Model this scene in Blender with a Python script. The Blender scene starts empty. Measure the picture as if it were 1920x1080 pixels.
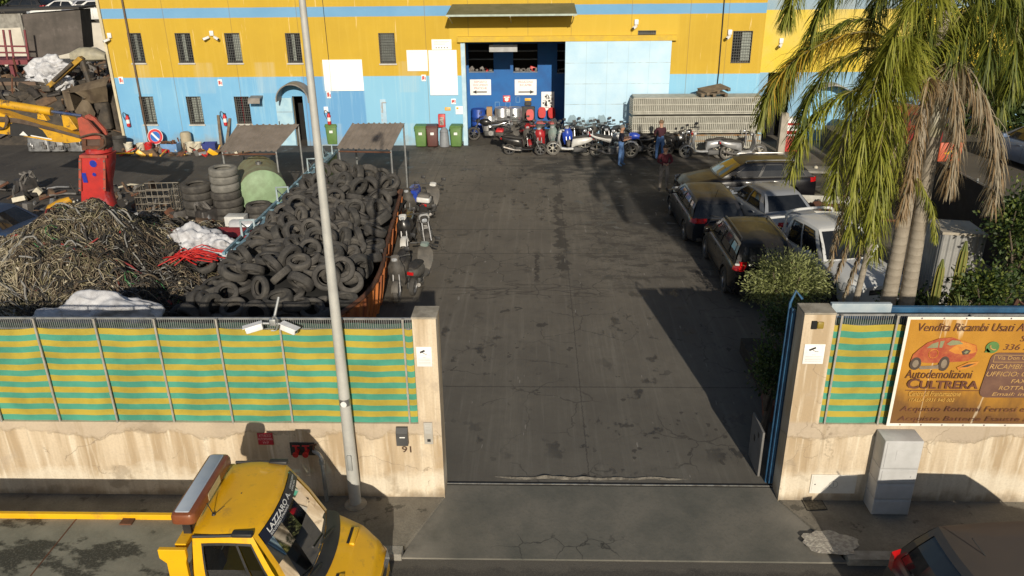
import bpy, bmesh, math, random
from mathutils import Vector, Matrix, noise
import numpy as np
R_=math.radians
rnd=random.Random(7)
sc=bpy.context.scene; COL=sc.collection
# ---------------------------------------------------------------- camera
F_PX=1500.0; CAM=Vector((0,-11.144,8.6))
def _basis(p,y,r):
    p,y,r=R_(p),R_(y),R_(r)
    fw=Vector((math.sin(y)*math.cos(p),math.cos(y)*math.cos(p),-math.sin(p)))
    rt=Vector((math.cos(y),-math.sin(y),0)); dn=fw.cross(rt)
    return (math.cos(r)*rt+math.sin(r)*dn, -math.sin(r)*rt+math.cos(r)*dn, fw)
RT,DN,FW=_basis(22.957,-1.822,0.653)
cd=bpy.data.cameras.new('camera'); cam=bpy.data.objects.new('camera',cd); COL.objects.link(cam)
cd.sensor_width=36; cd.lens=36*F_PX/1920; cd.clip_end=2000; cd.clip_start=.1
m=Matrix.Identity(4)
for i,c in enumerate((RT,-DN,-FW,CAM)):
    for j in range(3): m[j][i]=c[j]
cam.matrix_world=m; sc.camera=cam
# ---------------------------------------------------------------- sky and sun
w=bpy.data.worlds.new('World'); sc.world=w; w.use_nodes=True
nt=w.node_tree; bg=nt.nodes['Background']; sky=nt.nodes.new('ShaderNodeTexSky')
sky.sky_type='NISHITA'; sky.sun_disc=False; sky.sun_elevation=R_(21.5); sky.sun_rotation=R_(172)
nt.links.new(sky.outputs[0],bg.inputs[0]); bg.inputs[1].default_value=0.065
sl=bpy.data.lights.new('sun','SUN'); sl.energy=4.4; sl.angle=R_(.5); sl.color=(1,.90,.74)
so=bpy.data.objects.new('sun',sl); COL.objects.link(so)
so.rotation_euler=Vector((-.143,1,-.397)).to_track_quat('-Z','Y').to_euler(); so.location=(5,-30,20)
sc.view_settings.view_transform='Standard'; sc.view_settings.look='None'; sc.view_settings.exposure=0.0
# ---------------------------------------------------------------- helpers
def ray(x,y): return (x-960)/F_PX*RT+(y-540)/F_PX*DN+FW
def G(x,y,z=0.):            # point of the place on the horizontal plane z
    d=ray(x,y); return CAM+d*((z-CAM.z)/d.z)
def V(x,y,Y):               # point of the place on the vertical plane Y
    d=ray(x,y); return CAM+d*((Y-CAM.y)/d.y)
_mats={}
def M(name,c,c2=None,rough=.7,metal=0,scale=3.,lo=.4,hi=.62,bump=0,bscale=60,stretch=(1,1,1),coat=0,detail=8,c3=None,s3=12.):
    """procedural material: two colours mixed by object-space noise, optional third speckle colour and bump"""
    if name in _mats: return _mats[name]
    m=bpy.data.materials.new(name); m.use_nodes=True; n=m.node_tree.nodes; l=m.node_tree.links
    b=n['Principled BSDF']; b.inputs['Roughness'].default_value=rough; b.inputs['Metallic'].default_value=metal
    b.inputs['Coat Weight'].default_value=coat
    if c2 is None: c2=tuple(v*.78 for v in c)
    tc=n.new('ShaderNodeTexCoord'); mp=n.new('ShaderNodeMapping'); mp.inputs['Scale'].default_value=stretch
    l.new(tc.outputs['Object'],mp.inputs[0])
    nz=n.new('ShaderNodeTexNoise'); nz.inputs['Scale'].default_value=scale; nz.inputs['Detail'].default_value=detail; nz.inputs['Roughness'].default_value=.62
    l.new(mp.outputs[0],nz.inputs[0])
    rp=n.new('ShaderNodeValToRGB'); e=rp.color_ramp.elements; e[0].position=lo; e[1].position=hi
    e[0].color=(*c,1); e[1].color=(*c2,1); l.new(nz.outputs[0],rp.inputs[0]); out=rp.outputs[0]
    if c3:
        n3=n.new('ShaderNodeTexNoise'); n3.inputs['Scale'].default_value=s3; n3.inputs['Detail'].default_value=10; n3.inputs['Roughness'].default_value=.7
        l.new(mp.outputs[0],n3.inputs[0]); r3=n.new('ShaderNodeValToRGB'); r3.color_ramp.elements[0].position=.56; r3.color_ramp.elements[1].position=.66
        l.new(n3.outputs[0],r3.inputs[0]); mx=n.new('ShaderNodeMixRGB'); l.new(r3.outputs[0],mx.inputs[0]); l.new(out,mx.inputs[1]); mx.inputs[2].default_value=(*c3,1); out=mx.outputs[0]
    l.new(out,b.inputs['Base Color'])
    if bump:
        nb=n.new('ShaderNodeTexNoise'); nb.inputs['Scale'].default_value=bscale; nb.inputs['Detail'].default_value=6; l.new(mp.outputs[0],nb.inputs[0])
        bp=n.new('ShaderNodeBump'); bp.inputs['Strength'].default_value=bump; bp.inputs['Distance'].default_value=.02
        l.new(nb.outputs[0],bp.inputs['Height']); l.new(bp.outputs[0],b.inputs['Normal'])
    _mats[name]=m; return m
class NT:
    """small node-graph writer for the larger surfaces"""
    def __init__(s,name,rough=.8):
        s.m=bpy.data.materials.new(name); s.m.use_nodes=True; s.n=s.m.node_tree.nodes; s.l=s.m.node_tree.links
        s.b=s.n['Principled BSDF']; s.b.inputs['Roughness'].default_value=rough
        tc=s.n.new('ShaderNodeTexCoord'); s.co=tc.outputs['Object']; sp=s.n.new('ShaderNodeSeparateXYZ'); s.l.new(s.co,sp.inputs[0]); s.x,s.y,s.z=sp.outputs
    def put(s,i,v):
        if hasattr(v,'is_linked'): s.l.new(v,i)
        else: i.default_value=v
    def math(s,op,a,b=0.,c=None):
        q=s.n.new('ShaderNodeMath'); q.operation=op; s.put(q.inputs[0],a); s.put(q.inputs[1],b)
        if c is not None: s.put(q.inputs[2],c)
        return q.outputs[0]
    def noise(s,scale,st=(1,1,1),detail=8,rough=.6,off=(0,0,0)):
        mp=s.n.new('ShaderNodeMapping'); mp.inputs['Scale'].default_value=st; mp.inputs['Location'].default_value=off; s.l.new(s.co,mp.inputs[0])
        q=s.n.new('ShaderNodeTexNoise'); q.inputs['Scale'].default_value=scale; q.inputs['Detail'].default_value=detail; q.inputs['Roughness'].default_value=rough
        s.l.new(mp.outputs[0],q.inputs[0]); return q.outputs[0]
    def voro(s,scale,st=(1,1,1),warp=.0):
        mp=s.n.new('ShaderNodeMapping'); mp.inputs['Scale'].default_value=st; s.l.new(s.co,mp.inputs[0]); v=mp.outputs[0]
        if warp:
            q=s.n.new('ShaderNodeTexNoise'); q.inputs['Scale'].default_value=2.2; q.inputs['Detail'].default_value=6; s.l.new(v,q.inputs[0])
            a=s.n.new('ShaderNodeVectorMath'); a.operation='MULTIPLY_ADD'; s.l.new(q.outputs[1],a.inputs[0]); a.inputs[1].default_value=(warp,)*3; s.l.new(v,a.inputs[2]); v=a.outputs[0]
        q=s.n.new('ShaderNodeTexVoronoi'); q.feature='DISTANCE_TO_EDGE'; q.inputs['Scale'].default_value=scale; s.l.new(v,q.inputs[0]); return q.outputs[0]
    def ramp(s,v,a,b,lo=0.,hi=1.):
        q=s.n.new('ShaderNodeMapRange'); q.inputs[1].default_value=a; q.inputs[2].default_value=b; q.inputs[3].default_value=lo; q.inputs[4].default_value=hi; s.put(q.inputs[0],v); return q.outputs[0]
    def band(s,v,a,b,soft=.01):     # 1 between a and b
        return s.math('MULTIPLY',s.ramp(v,a-soft,a+soft),s.ramp(v,b-soft,b+soft,1.,0.))
    def mix(s,f,a,b,mode='MIX'):
        q=s.n.new('ShaderNodeMixRGB'); q.blend_type=mode; s.put(q.inputs[0],f)
        for i,v in ((1,a),(2,b)):
            if isinstance(v,tuple): q.inputs[i].default_value=(*v[:3],1)
            else: s.l.new(v,q.inputs[i])
        return q.outputs[0]
    def done(s,col,bump=None,strength=.3,dist=.02,rough=None):
        s.l.new(col,s.b.inputs['Base Color'])
        if rough is not None: s.put(s.b.inputs['Roughness'],rough)
        if bump is not None:
            bp=s.n.new('ShaderNodeBump'); bp.inputs['Strength'].default_value=strength; bp.inputs['Distance'].default_value=dist; s.l.new(bump,bp.inputs['Height']); s.l.new(bp.outputs[0],s.b.inputs['Normal'])
        return s.m
def bez(ps,n):
    """smooth polyline through control points"""
    ps=[Vector(p) for p in ps]; q=[2*ps[0]-ps[1]]+ps+[2*ps[-1]-ps[-2]]; out=[]
    k=len(ps)-1
    for j in range(n+1):
        t=j/n*k; i=min(int(t),k-1); u=t-i; a,b,c,d=q[i:i+4]
        out.append(.5*((2*b)+(c-a)*u+(2*a-5*b+4*c-d)*u*u+(3*b-a-3*c+d)*u**3))
    return out
class MB:
    """mesh collector: several shapes become ONE mesh object"""
    def __init__(s,*mats): s.v=[];s.f=[];s.mi=[];s.sm=[];s.mats=list(mats);s.T=Matrix.Identity(4)
    def add(s,vs,fs,m=0,smooth=False):
        o=len(s.v); T=s.T
        s.v.extend([(T@Vector(p))[:] for p in vs])
        for f in fs: s.f.append([o+i for i in f]); s.mi.append(m); s.sm.append(smooth)
        return s
    def box(s,x0,x1,y0,y1,z0,z1,m=0):
        if x0>x1:x0,x1=x1,x0
        if y0>y1:y0,y1=y1,y0
        if z0>z1:z0,z1=z1,z0
        return s.add([(x0,y0,z0),(x1,y0,z0),(x1,y1,z0),(x0,y1,z0),(x0,y0,z1),(x1,y0,z1),(x1,y1,z1),(x0,y1,z1)],
          [(0,3,2,1),(4,5,6,7),(0,1,5,4),(1,2,6,5),(2,3,7,6),(3,0,4,7)],m)
    def rbox(s,x0,x1,y0,y1,z0,z1,r=.02,m=0,taper=1.,seg=3):
        """box with rounded vertical edges and a small chamfer; taper scales the top"""
        def ring(z,k,ins):
            cx,cy=(x0+x1)/2,(y0+y1)/2; pts=[]
            for (sx,sy,a0) in ((1,1,0),(-1,1,90),(-1,-1,180),(1,-1,270)):
                ccx=sx*((x1-x0)/2-r); ccy=sy*((y1-y0)/2-r)
                for j in range(seg+1):
                    a=R_(a0+90*j/seg); pts.append((cx+k*(ccx+(r-ins)*math.cos(a)),cy+k*(ccy+(r-ins)*math.sin(a)),z))
            return pts
        c=min(r*.7,(z1-z0)*.3); kk=lambda z:1+(taper-1)*(z-z0)/(z1-z0)
        rings=[ring(z0,1,c*.6),ring(z0+c*.6,kk(z0+c*.6),0),ring(z1-c,kk(z1-c),0),ring(z1-c*.3,taper,c*.35),ring(z1,taper,c)]
        return s.loft(rings,m,True,True,True)
    def loft(s,rings,m=0,smooth=True,closed=True,caps=True):
        n=len(rings[0]); vs=[p for r in rings for p in r]; fs=[]
        for i in range(len(rings)-1):
            for j in range(n if closed else n-1):
                a=i*n+j; b=i*n+(j+1)%n; fs.append((a,b,b+n,a+n))
        if caps and closed: fs.append(tuple(range(n))[::-1]); fs.append(tuple(range((len(rings)-1)*n,len(rings)*n)))
        return s.add(vs,fs,m,smooth)
    def tube(s,pts,r=.02,n=6,m=0,cap=True):
        pts=[Vector(p) for p in pts]; k=len(pts); rs=r if isinstance(r,(list,tuple)) else [r]*k
        rings=[]; up=None
        for i,p in enumerate(pts):
            t=(pts[min(i+1,k-1)]-pts[max(i-1,0)])
            if t.length<1e-9: t=Vector((0,0,1))
            t.normalize()
            if up is None:
                up=Vector((0,0,1)) if abs(t.z)<.9 else Vector((1,0,0))
            a=t.cross(up)
            if a.length<1e-6: a=t.orthogonal()
            a.normalize(); b=a.cross(t); up=b
            rings.append([p+rs[i]*(math.cos(2*math.pi*j/n)*a+math.sin(2*math.pi*j/n)*b) for j in range(n)])
        return s.loft(rings,m,n>4,True,cap)
    def lathe(s,prof,n=20,m=0,axis='z',c=(0,0,0),smooth=True,caps=True):
        """profile [(r,h)...] turned about axis"""
        c=Vector(c); rings=[]
        for r,h in prof:
            rg=[]
            for j in range(n):
                a=2*math.pi*j/n; u,v=r*math.cos(a),r*math.sin(a)
                rg.append(c+Vector({'z':(u,v,h),'y':(u,h,-v),'x':(h,u,v)}[axis]))
            rings.append(rg)
        return s.loft(rings,m,smooth,True,caps)
    def torus(s,R,r,n=24,k=10,m=0,axis='z',c=(0,0,0),flat=1.):
        prof=[(R+r*math.cos(2*math.pi*j/k),flat*r*math.sin(2*math.pi*j/k)) for j in range(k+1)]
        return s.lathe(prof,n,m,axis,c,True,False)
    def prism(s,poly,a,b,axis='y',m=0):
        """polygon extruded between a and b along axis (poly in the two other coords in order)"""
        f={'y':lambda p,t:(p[0],t,p[1]),'x':lambda p,t:(t,p[0],p[1]),'z':lambda p,t:(p[0],p[1],t)}[axis]
        n=len(poly); vs=[f(p,a) for p in poly]+[f(p,b) for p in poly]
        fs=[tuple(range(n))[::-1],tuple(range(n,2*n))]+[(i,(i+1)%n,n+(i+1)%n,n+i) for i in range(n)]
        return s.add(vs,fs,m)
    def grid(s,P,m=0,smooth=True,fm=None):
        """P[i][j] points"""
        a,b=len(P),len(P[0]); o=len(s.v)
        for r in P:
            for p in r: s.v.append((s.T@Vector(p))[:])
        for i in range(a-1):
            for j in range(b-1):
                s.f.append([o+i*b+j,o+i*b+j+1,o+(i+1)*b+j+1,o+(i+1)*b+j]); s.mi.append(fm(i,j) if fm else m); s.sm.append(smooth)
        return s
    def text(s,t,x,z,wd,h,y,m=0,shear=0.,bold=0.,center=False,sp=1.):
        """flat lettering on a wall facing -Y: fitted to width wd and height h, left-bottom at x,z"""
        cu=bpy.data.curves.new('t','FONT'); cu.body=t; cu.size=1; cu.shear=shear; cu.offset=bold; cu.resolution_u=3; cu.space_character=sp
        o=bpy.data.objects.new('t',cu); COL.objects.link(o); dg=bpy.context.evaluated_depsgraph_get(); me=bpy.data.meshes.new_from_object(o.evaluated_get(dg))
        bpy.data.objects.remove(o); bpy.data.curves.remove(cu)
        if not me.vertices: return s
        xs=[v.co.x for v in me.vertices]; ys=[v.co.y for v in me.vertices]; x0,x1,y0,y1=min(xs),max(xs),min(ys),max(ys)
        kx=wd/(x1-x0); kz=h/(y1-y0)
        vs=[(x+(v.co.x-x0)*kx-(wd/2 if center else 0),y,z+(v.co.y-y0)*kz) for v in me.vertices]
        s.add(vs,[tuple(p.vertices) for p in me.polygons],m); bpy.data.meshes.remove(me); return s
    def obj(s,name,parent=None,loc=None,bevel=0,rot=None,sharp=38):
        me=bpy.data.meshes.new(name); me.from_pydata(s.v,[],s.f); 
        for mt in s.mats: me.materials.append(mt)
        me.polygons.foreach_set('material_index',s.mi); me.polygons.foreach_set('use_smooth',s.sm); me.update()
        if any(s.sm): me.set_sharp_from_angle(angle=R_(sharp))
        o=bpy.data.objects.new(name,me); COL.objects.link(o)
        if parent: o.parent=parent
        if loc: o.location=loc
        if rot: o.rotation_euler=rot
        if bevel:
            b=o.modifiers.new('bevel','BEVEL'); b.width=bevel; b.segments=2; b.limit_method='ANGLE'; b.angle_limit=R_(40)
        return o
def tag(o,label,cat,group=None):
    o['label']=label; o['category']=cat
    if group: o['group']=group
    return o
def thing(name,label,cat,loc=(0,0,0),rz=0.,group=None,rot=None):
    o=bpy.data.objects.new(name,None); COL.objects.link(o); o.location=loc; o.rotation_euler=rot or (0,0,rz); o.empty_display_size=.2
    return tag(o,label,cat,group)
def struct(o,kind='structure'): o['kind']=kind; return o
def relabel(o,label): o['label']=label; return o
def copy_tree(o,loc=None,rz=None,label=None,parent=None,rot=None):
    c=o.copy(); COL.objects.link(c)
    if parent: c.parent=parent
    if loc is not None: c.location=loc
    if rz is not None: c.rotation_euler=(0,0,rz)
    if rot is not None: c.rotation_euler=rot
    if label: c['label']=label
    for ch in KIDS(o): copy_tree(ch,parent=c)
    return c
def KIDS(o): return [q for q in COL.objects if q.parent==o]
def plain(name,label,cat,mb,loc=None,group=None,bevel=0,rot=None):
    return tag(mb.obj(name,None,loc,bevel,rot),label,cat,group)
# ---------------------------------------------------------------- shared materials
galv=M('galvanised steel',(.42,.43,.43),(.30,.31,.31),.45,.6,9); steel=M('bare steel',(.5,.5,.5),(.35,.35,.36),.35,.85,12)
black=M('black plastic',(.018,.018,.02),(.03,.03,.03),.5); rubber=M('worn rubber',(.046,.043,.04),(.09,.083,.074),.8,0,5,.45,.7,.3,40)
rubber2=M('dusty rubber',(.085,.08,.073),(.15,.14,.125),.9,0,6,.4,.7,.3,40); chrome=M('chrome',(.7,.7,.7),(.6,.6,.6),.15,1)
white=M('white paint',(.8,.8,.79),(.72,.72,.70),.5); paper=M('white board',(.86,.86,.86),(.82,.82,.82),.6); red=M('red paint',(.55,.02,.02),(.42,.02,.02),.45)
rust=M('rusted steel',(.14,.055,.028),(.07,.035,.022),.85,0,4,.4,.65,.3); dark=M('dark void',(.012,.012,.012),(.008,.008,.008),.9)
darkglass=M('dark glass',(.012,.014,.017),(.02,.022,.025),.08,0,2,coat=.3); blackink=M('black ink',(.02,.02,.02),(.035,.035,.03),.7); redink=M('faded red ink',(.50,.06,.06),(.62,.16,.14),.7)
redlens=M('red lens',(.5,.01,.012),(.35,.01,.01),.15,coat=.6); clearlens=M('clear lens',(.6,.63,.65),(.35,.37,.4),.12,.3,20,coat=.6); amber=M('amber lens',(.7,.2,.01),None,.2)
blueps=M('blue plastic',(.02,.08,.42),(.02,.06,.3),.45); yellowp=M('yellow paint',(.78,.43,.015),(.70,.37,.012),.4)
skin=M('skin',(.42,.24,.16),(.36,.19,.12),.6); seatm=M('black vinyl',(.03,.028,.027),(.055,.05,.045),.7,0,6); dusty=M('dusty grey plastic',(.10,.095,.088),(.17,.16,.145),.8,0,5)
# ================================================================ SETTING
t=NT('yard concrete',.85)
n1=t.noise(.35,detail=6); n2=t.noise(3.2,(1,1,1),10,.7); n3=t.noise(26.,detail=4)
streak=t.noise(2.2,(3.2,.12,1),8,.65); fine=t.noise(9,(4.5,.10,1),6,.7)
c=t.mix(t.ramp(n1,.35,.65),(.172,.153,.124),(.118,.105,.087)); c=t.mix(t.ramp(n2,.42,.7,0,.55),c,(.115,.10,.083))
c=t.mix(t.ramp(streak,.52,.72,0,.5),c,(.23,.21,.175)); c=t.mix(t.ramp(fine,.55,.7,0,.35),c,(.09,.08,.07))
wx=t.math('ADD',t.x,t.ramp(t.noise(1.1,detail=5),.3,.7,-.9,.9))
# ground colour darker towards the scrap corner on the left, then oil stains
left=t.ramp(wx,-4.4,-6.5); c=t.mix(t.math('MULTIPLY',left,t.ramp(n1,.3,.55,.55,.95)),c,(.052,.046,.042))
sp=t.noise(1.6,(1,.75,1),9,.66,(7,3,0)); oil=t.math('MULTIPLY',t.ramp(sp,.585,.615),t.ramp(t.noise(.22,detail=3,off=(3,8,0)),.43,.53)); c=t.mix(t.math('MULTIPLY',oil,.85),c,(.045,.04,.036))
sp2=t.noise(4.3,(1,.6,1),5,.55,(1,13,4)); c=t.mix(t.math('MULTIPLY',t.math('MULTIPLY',t.ramp(sp2,.66,.675),t.ramp(t.y,13.,19.)),.7),c,(.03,.027,.025))
# central leak line, wet patch at the crossing, and the right-hand wet area
cen=t.math('MULTIPLY',t.band(t.math('ADD',t.x,t.ramp(t.noise(1.7,detail=6),.2,.8,-.35,.35)),.66,.98,.03),t.band(t.y,10.,21.5,.5)); c=t.mix(t.math('MULTIPLY',cen,t.ramp(t.noise(.8,detail=4,off=(5,5,0)),.42,.47,0,.88)),c,(.05,.044,.038))
s2=t.math('MULTIPLY',t.band(t.math('ADD',t.x,t.ramp(t.noise(6,detail=4),.2,.8,-.12,.12)),-.02,.09,.02),t.band(t.y,9.6,11.9,.2)); c=t.mix(t.math('MULTIPLY',s2,.8),c,(.035,.03,.027))
wet=t.math('MULTIPLY',t.ramp(t.math('ADD',wx,t.math('MULTIPLY',t.y,-.06)),.9,2.0),t.band(t.math('ADD',t.y,t.ramp(n1,.3,.7,-1.5,1.5)),13.5,23.,.9)); c=t.mix(t.math('MULTIPLY',wet,t.ramp(t.noise(.5,detail=6,off=(2,2,2)),.38,.52,.25,.95)),c,(.036,.035,.035))
pale=t.math('MULTIPLY',wet,t.ramp(t.noise(2.6,(.6,1.3,1),5,.5,(9,1,0)),.63,.66)); c=t.mix(t.math('MULTIPLY',pale,.7),c,(.24,.24,.23))
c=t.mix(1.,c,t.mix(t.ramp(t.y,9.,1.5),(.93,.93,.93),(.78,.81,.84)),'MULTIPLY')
# cast joints and cracks
jn=t.ramp(t.noise(14,detail=5),.3,.7,-.015,.015)
for xs in (.95,-4.1): c=t.mix(t.math('MULTIPLY',t.band(t.math('ADD',t.x,jn),xs-.010,xs+.010,.006),t.ramp(n2,.3,.6,.25,.8)),c,(.03,.027,.025))
for ys in (3.75,9.15,11.87,14.15,18.6,22.7): c=t.mix(t.math('MULTIPLY',t.band(t.math('ADD',t.y,jn),ys-.022,ys+.022,.01),.62),c,(.04,.036,.032))
cr=t.voro(.8,(1,1,1),.5); crm=t.ramp(t.noise(.3,detail=3,off=(11,4,0)),.47,.56); c=t.mix(t.math('MULTIPLY',t.math('MULTIPLY',t.ramp(cr,.0,.016,1,0),crm),.8),c,(.04,.036,.032))
crk=t.math('MULTIPLY',t.math('MULTIPLY',t.band(t.math('ADD',t.y,t.ramp(t.noise(1.2,detail=3),.3,.7,-.35,.35)),8.55,9.45,.08),t.band(t.x,-2.2,1.9,.3)),t.ramp(t.voro(2.1,(.45,1.5,1),.5),0,.075,1,0)); c=t.mix(t.math('MULTIPLY',crk,.85),c,(.045,.038,.033))
trk_=t.noise(1.,(1.4,.07,1),7,.66,(3,6,1)); c=t.mix(t.math('MULTIPLY',t.ramp(trk_,.56,.7),.2),c,(.235,.215,.18)); c=t.mix(t.math('MULTIPLY',t.ramp(trk_,.46,.34),.25),c,(.085,.076,.065))
dsh=t.noise(3.0,(1.,.8,1),3,.5,(21,2,4)); c=t.mix(t.math('MULTIPLY',t.math('MULTIPLY',t.ramp(dsh,.655,.67),t.ramp(t.noise(.35,detail=2,off=(2,9,0)),.42,.52)),.75),c,(.04,.036,.032))
nearw=t.math('MULTIPLY',t.band(t.math('ADD',t.y,t.ramp(n2,.3,.7,-.8,.8)),20.6,24.4,.6),t.band(t.x,-.6,9.,1.)); c=t.mix(t.math('MULTIPLY',nearw,t.ramp(t.noise(1.1,(.7,1.6,1),7,.6,(4,4,9)),.44,.53,0,.8)),c,(.036,.033,.03))
blo=t.math('MULTIPLY',t.band(t.math('ADD',t.x,t.ramp(n1,.3,.7,-1,1)),1.2,6.,.8),t.band(t.y,9.4,17.,.8)); c=t.mix(t.math('MULTIPLY',blo,t.ramp(t.noise(1.5,(.7,1.3,1),8,.66,(14,4,2)),.53,.56,0,.75)),c,(.048,.042,.036)); rg_=t.noise(1.5,(.7,1.3,1),8,.66,(14,4,2)); c=t.mix(t.math('MULTIPLY',blo,t.math('MULTIPLY',t.band(rg_,.49,.505,.006),.6)),c,(.03,.027,.024))
scr=t.noise(5,(1.5,.22,1),3,.5,(4,4,1)); c=t.mix(t.math('MULTIPLY',t.ramp(scr,.70,.715),.45),c,(.32,.30,.27))
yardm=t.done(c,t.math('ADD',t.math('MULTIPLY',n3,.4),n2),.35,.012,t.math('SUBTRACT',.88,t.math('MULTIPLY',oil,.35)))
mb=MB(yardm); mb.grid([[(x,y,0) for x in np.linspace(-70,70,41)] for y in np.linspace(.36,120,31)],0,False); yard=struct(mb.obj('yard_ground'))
# terrain sheet to the horizon
mb=MB(M('dry earth',(.12,.10,.07),(.075,.07,.045),.95,0,.4)); mb.grid([[(x,y,-.16) for x in np.linspace(-900,900,13)] for y in np.linspace(-500,900,13)],0,False); struct(mb.obj('ground'))
# driveway threshold, pavement, kerb and road
t=NT('apron concrete',.85); n1=t.noise(.9,detail=8,rough=.68); n2=t.noise(18,detail=6)
c=t.mix(t.ramp(n1,.36,.62),(.085,.086,.075),(.14,.132,.112)); c=t.mix(t.ramp(n2,.5,.8,0,.5),c,(.07,.068,.06)); edge=t.math('MAXIMUM',t.ramp(t.x,-1.2,-2.0),t.ramp(t.x,3.7,4.7)); c=t.mix(t.math('MULTIPLY',edge,t.ramp(t.noise(1.5,detail=7),.35,.6,.1,.8)),c,(.27,.25,.215))
ck=t.math('MULTIPLY',t.math('MULTIPLY',t.band(t.x,-.5,1.4,.3),t.band(t.y,-1.34,-.85,.1)),t.ramp(t.voro(1.6,(1,1,1),.4),0,.02,1,0)); c=t.mix(ck,c,(.03,.03,.027))
apm=t.done(c,n2,.4,.01)
mb=MB(apm); mb.add([(-1.56,.36,.004),(4.11,.36,.004),(4.78,-1.36,-.108),(-2.08,-1.36,-.108),(-2.08,-1.365,-.16),(4.78,-1.365,-.16)],[(3,2,1,0),(4,5,2,3)],0); struct(mb.obj('driveway'))
t=NT('pavement',.9); n1=t.noise(1.3,detail=9,rough=.68); n2=t.noise(30,detail=5); c=t.mix(t.ramp(n1,.38,.62),(.24,.22,.18),(.15,.135,.11)); c=t.mix(t.ramp(n2,.45,.75,0,.6),c,(.12,.11,.09)); c=t.mix(t.ramp(t.noise(3.3,detail=8,off=(5,1,2)),.6,.64,0,.75),c,(.06,.055,.045))
pvm=t.done(c,n2,.6,.015)
mb=MB(pvm); mb.add([(-60,0,.0),(-1.55,0,0),(-2.05,-1.2,-.02),(-60,-1.2,-.02)],[(3,2,1,0)]); mb.add([(4.1,0,0),(60,0,0),(60,-1.2,-.02),(4.75,-1.2,-.02)],[(3,2,1,0)]); mb.add([(-1.55,0,0),(-2.05,-1.2,-.02),(-2.05,-1.2,-.17),(-1.55,0,-.17)],[(0,1,2,3)]); mb.add([(4.1,0,0),(4.75,-1.2,-.02),(4.75,-1.2,-.17),(4.1,0,-.17)],[(3,2,1,0)]); struct(mb.obj('pavement'))
kbm=M('kerb stone',(.34,.325,.29),(.24,.225,.195),.85,0,6,bump=.4)
mb=MB(kbm)
for a,b in ((-40,-2.07),(4.77,40)):
    x=a
    while x<b-.01:
        x2=min(x+.98,b); mb.box(x+.006,x2-.006,-1.40,-1.205,-.2,-.012+rnd.uniform(-.004,.004)); x+=1.0
struct(mb.obj('kerb'))
t=NT('road asphalt',.9); n1=t.noise(1.1,detail=8); n2=t.noise(70,detail=4); c=t.mix(t.ramp(n1,.35,.65),(.075,.068,.058),(.05,.046,.042)); c=t.mix(t.ramp(n2,.5,.7,0,.75),c,(.15,.138,.115))
gut=t.math('MULTIPLY',t.ramp(t.math('ADD',t.y,t.ramp(t.noise(2.5,detail=6),.3,.7,-.12,.12)),-1.60,-1.5),.4); c=t.mix(gut,c,(.16,.145,.12)); rdm=t.done(c,n2,.7,.012)
mb=MB(rdm); mb.add([(-60,-1.36,-.135),(60,-1.36,-.135),(60,-60,-.135),(-60,-60,-.135)],[(3,2,1,0)]); struct(mb.obj('road'))
# white cement smear and gate track
mb=MB(M('cement smear',(.5,.47,.4),(.34,.31,.27),.9,0,14,.45,.55,.8,30)); P=[]
for k in range(26):
    a=k/26*6.283; r=.33+.12*noise.noise((math.cos(a)*2,math.sin(a)*2,3)); P.append((4.62+r*1.3*math.cos(a),-1.02+r*.85*math.sin(a),.006+.012*max(0,-math.sin(a))-.02))
mb.add([(4.62,-1.02,.012)]+P,[(0,i+1,(i+1)%26+1) for i in range(26)],0,True); struct(mb.obj('pavement_patch'))
mb=MB(M('rail steel',(.55,.54,.50),(.3,.28,.25),.4,.7,8),dark); mb.box(-1.55,4.1,.352,.372,-.02,.022); mb.box(-1.55,4.1,.374,.43,-.02,.007,1); mb.box(-1.55,4.1,.33,.35,-.02,.010,1); plain('gate_track','steel gate rail set across the driveway threshold between the pillars','rail',mb)
# ragged repair seam just behind the rail
mb=MB(M('broken mortar',(.22,.20,.165),(.09,.08,.065),.95,0,9,bump=.8,bscale=30)); P=[[],[],[]]
for i in range(90):
    x=-.75+3.5*i/89; q=.012+.03*abs(noise.noise((x*3,1,0))); yy=.56+.05*noise.noise((x*2.2,5,0)); e=min(1,i/12,(89-i)/12)
    P[0].append((x,yy-.035*e-q*.6,.003)); P[1].append((x,yy,.004+q*e*1.3)); P[2].append((x,yy+.04*e+q*.5,.003))
mb.grid(P); struct(mb.obj('mortar_seam'))
# pale hill behind
mb=MB(M('dry hillside',(.16,.14,.085),(.07,.075,.035),.95,0,.6)); 
mb.grid([[(x,y,-.3+max(0,(y-70))*.12+3*noise.noise((x*.03,y*.03,0))*min(1,max(0,(y-62)/20))) for x in np.linspace(-160,160,50)] for y in np.linspace(60,260,30)]); struct(mb.obj('hill'))
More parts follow.
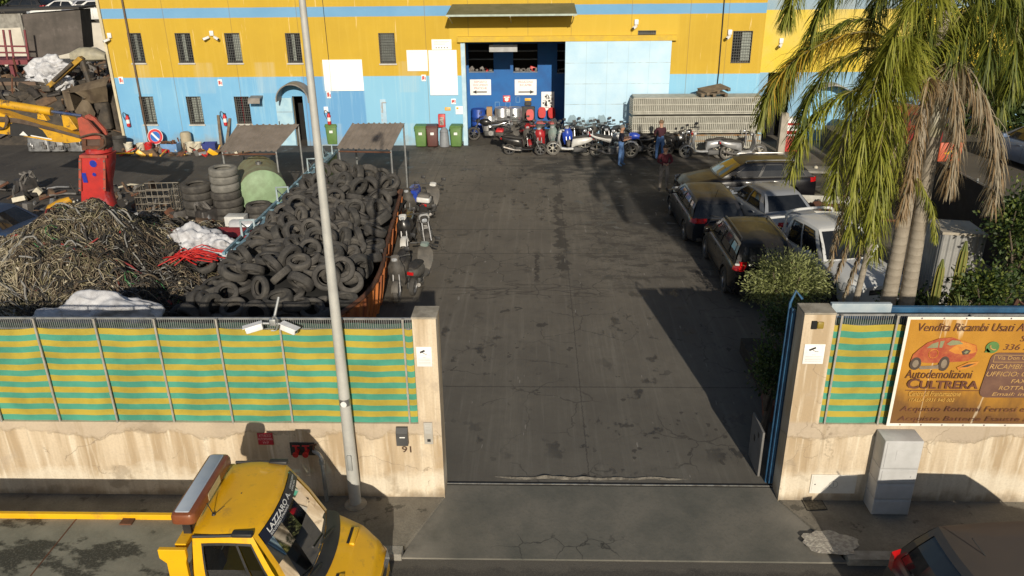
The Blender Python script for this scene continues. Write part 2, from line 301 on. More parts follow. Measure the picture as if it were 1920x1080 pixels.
# ================================================================ WAREHOUSE
FY=26.65
def FX(x,y): return V(x,y,FY)
t=NT('painted facade',.8); n1=t.noise(.6,detail=7); n2=t.noise(60,detail=3); st=t.noise(2.2,(3.5,.3,.16),7,.6)
yb=t.math('ADD',t.z,t.math('MULTIPLY',t.noise(5,detail=3),.02))
blue=t.mix(t.ramp(n1,.35,.65),(.145,.395,.66),(.185,.45,.70)); blue=t.mix(t.band(t.x,-10.9,-8.0,.03),blue,(.12,.335,.61)); blue=t.mix(t.ramp(t.x,-8.02,-7.98,0,.6),blue,(.27,.56,.74)); blue=t.mix(t.ramp(st,.55,.75,0,.45),blue,(.40,.62,.74))
blue=t.mix(t.math('MULTIPLY',t.ramp(t.math('ADD',t.z,t.ramp(t.noise(2.5,detail=6),.3,.7,-.25,.25)),.55,.15),.55),blue,(.25,.30,.33))
yel=t.mix(t.ramp(n1,.35,.65),(.56,.365,.022),(.51,.33,.02)); yel=t.mix(t.ramp(st,.5,.78,0,.4),yel,(.62,.43,.06)); yel=t.mix(t.math('MULTIPLY',t.ramp(t.noise(4,(2,1,.1),5,.5,(3,3,3)),.68,.70),.5),yel,(.8,.62,.3))
top=t.mix(t.ramp(n1,.35,.65),(.16,.37,.60),(.13,.33,.56))
f=t.ramp(yb,3.245,3.265); c=t.mix(f,blue,yel); c=t.mix(t.band(yb,5.88,6.31,.01),c,top)
# lighter yellow over the big door, panel joints, run-off streaks below sills
c=t.mix(t.math('MULTIPLY',t.math('MULTIPLY',t.band(t.x,-3.9,6.4,.05),t.band(t.z,4.74,5.85,.03)),.35),c,(.70,.50,.06))
ws=None
for a,b in ((-18.9,-18.0),(-15.9,-15.0),(-13.0,-12.1),(-9.9,-9.2),(-6.3,-5.4)):
    q=t.band(t.x,a,b,.06); ws=q if ws is None else t.math('MAXIMUM',ws,q)
ws=t.math('MULTIPLY',ws,t.math('MAXIMUM',t.band(t.z,2.5,3.9,.03),t.band(t.z,.0,1.05,.03))); c=t.mix(t.math('MULTIPLY',ws,t.ramp(st,.35,.7,.05,.22)),c,(.60,.62,.56))
for xs in (-16.9,-13.85,-10.8,-5.0,-3.05,-.35,1.6,4.3,6.9,8.6): c=t.mix(t.math('MULTIPLY',t.band(t.x,xs-.014,xs+.014,.006),.55),c,(.2,.13,.05))
c=t.mix(t.math('MULTIPLY',t.ramp(n2,.4,.8),.15),c,(.3,.25,.2)); facm=t.done(c,n2,.25,.01)
side=M('cream render',(.62,.55,.38),(.5,.44,.3),.85,0,2); reveal=M('window reveal',(.12,.10,.075),(.07,.06,.05),.8)
wh=thing('warehouse','long two storey warehouse painted yellow and light blue with a big open sliding door','building',(0,0,0))
holesU=[FX(*a) for a in ()]
def rect(x0,y0,x1,y1):
    a=FX(x0,y0); b=FX(x1,y1); return (a.x,b.x,b.z,a.z)
win_px=[(238,62,274,118,'U'),(327,62,365,118,'U'),(420,62,456,118,'U'),(534,62,568,118,'U'),(709,62,743,119,'D'),(1375,58,1406,118,'R'),
        (260,181,296,233,'L'),(348,181,384,233,'L'),(438,181,473,232,'M')]
wins=[rect(a,b,c_,d)+(k,) for a,b,c_,d,k in win_px]
door=(-3.22,5.9,-.01,4.72); sdoor=rect(549,181,570,262); sdoor=(sdoor[0]-.05,sdoor[1]+.15,-.01,2.35)
vent=rect(1197,58,1229,68)
holes=[w_[:4] for w_ in wins]+[door,sdoor,vent]
def wall_holes(mb,x0,x1,z0,z1,y,holes,m=0):
    xs=sorted({x0,x1,*[h[0] for h in holes],*[h[1] for h in holes]}); zs=sorted({z0,z1,*[h[2] for h in holes],*[h[3] for h in holes]})
    xs=[x for x in xs if x0<=x<=x1]; zs=[z for z in zs if z0<=z<=z1]
    for i in range(len(xs)-1):
        for j in range(len(zs)-1):
            cx,cz=(xs[i]+xs[i+1])/2,(zs[j]+zs[j+1])/2
            if any(h[0]<cx<h[1] and h[2]<cz<h[3] for h in holes): continue
            mb.add([(xs[i],y,zs[j]),(xs[i+1],y,zs[j]),(xs[i+1],y,zs[j+1]),(xs[i],y,zs[j+1])],[(0,1,2,3)],m)
    return mb
mb=MB(facm,side,reveal); wall_holes(mb,-19.72,10.25,-.01,8.8,FY,holes)
for h in holes:
    d=.28
    mb.add([(h[0],FY,h[2]),(h[0],FY+d,h[2]),(h[0],FY+d,h[3]),(h[0],FY,h[3])],[(0,1,2,3)],1 if h is not door else 0)
    mb.add([(h[1],FY,h[2]),(h[1],FY+d,h[2]),(h[1],FY+d,h[3]),(h[1],FY,h[3])],[(3,2,1,0)],2)
    mb.add([(h[0],FY,h[2]),(h[1],FY,h[2]),(h[1],FY+d,h[2]),(h[0],FY+d,h[2])],[(0,1,2,3)],1)
    mb.add([(h[0],FY,h[3]),(h[1],FY,h[3]),(h[1],FY+d,h[3]),(h[0],FY+d,h[3])],[(3,2,1,0)],2)
mb.add([(-19.72,FY,-.01),(-19.72,FY,8.8),(-19.72,FY+22,8.8),(-19.72,FY+22,-.01)],[(0,1,2,3)],1)
mb.add([(-19.72,FY,8.8),(25,FY+.7,8.8),(25,FY+22,8.8),(-19.72,FY+22,8.8)],[(0,1,2,3)],1)
mb.box(-19.86,-19.74,FY-.05,FY+.3,-.01,8.8,1)
mb.obj('wall',wh)
# recessed right hand block
t2=NT('painted facade right',.8); n1=t2.noise(.6,detail=7); c=t2.mix(t2.ramp(t2.z,3.18,3.2),(.22,.40,.57),(.66,.49,.05)); c=t2.mix(t2.band(t2.z,5.95,6.38,.01),c,(.24,.36,.46)); c=t2.mix(t2.ramp(n1,.45,.7,0,.3),c,(.5,.45,.35)); facr=t2.done(c,t2.noise(50),.2,.01)
RY=FY+.7
def rectR(x0,y0,x1,y1):
    a=V(x0,y0,RY); b=V(x1,y1,RY); return (a.x,b.x,b.z,a.z)
dark_door=rectR(1441,136,1466,292); dark_door=(dark_door[0],dark_door[1],-.01,dark_door[3]); arch=rectR(1513,160,1572,292); arch=(arch[0],arch[1],-.01,arch[3])
mb=MB(facr,side,M('blue door',(.22,.46,.70),(.28,.5,.7),.6)); wall_holes(mb,10.25,25,-.01,8.8,RY,[dark_door]); mb.add([(10.25,FY,-.01),(10.25,RY,-.01),(10.25,RY,8.8),(10.25,FY,8.8)],[(0,1,2,3)],0)
mb.obj('wall',wh)
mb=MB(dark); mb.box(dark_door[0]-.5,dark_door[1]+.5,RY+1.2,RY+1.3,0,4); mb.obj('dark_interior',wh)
# arched blue door with hood on the right block
ax0,ax1=arch[0],arch[1]; axm=(ax0+ax1)/2; ar=(ax1-ax0)/2; azc=arch[3]-ar
mb=MB(_mats.get('x') or M('blue door leaf',(.20,.50,.80),(.28,.55,.78),.55)); pts=[(ax0,0),(ax1,0)]+[(axm+ar*math.cos(R_(a)),azc+ar*math.sin(R_(a))) for a in range(0,181,15)]
mb.prism([(p[0],p[1]) for p in pts],RY-.05,RY-.004); dl=mb.obj('door',wh)
mb=MB(black); mb.box(ax0+.12,ax0+.17,RY-.1,RY-.05,1.0,1.15); mb.obj('handle',dl)
def arch_hood(cx,cz,r,y0,y1,m,name='hood'):
    mb=MB(m); P=[[],[],[],[]]
    for a in range(-8,189,8):
        ca,sa=math.cos(R_(a)),math.sin(R_(a))
        P[0].append((cx+r*ca,y1,cz+r*sa)); P[1].append((cx+r*1.0*ca,y0,cz+r*.98*sa)); P[2].append((cx+(r+.05)*ca,y0,cz+(r+.05)*.98*sa)); P[3].append((cx+(r+.05)*ca,y1,cz+(r+.05)*sa))
    mb.grid(P); return mb.obj(name,wh)
hoodm=M('grey brown plastic hood',(.17,.15,.13),(.24,.22,.2),.6); hoodg=M('grey hood',(.34,.35,.35),(.24,.24,.24),.6)
arch_hood(axm,azc,ar+.12,RY-.9,RY-.004,hoodg)
# windows
shut=M('pale shutter',(.36,.40,.36),(.28,.31,.28),.7); barm=M('grille iron',(.10,.105,.10),(.07,.07,.065),.6); redgr=M('red grille iron',(.28,.02,.03),None,.6)
for h in wins:
    x0,x1,z0,z1,k=h; w_=x1-x0
    mb=MB(M('window frame',(.045,.04,.035),(.07,.06,.05),.6)); y=FY+.14
    for a,b,c_,d in ((x0+.002,x0+.06,z0+.002,z1-.002),(x1-.06,x1-.002,z0+.002,z1-.002),(x0+.06,x1-.06,z1-.06,z1-.002),(x0+.06,x1-.06,z0+.002,z0+.06)): mb.box(a,b,y,y+.06,c_,d)
    mb.box((x0+x1)/2-.025,(x0+x1)/2+.025,y,y+.05,z0+.06,z1-.06)
    fr=mb.obj('window',wh)
    mb=MB(darkglass); mb.box(x0+.05,x1-.05,y+.061,y+.075,z0+.05,z1-.05); mb.obj('pane',fr)
    if k in 'ULR':
        mb=MB(shut)
        u=rnd.choice(((.3,.62),(.38,.58),(.5,.95))); mb.box(x0+u[0]*w_,x0+u[1]*w_,y-.035,y-.006,z0+.08,z1-.08)
        if k=='L': mb.box(x1-.32*w_,x1-.06,y-.06,y-.04,z0+.08,z1-.04)
        mb.obj('shutter',fr)
    if k=='D':
        mb=MB(M('grey green slats',(.13,.145,.13),(.10,.11,.10),.6)); q=z0+.08
        while q<z1-.1: mb.add([(x0+.07,y-.03,q),(x1-.07,y-.03,q),(x1-.07,y-.002,q+.06),(x0+.07,y-.002,q+.06)],[(0,1,2,3)]); q+=.055
        mb.obj('shutter',fr)
    mb=MB(barm,redgr); yy=FY-.012; nx,nz=8,11
    for i in range(nx+1): xx=x0+.01+(w_-.02)*i/nx; mb.box(xx-.008,xx+.008,yy-.008,yy+.008,z0,z1,1 if (k=='M' and i==4) else 0)
    for j in range(nz+1): zz=z0+.01+(z1-z0-.02)*j/nz; mb.box(x0,x1,yy-.022,yy-.009,zz-.008,zz+.008)
    mb.obj('grille',fr)
    if k!='R':
        mb=MB(M('pale sill',(.55,.54,.50),(.45,.44,.40),.8)); mb.box(x0-.04,x1+.04,FY-.06,FY+.12,z0-.06,z0+.001); mb.obj('sill',fr)
mb=MB(barm); x0,x1,z0,z1=vent; mb.box(x0,x1,FY+.1,FY+.12,z0,z1)
for i in range(9): xx=x0+(x1-x0)*i/8; mb.box(xx-.014,xx+.014,FY-.02,FY+.01,z0-.02,z1+.02)
for zz in (z0-.01,(z0+z1)/2,z1+.01): mb.box(x0-.02,x1+.02,FY-.03,FY-.021,zz-.012,zz+.012)
mb.obj('vent',wh)
# small side door (open leaf) with arched hood
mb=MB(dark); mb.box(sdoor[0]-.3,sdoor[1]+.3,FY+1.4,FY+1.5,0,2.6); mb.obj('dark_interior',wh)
mb=MB(M('pale blue steel leaf',(.42,.62,.72),(.32,.52,.66),.6),steel); x1=sdoor[0]; x0=FX(516,182).x
mb.box(x0,x1-.02,FY-.07,FY-.02,.04,2.28); mb.box(x0,x1-.02,FY-.075,FY-.0705,1.62,1.64,1); mb.box(x0,x1-.02,FY-.075,FY-.0705,.8,.82,1); lf=mb.obj('door',wh,bevel=.006); mb=MB(black); mb.box(x0+.06,x0+.09,FY-.13,FY-.0755,1.05,1.2); mb.obj('handle',lf)
arch_hood((sdoor[0]+sdoor[1])/2,2.28,.72,FY-.85,FY-.004,hoodm)
mb=MB(hoodm); a=FX(471,179); b=FX(491,194); mb.prism([(FY-.004,a.z),(FY-.5,a.z-.05),(FY-.6,a.z-.28),(FY-.56,a.z-.28),(FY-.47,a.z-.1),(FY-.004,a.z-.06)],a.x,b.x+.1,'x'); mb.obj('hood',wh)
# main canopy
mb=MB(M('olive sheet roof',(.115,.12,.065),(.15,.15,.09),.75,0,2),M('canopy edge',(.42,.50,.44),None,.6),galv)
aw=-3.86; aW=1.70
mb.add([(aw+.12,FY-.002,6.36),(aW+.02,FY-.002,6.36),(aW+.08,FY-1.5,6.0),(aw-.02,FY-1.5,6.0)],[(0,3,2,1)],0)
mb.add([(aw+.12,FY-.002,6.33),(aW+.02,FY-.002,6.33),(aW+.08,FY-1.5,5.97),(aw-.02,FY-1.5,5.97)],[(0,1,2,3)],0)
mb.box(aw-.02,aW+.08,FY-1.53,FY-1.502,5.94,6.02,1)
for x in (aw+.1,-1.1,aW-.05):
    mb.tube([(x,FY-1.45,5.93),(x,FY-.03,5.55)],.025,6,2); mb.box(x-.02,x+.02,FY-1.5,FY-.01,5.9,5.96,2)
mb.obj('canopy',wh)
# door lintel track and sliding leaf
mb=MB(M('yellow lintel',(.62,.42,.03),(.54,.36,.05),.7)); mb.box(-3.55,6.35,FY-.22,FY-.003,4.74,4.98); mb.obj('door_track',wh,bevel=.01)
t=NT('pale blue sheet',.55); n1=t.noise(1.2,detail=7); c=t.mix(t.ramp(n1,.35,.65),(.52,.70,.83),(.42,.63,.80)); c=t.mix(t.math('MULTIPLY',t.ramp(t.math('ADD',t.z,t.ramp(n1,.3,.7,-.5,.5)),1.5,.5),.5),c,(.30,.58,.84))
for zz in (1.0,1.93,2.86,3.79): c=t.mix(t.math('MULTIPLY',t.band(t.math('ADD',t.z,0.),zz-.012,zz+.012,.006),t.ramp(t.noise(3,detail=4),.4,.6,.15,.7)),c,(.2,.22,.2))
for xs in (1.35,2.3,3.25,4.2,5.15): c=t.mix(t.math('MULTIPLY',t.band(t.x,xs-.01,xs+.01,.005),.45),c,(.28,.42,.5))
sdm=t.done(c,t.noise(3),.15,.03)
mb=MB(sdm); mb.box(1.34,6.12,FY-.2,FY-.13,.03,4.735); mb.obj('sliding_door',wh,bevel=.008)
mb=MB(M('pale blue jamb',(.50,.66,.76),(.38,.55,.68),.7)); mb.box(-3.42,-3.225,FY-.06,FY-.003,0,4.735); mb.obj('door_frame',wh)
# inside of the big door
IY=FY+3.6; inm=M('deep blue wall',(.012,.125,.40),(.014,.10,.33),.7,0,1.5)
mb=MB(inm,dark,M('dark blue upper',(.02,.05,.13),None,.8)); wa=(-2.9,-1.6); wb=(-.42,.95)
def iv(x,y): return V(x,y,IY)
iw=[(iv(878,94).x,iv(925,94).x,iv(900,135).z,iv(900,82).z),(iv(962,94).x,iv(1008,94).x,iv(985,135).z,iv(985,82).z),(iv(1045,94).x,iv(1064,94).x,iv(1050,137).z,iv(1050,82).z)]
wall_holes(mb,-6,9,-.01,5.2,IY,iw); mb.box(-6,9,IY+1.4,IY+1.45,0,5.2,1)
mb.add([(-6,FY+.28,5.1),(9,FY+.28,5.1),(9,IY,5.1),(-6,IY,5.1)],[(0,1,2,3)],1); mb.add([(-6,FY+.28,0),(-6,IY,0),(-6,IY,5.1),(-6,FY+.28,5.1)],[(0,1,2,3)],2); mb.add([(1.9,IY-1.2,0),(1.9,IY,0),(1.9,IY,5.1),(1.9,IY-1.2,5.1)],[(0,1,2,3)],2); mb.add([(9,FY+.28,0),(9,IY,0),(9,IY,5.1),(9,FY+.28,5.1)],[(3,2,1,0)],1)
mb.obj('inner_wall',wh)
mb=MB(M('shelf steel',(.2,.24,.3),None,.6),M('stored parts',(.2,.19,.18),(.08,.07,.07),.6,0,9),red)
for a in iw:
    for zz in (a[2]+.0,a[2]+.62,a[3]-.35): mb.box(a[0],a[1],IY-.03,IY+.3,zz-.02,zz+.02)
    for k in range(9):
        x=rnd.uniform(a[0]+.1,a[1]-.1); z=a[2]+.02; r=rnd.uniform(.06,.16); mb.T=Matrix.Translation((x,IY+.14,z+r*.8))@Matrix.Rotation(rnd.uniform(-1,1),4,'Y'); mb.rbox(-r,r,-.1,.1,-r*.7,r*.7,.03,2 if k==2 else 1); mb.T=Matrix.Identity(4)
sh_o=mb.obj('shelf',wh); sh_o['kind']='stuff'
mb=MB(M('interior floor',(.10,.09,.07),(.07,.06,.05),.9)); mb.add([(-6,FY,.006),(9,FY,.006),(9,IY,.006),(-6,IY,.006)],[(0,1,2,3)]); mb.obj('floor',wh)
# downpipes on the facade
for px in ((865/4,0,1060/4,265),):
    mb=MB(M('brown pipe',(.10,.06,.04),(.14,.10,.07),.6)); mb.tube([(FX(225,0).x+.12,FY-.07,8.6),(FX(225,0).x+.12,FY-.07,.1)],.045,8); mb.obj('downpipe',wh)
for x,y in ((604,0),(1357,0)):
    mb=MB(black); p=FX(x,y); mb.tube([(p.x,FY-.02,8.6),(p.x+.05,FY-.02,3.3),(p.x+.03,FY-.02,2.6)],.013 if x<700 else .03,6); mb.obj('downpipe' if x>700 else 'cable',wh)
# ================================================================ CAR KIT
def lerp(a,b,u): return a+(b-a)*u
def prof(P,x):
    if x<=P[0][0]: return P[0][1]
    for (a,za),(b,zb) in zip(P,P[1:]):
        if x<=b:
            u=(x-a)/(b-a); u=u*u*(3-2*u)*.5+u*.5; return za+(zb-za)*u
    return P[-1][1]
def paint(name,c,dust=None,rough=.38,lo=.45,hi=.75,coat=.25,amt=.42):
    """car paint with dust lying on the upward facing panels"""
    t=NT('paint '+name,rough); dust=dust or tuple(min(.5,v*.9+.02) for v in c); n1=t.noise(1.6,detail=8); n2=t.noise(9,detail=6)
    gm=t.n.new('ShaderNodeNewGeometry'); sp=t.n.new('ShaderNodeSeparateXYZ'); t.l.new(gm.outputs['Normal'],sp.inputs[0])
    up=t.math('MULTIPLY',t.ramp(sp.outputs[2],.55,.93),t.ramp(t.math('ADD',n1,t.math('MULTIPLY',n2,.3)),.45,.8,amt*.6,amt)); low=t.math('MULTIPLY',t.ramp(n1,.5,.75),.03)
    f=t.math('MAXIMUM',up,low); c_=t.mix(f,c,dust); t.b.inputs['Coat Weight'].default_value=coat
    t.put(t.b.inputs['Coat Weight'],t.ramp(up,0,.6,coat,0.)); t.put(t.b.inputs['Specular IOR Level'],t.ramp(up,0,.6,.5,.16)); return t.done(c_,rough=t.ramp(up,0,.7,rough,.7))
def make_wheel(R,wd,parent,pos,style=0,hub=None):
    mb=MB(rubber); h=wd/2
    mb.lathe([(R*.62,-h*.8),(R*.70,-h),(R*.93,-h),(R,-h*.72),(R,h*.72),(R*.93,h),(R*.70,h),(R*.62,h*.8)],22,0,'y',caps=False); wh_=mb.obj('wheel',parent,pos)
    mb=MB(hub or M('alloy rim',(.38,.38,.39),(.22,.22,.22),.35,.8,6),dark)
    mb.lathe([(R*.64,-h*.78),(R*.60,-h*.2),(R*.60,h*.2),(R*.64,h*.78)],20,0,'y',caps=False); mb.lathe([(.001,-h*.12),(R*.6,-h*.12)],20,1,'y',caps=False)
    for k in range(5+style):
        a=2*math.pi*k/(5+style)
        for sgn in (-1,1):
            mb.T=Matrix.Rotation(a,4,'Y'); mb.box(-R*.075,R*.075,sgn*h*.55-.012,sgn*h*.55+.012,R*.08,R*.62); mb.T=Matrix.Identity(4)
    mb.lathe([(.001,-h*.66),(R*.14,-h*.66),(R*.14,h*.66),(.001,h*.66)],12,0,'y'); mb.obj('rim',wh_)
    return wh_
def make_car(name,label,cat,loc,rz,pm,P,group=None):
    L,W=P['L'],P['W']; hl=L/2; root=thing(name,label,cat,loc,rz,group)
    xf,xr,R=P['wh']; belt=P['belt']; Ra=R+.055
    def e(x): 
        o=P.get('round',.55); u=max(0,(abs(x)-(hl-o))/o); k=P.get('tf',.2) if x>0 else P.get('tr',.13); return 1-k*u**2.3
    sz=[(0,.93),(.12,.975),(.33,1.0),(.55,.995),(.8,.965),(.93,.925),(1,.85)]
    def zb(x):
        u=max(0,(abs(x)-(hl-.5))/.5); z=.20+.06*u
        for xw in (xf,xr):
            d=abs(x-xw)
            if d<Ra: z=max(z,R+math.sqrt(Ra*Ra-d*d))
        return z
    def side(x,t):
        for (a,sa),(b,sb) in zip(sz,sz[1:]):
            if t<=b+1e-9: return W/2*e(x)*lerp(sa,sb,(t-a)/(b-a))
    def bodypt(x,z): 
        zt=prof(belt,x); z0=.2; t=min(1,max(0,(z-z0)/(zt-z0))); return side(x,t)
    xs=set(np.linspace(-hl,hl,40).round(4))
    for xw in (xf,xr): xs|={round(xw+Ra*math.cos(a),4) for a in np.linspace(0,math.pi,13)}
    xs|={round(hl-.02,4),round(-hl+.02,4)}; xs=sorted(x for x in xs if -hl<=x<=hl)
    bed=P.get('bed'); 
    if bed: xs=sorted(set(xs)|{bed[0],bed[0]+.01,bed[1],bed[1]-.01})
    rings=[]
    for x in xs:
        zt=prof(belt,x); z0=zb(x); h=[]
        ts=[t for t,_ in sz]
        tz=[max(z0,.2+(zt-.2)*t) for t in ts]
        h=[(x,side(x,t),z) for t,z in zip(ts,tz)]
        w1=h[-1][1]; inb=bed and bed[0]<x<bed[1]
        if inb: h+=[(x,w1-.09,zt),(x,w1-.10,bed[2]),(x,0,bed[2])]
        else: h+=[(x,w1*.72,zt+.012),(x,w1*.4,zt+.022),(x,0,zt+.026)]
        rings.append([(a,-b,c) for a,b,c in h][:-1]+h[::-1])
    trim=P.get('trim',black)
    mb=MB(pm,black,dark); n=len(rings[0])
    mb.loft(rings,0,True,False,False)
    for k in (0,-1): mb.add(rings[k],[tuple(range(n)) if k==0 else tuple(range(n))[::-1]],0)
    mb.box(-hl+.25,hl-.3,-W/2+.16,W/2-.16,.17,.26,2)
    for xw in (xf,xr):
      if abs(xw)<hl: mb.box(xw-Ra,xw+Ra,-W/2+.2,W/2-.2,.25,R+Ra-.02,2)
    # shut lines as thin recess-coloured seams standing on the surface
    def seam(x,z0,z1,w=.012,m=1):
        for s in (-1,1):
            P_=[[(x+dx,s*(bodypt(x,z)+.003),z) for dx in (-w/2,w/2)] for z in np.linspace(z0,z1,6)]; mb.grid(P_,m,False)
    for x in P.get('seams',()): seam(x,.3,prof(belt,x)-.03)
    lowz=P.get('clad',0)
    if lowz:
        for s in (-1,1):
            P_=[[(x,s*(bodypt(x,z)+.006),z) for z in (max(zb(x),.21),max(zb(x),.21)+.04,max(lowz,zb(x)+.07))] for x in xs[2:-2]]; mb.grid(P_,1)
    # greenhouse
    g=P['gh']; x0,x1,x2,x3,zbt,zr,wb,wr=g; bulge=P.get('bulge',.10)
    wins=P['win']; ks=sorted({0,.5,1.,*[w_[3] for w_ in wins],*[w_[4] for w_ in wins]})
    ss={e_:sorted({0,1.,*np.linspace(0,1,7),*[w_[i] for w_ in wins if w_[0]==e_ for i in (1,2)]}) for e_ in 'FLBR'}
    def gpt(edge,s,k):
        if edge=='F': yb_,xx0,xx1=lerp(wb,-wb,s),x0,x1; a=Vector((x0+bulge*(1-(2*s-1)**2),lerp(wb,-wb,s),zbt)); b=Vector((x1+bulge*.6*(1-(2*s-1)**2),lerp(wr,-wr,s),zr-.02*(2*s-1)**2))
        elif edge=='B': a=Vector((x3-.05*(1-(2*s-1)**2),lerp(-wb,wb,s),zbt)); b=Vector((x2-.05*(1-(2*s-1)**2),lerp(-wr,wr,s),zr-.02))
        else:
            sg=-1 if edge=='R' else 1; u=s if edge=='R' else 1-s
            a=Vector((lerp(x0,x3,u),sg*wb,zbt)); b=Vector((lerp(x1,x2,u),sg*wr,zr-.02+.035*math.sin(math.pi*u)))
            a.y+=sg*P.get('sb',.02)*math.sin(math.pi*u); b.y+=sg*.02*math.sin(math.pi*u)
        p=a.lerp(b,k); bo=.035*math.sin(math.pi*k)
        if edge in 'FB': p.x+=bo*(1 if edge=='F' else -1)
        else: p.y+=bo*(1 if edge=='L' else -1)
        return p
    glassparts={}
    shell=MB(pm)
    for ed in 'FRBL':
        S=ss[ed]; K=ks
        for i in range(len(S)-1):
            for j in range(len(K)-1):
                cs,ck=(S[i]+S[i+1])/2,(K[j]+K[j+1])/2; hit=None
                for q,w_ in enumerate(wins):
                    if w_[0]==ed and w_[1]<cs<w_[2] and w_[3]<ck<w_[4]: hit=q
                quad=[gpt(ed,S[i],K[j]),gpt(ed,S[i+1],K[j]),gpt(ed,S[i+1],K[j+1]),gpt(ed,S[i],K[j+1])]
                if hit is None: mb.add(quad,[(0,1,2,3)],0,True)
                else: glassparts.setdefault(hit,[]).append(quad)
    ring=[gpt(ed,s,1) for ed in 'FRBL' for s in ss[ed][:-1]]; cx=(x1+x2)/2
    rg=[[(p.x,p.y,p.z) for p in ring]]
    for q,dz in ((.93,.02),(.75,.04),(.45,.05),(.02,.055)): rg.append([(cx+(p.x-cx)*q,p.y*q,lerp(p.z,zr,1-q**4)+dz) for p in ring])
    mb.loft(rg[::-1],0,True,True,False)
    mb.obj('body',root,sharp=50)
    nm={'F':'windscreen','B':'rear_window','L':'side_window','R':'side_window'}
    for q,quads in glassparts.items():
        gm=MB(P.get('glass',darkglass),black); cen=Vector((cx,0,zbt*.6+zr*.4))
        for qd in quads: gm.add([p+(cen-p).normalized()*.012 for p in qd],[(0,1,2,3)],0,True)
        gm.obj(nm[wins[q][0]],root)
    for ed,s0,s1,k0,k1 in wins:
        ln={'F':2*wb,'B':2*wb}.get(ed,abs(x0-x3)); ds=.022/ln; dk=.022/max(.25,zr-zbt)
        if ed in 'FB': continue
        sl_m=MB(black)
        for a0,a1,b0,b1 in ((s0-ds,s0+ds*.4,k0-dk,k1+dk),(s1-ds*.4,s1+ds,k0-dk,k1+dk),(s0,s1,k0-dk,k0+dk*.4),(s0,s1,k1-dk*.4,k1+dk)):
            sl_m.grid([[gpt(ed,max(0,min(1,lerp(a0,a1,u))),max(0,min(1,lerp(b0,b1,v))))+Vector((0,(.004 if ed=='L' else -.004),.002)) for v in np.linspace(0,1,6)] for u in np.linspace(0,1,6)],0,False)
        sl_m.obj('window_seal',root)
    # wheels
    for xw in (xf,xr):
        if abs(xw)>hl: continue
        for s in (-1,1): make_wheel(R,.2,root,(xw,s*(W/2-.115),R),P.get('spokes',0),P.get('hub'))
    # lamps
    def lamp(nm_,mt,xa,xb,za,zbb,s,off=.012):
        m_=MB(mt); P_=[[(x,s*(bodypt(x,z)+off),z) for z in np.linspace(za,zbb,4)] for x in np.linspace(xa,xb,6)]
        m_.grid(P_); end=xa if xa<0 else xb
        zz=np.linspace(za,zbb,4); x=end; inn=P.get('lampw',.30)
        d=-.012 if x<0 else .012
        m_.grid([[(x+d,s*(bodypt(x,z)+off-f*inn),z) for z in zz] for f in (0,.5,1)])
        m_.obj(nm_,root)
    for s in (-1,1):
        if 'tail' in P: za,zz=P['tail']; lamp('tail_light',P.get('tailm',redlens),-hl,-hl+P.get('taillen',.24),za,zz,s)
        if 'head' in P: za,zz=P['head']; lamp('headlight',clearlens,hl-.36,hl,za,zz,s)
        if P.get('mirror',1):
            m_=MB(P.get('mirm',pm)); y=s*(wb+.13); xx=x0-.42; m_.rbox(xx-.07,xx+.06,min(y,y+s*.16),max(y,y+s*.16),zbt+.02,zbt+.16,.035); m_.box(xx-.02,xx+.03,min(s*(wb-.05),y+s*.02),max(s*(wb-.05),y+s*.02),zbt+.03,zbt+.07); m_.obj('mirror',root)
        m_=MB(P.get('hanm',pm))
        for hx in P.get('handles',()): yy=s*(bodypt(hx,prof(belt,hx)-.14)+.016); m_.rbox(hx-.09,hx+.09,yy-.014,yy+.014,prof(belt,hx)-.16,prof(belt,hx)-.125,.012)
        if P.get('handles'): m_.obj('door_handle',root)
    m_=MB(trim); m_.rbox(hl-.05,hl+.03,-W*.32,W*.32,.25,.42,.03); m_.obj('bumper_insert',root); m_=MB(trim); m_.rbox(-hl-.03,-hl+.05,-W*.36,W*.36,.24,.36,.03); m_.obj('bumper_insert',root)
    if P.get('grille',1): m_=MB(black,chrome); z=prof(belt,hl); m_.box(hl-.01,hl+.014,-W*.2,W*.2,z-.2,z-.07); m_.box(hl+.0145,hl+.022,-W*.19,W*.19,z-.145,z-.13,1); m_.obj('grille',root)
    m_=MB(white,M('plate blue',(.03,.08,.35))); pz=P.get('plz',.62)
    m_.box(-hl-.018,-hl-.006,-.26,.26,pz,pz+.11); m_.box(-hl-.0195,-hl-.0185,.2,.26,pz,pz+.11,1); m_.obj('number_plate',root)
    if P.get('rails'):
        rm=P['rails']
        for s in (-1,1):
            m_=MB(rm); m_.tube(bez([(x1-.1,s*(wr-.04),zr+.0),(x1-.25,s*(wr-.05),zr+.075),(x2+.3,s*(wr-.05),zr+.075),(x2+.12,s*(wr-.04),zr)],14),.022,6); m_.obj('roof_rail',root)
    if P.get('wiper',1):
        m_=MB(black); m_.tube([(x3-.06,0,zbt+.06),(x3-.03,.3,zbt+.12)],.012,5); m_.obj('wiper',root)
    if P.get('aerial'): m_=MB(black); m_.tube([(x2+.25,0,zr+.04),(x2+.02,0,zr+.32)],.008,5); m_.obj('aerial',root)
    return root,dict(bodypt=bodypt,gpt=gpt,hl=hl,W=W)
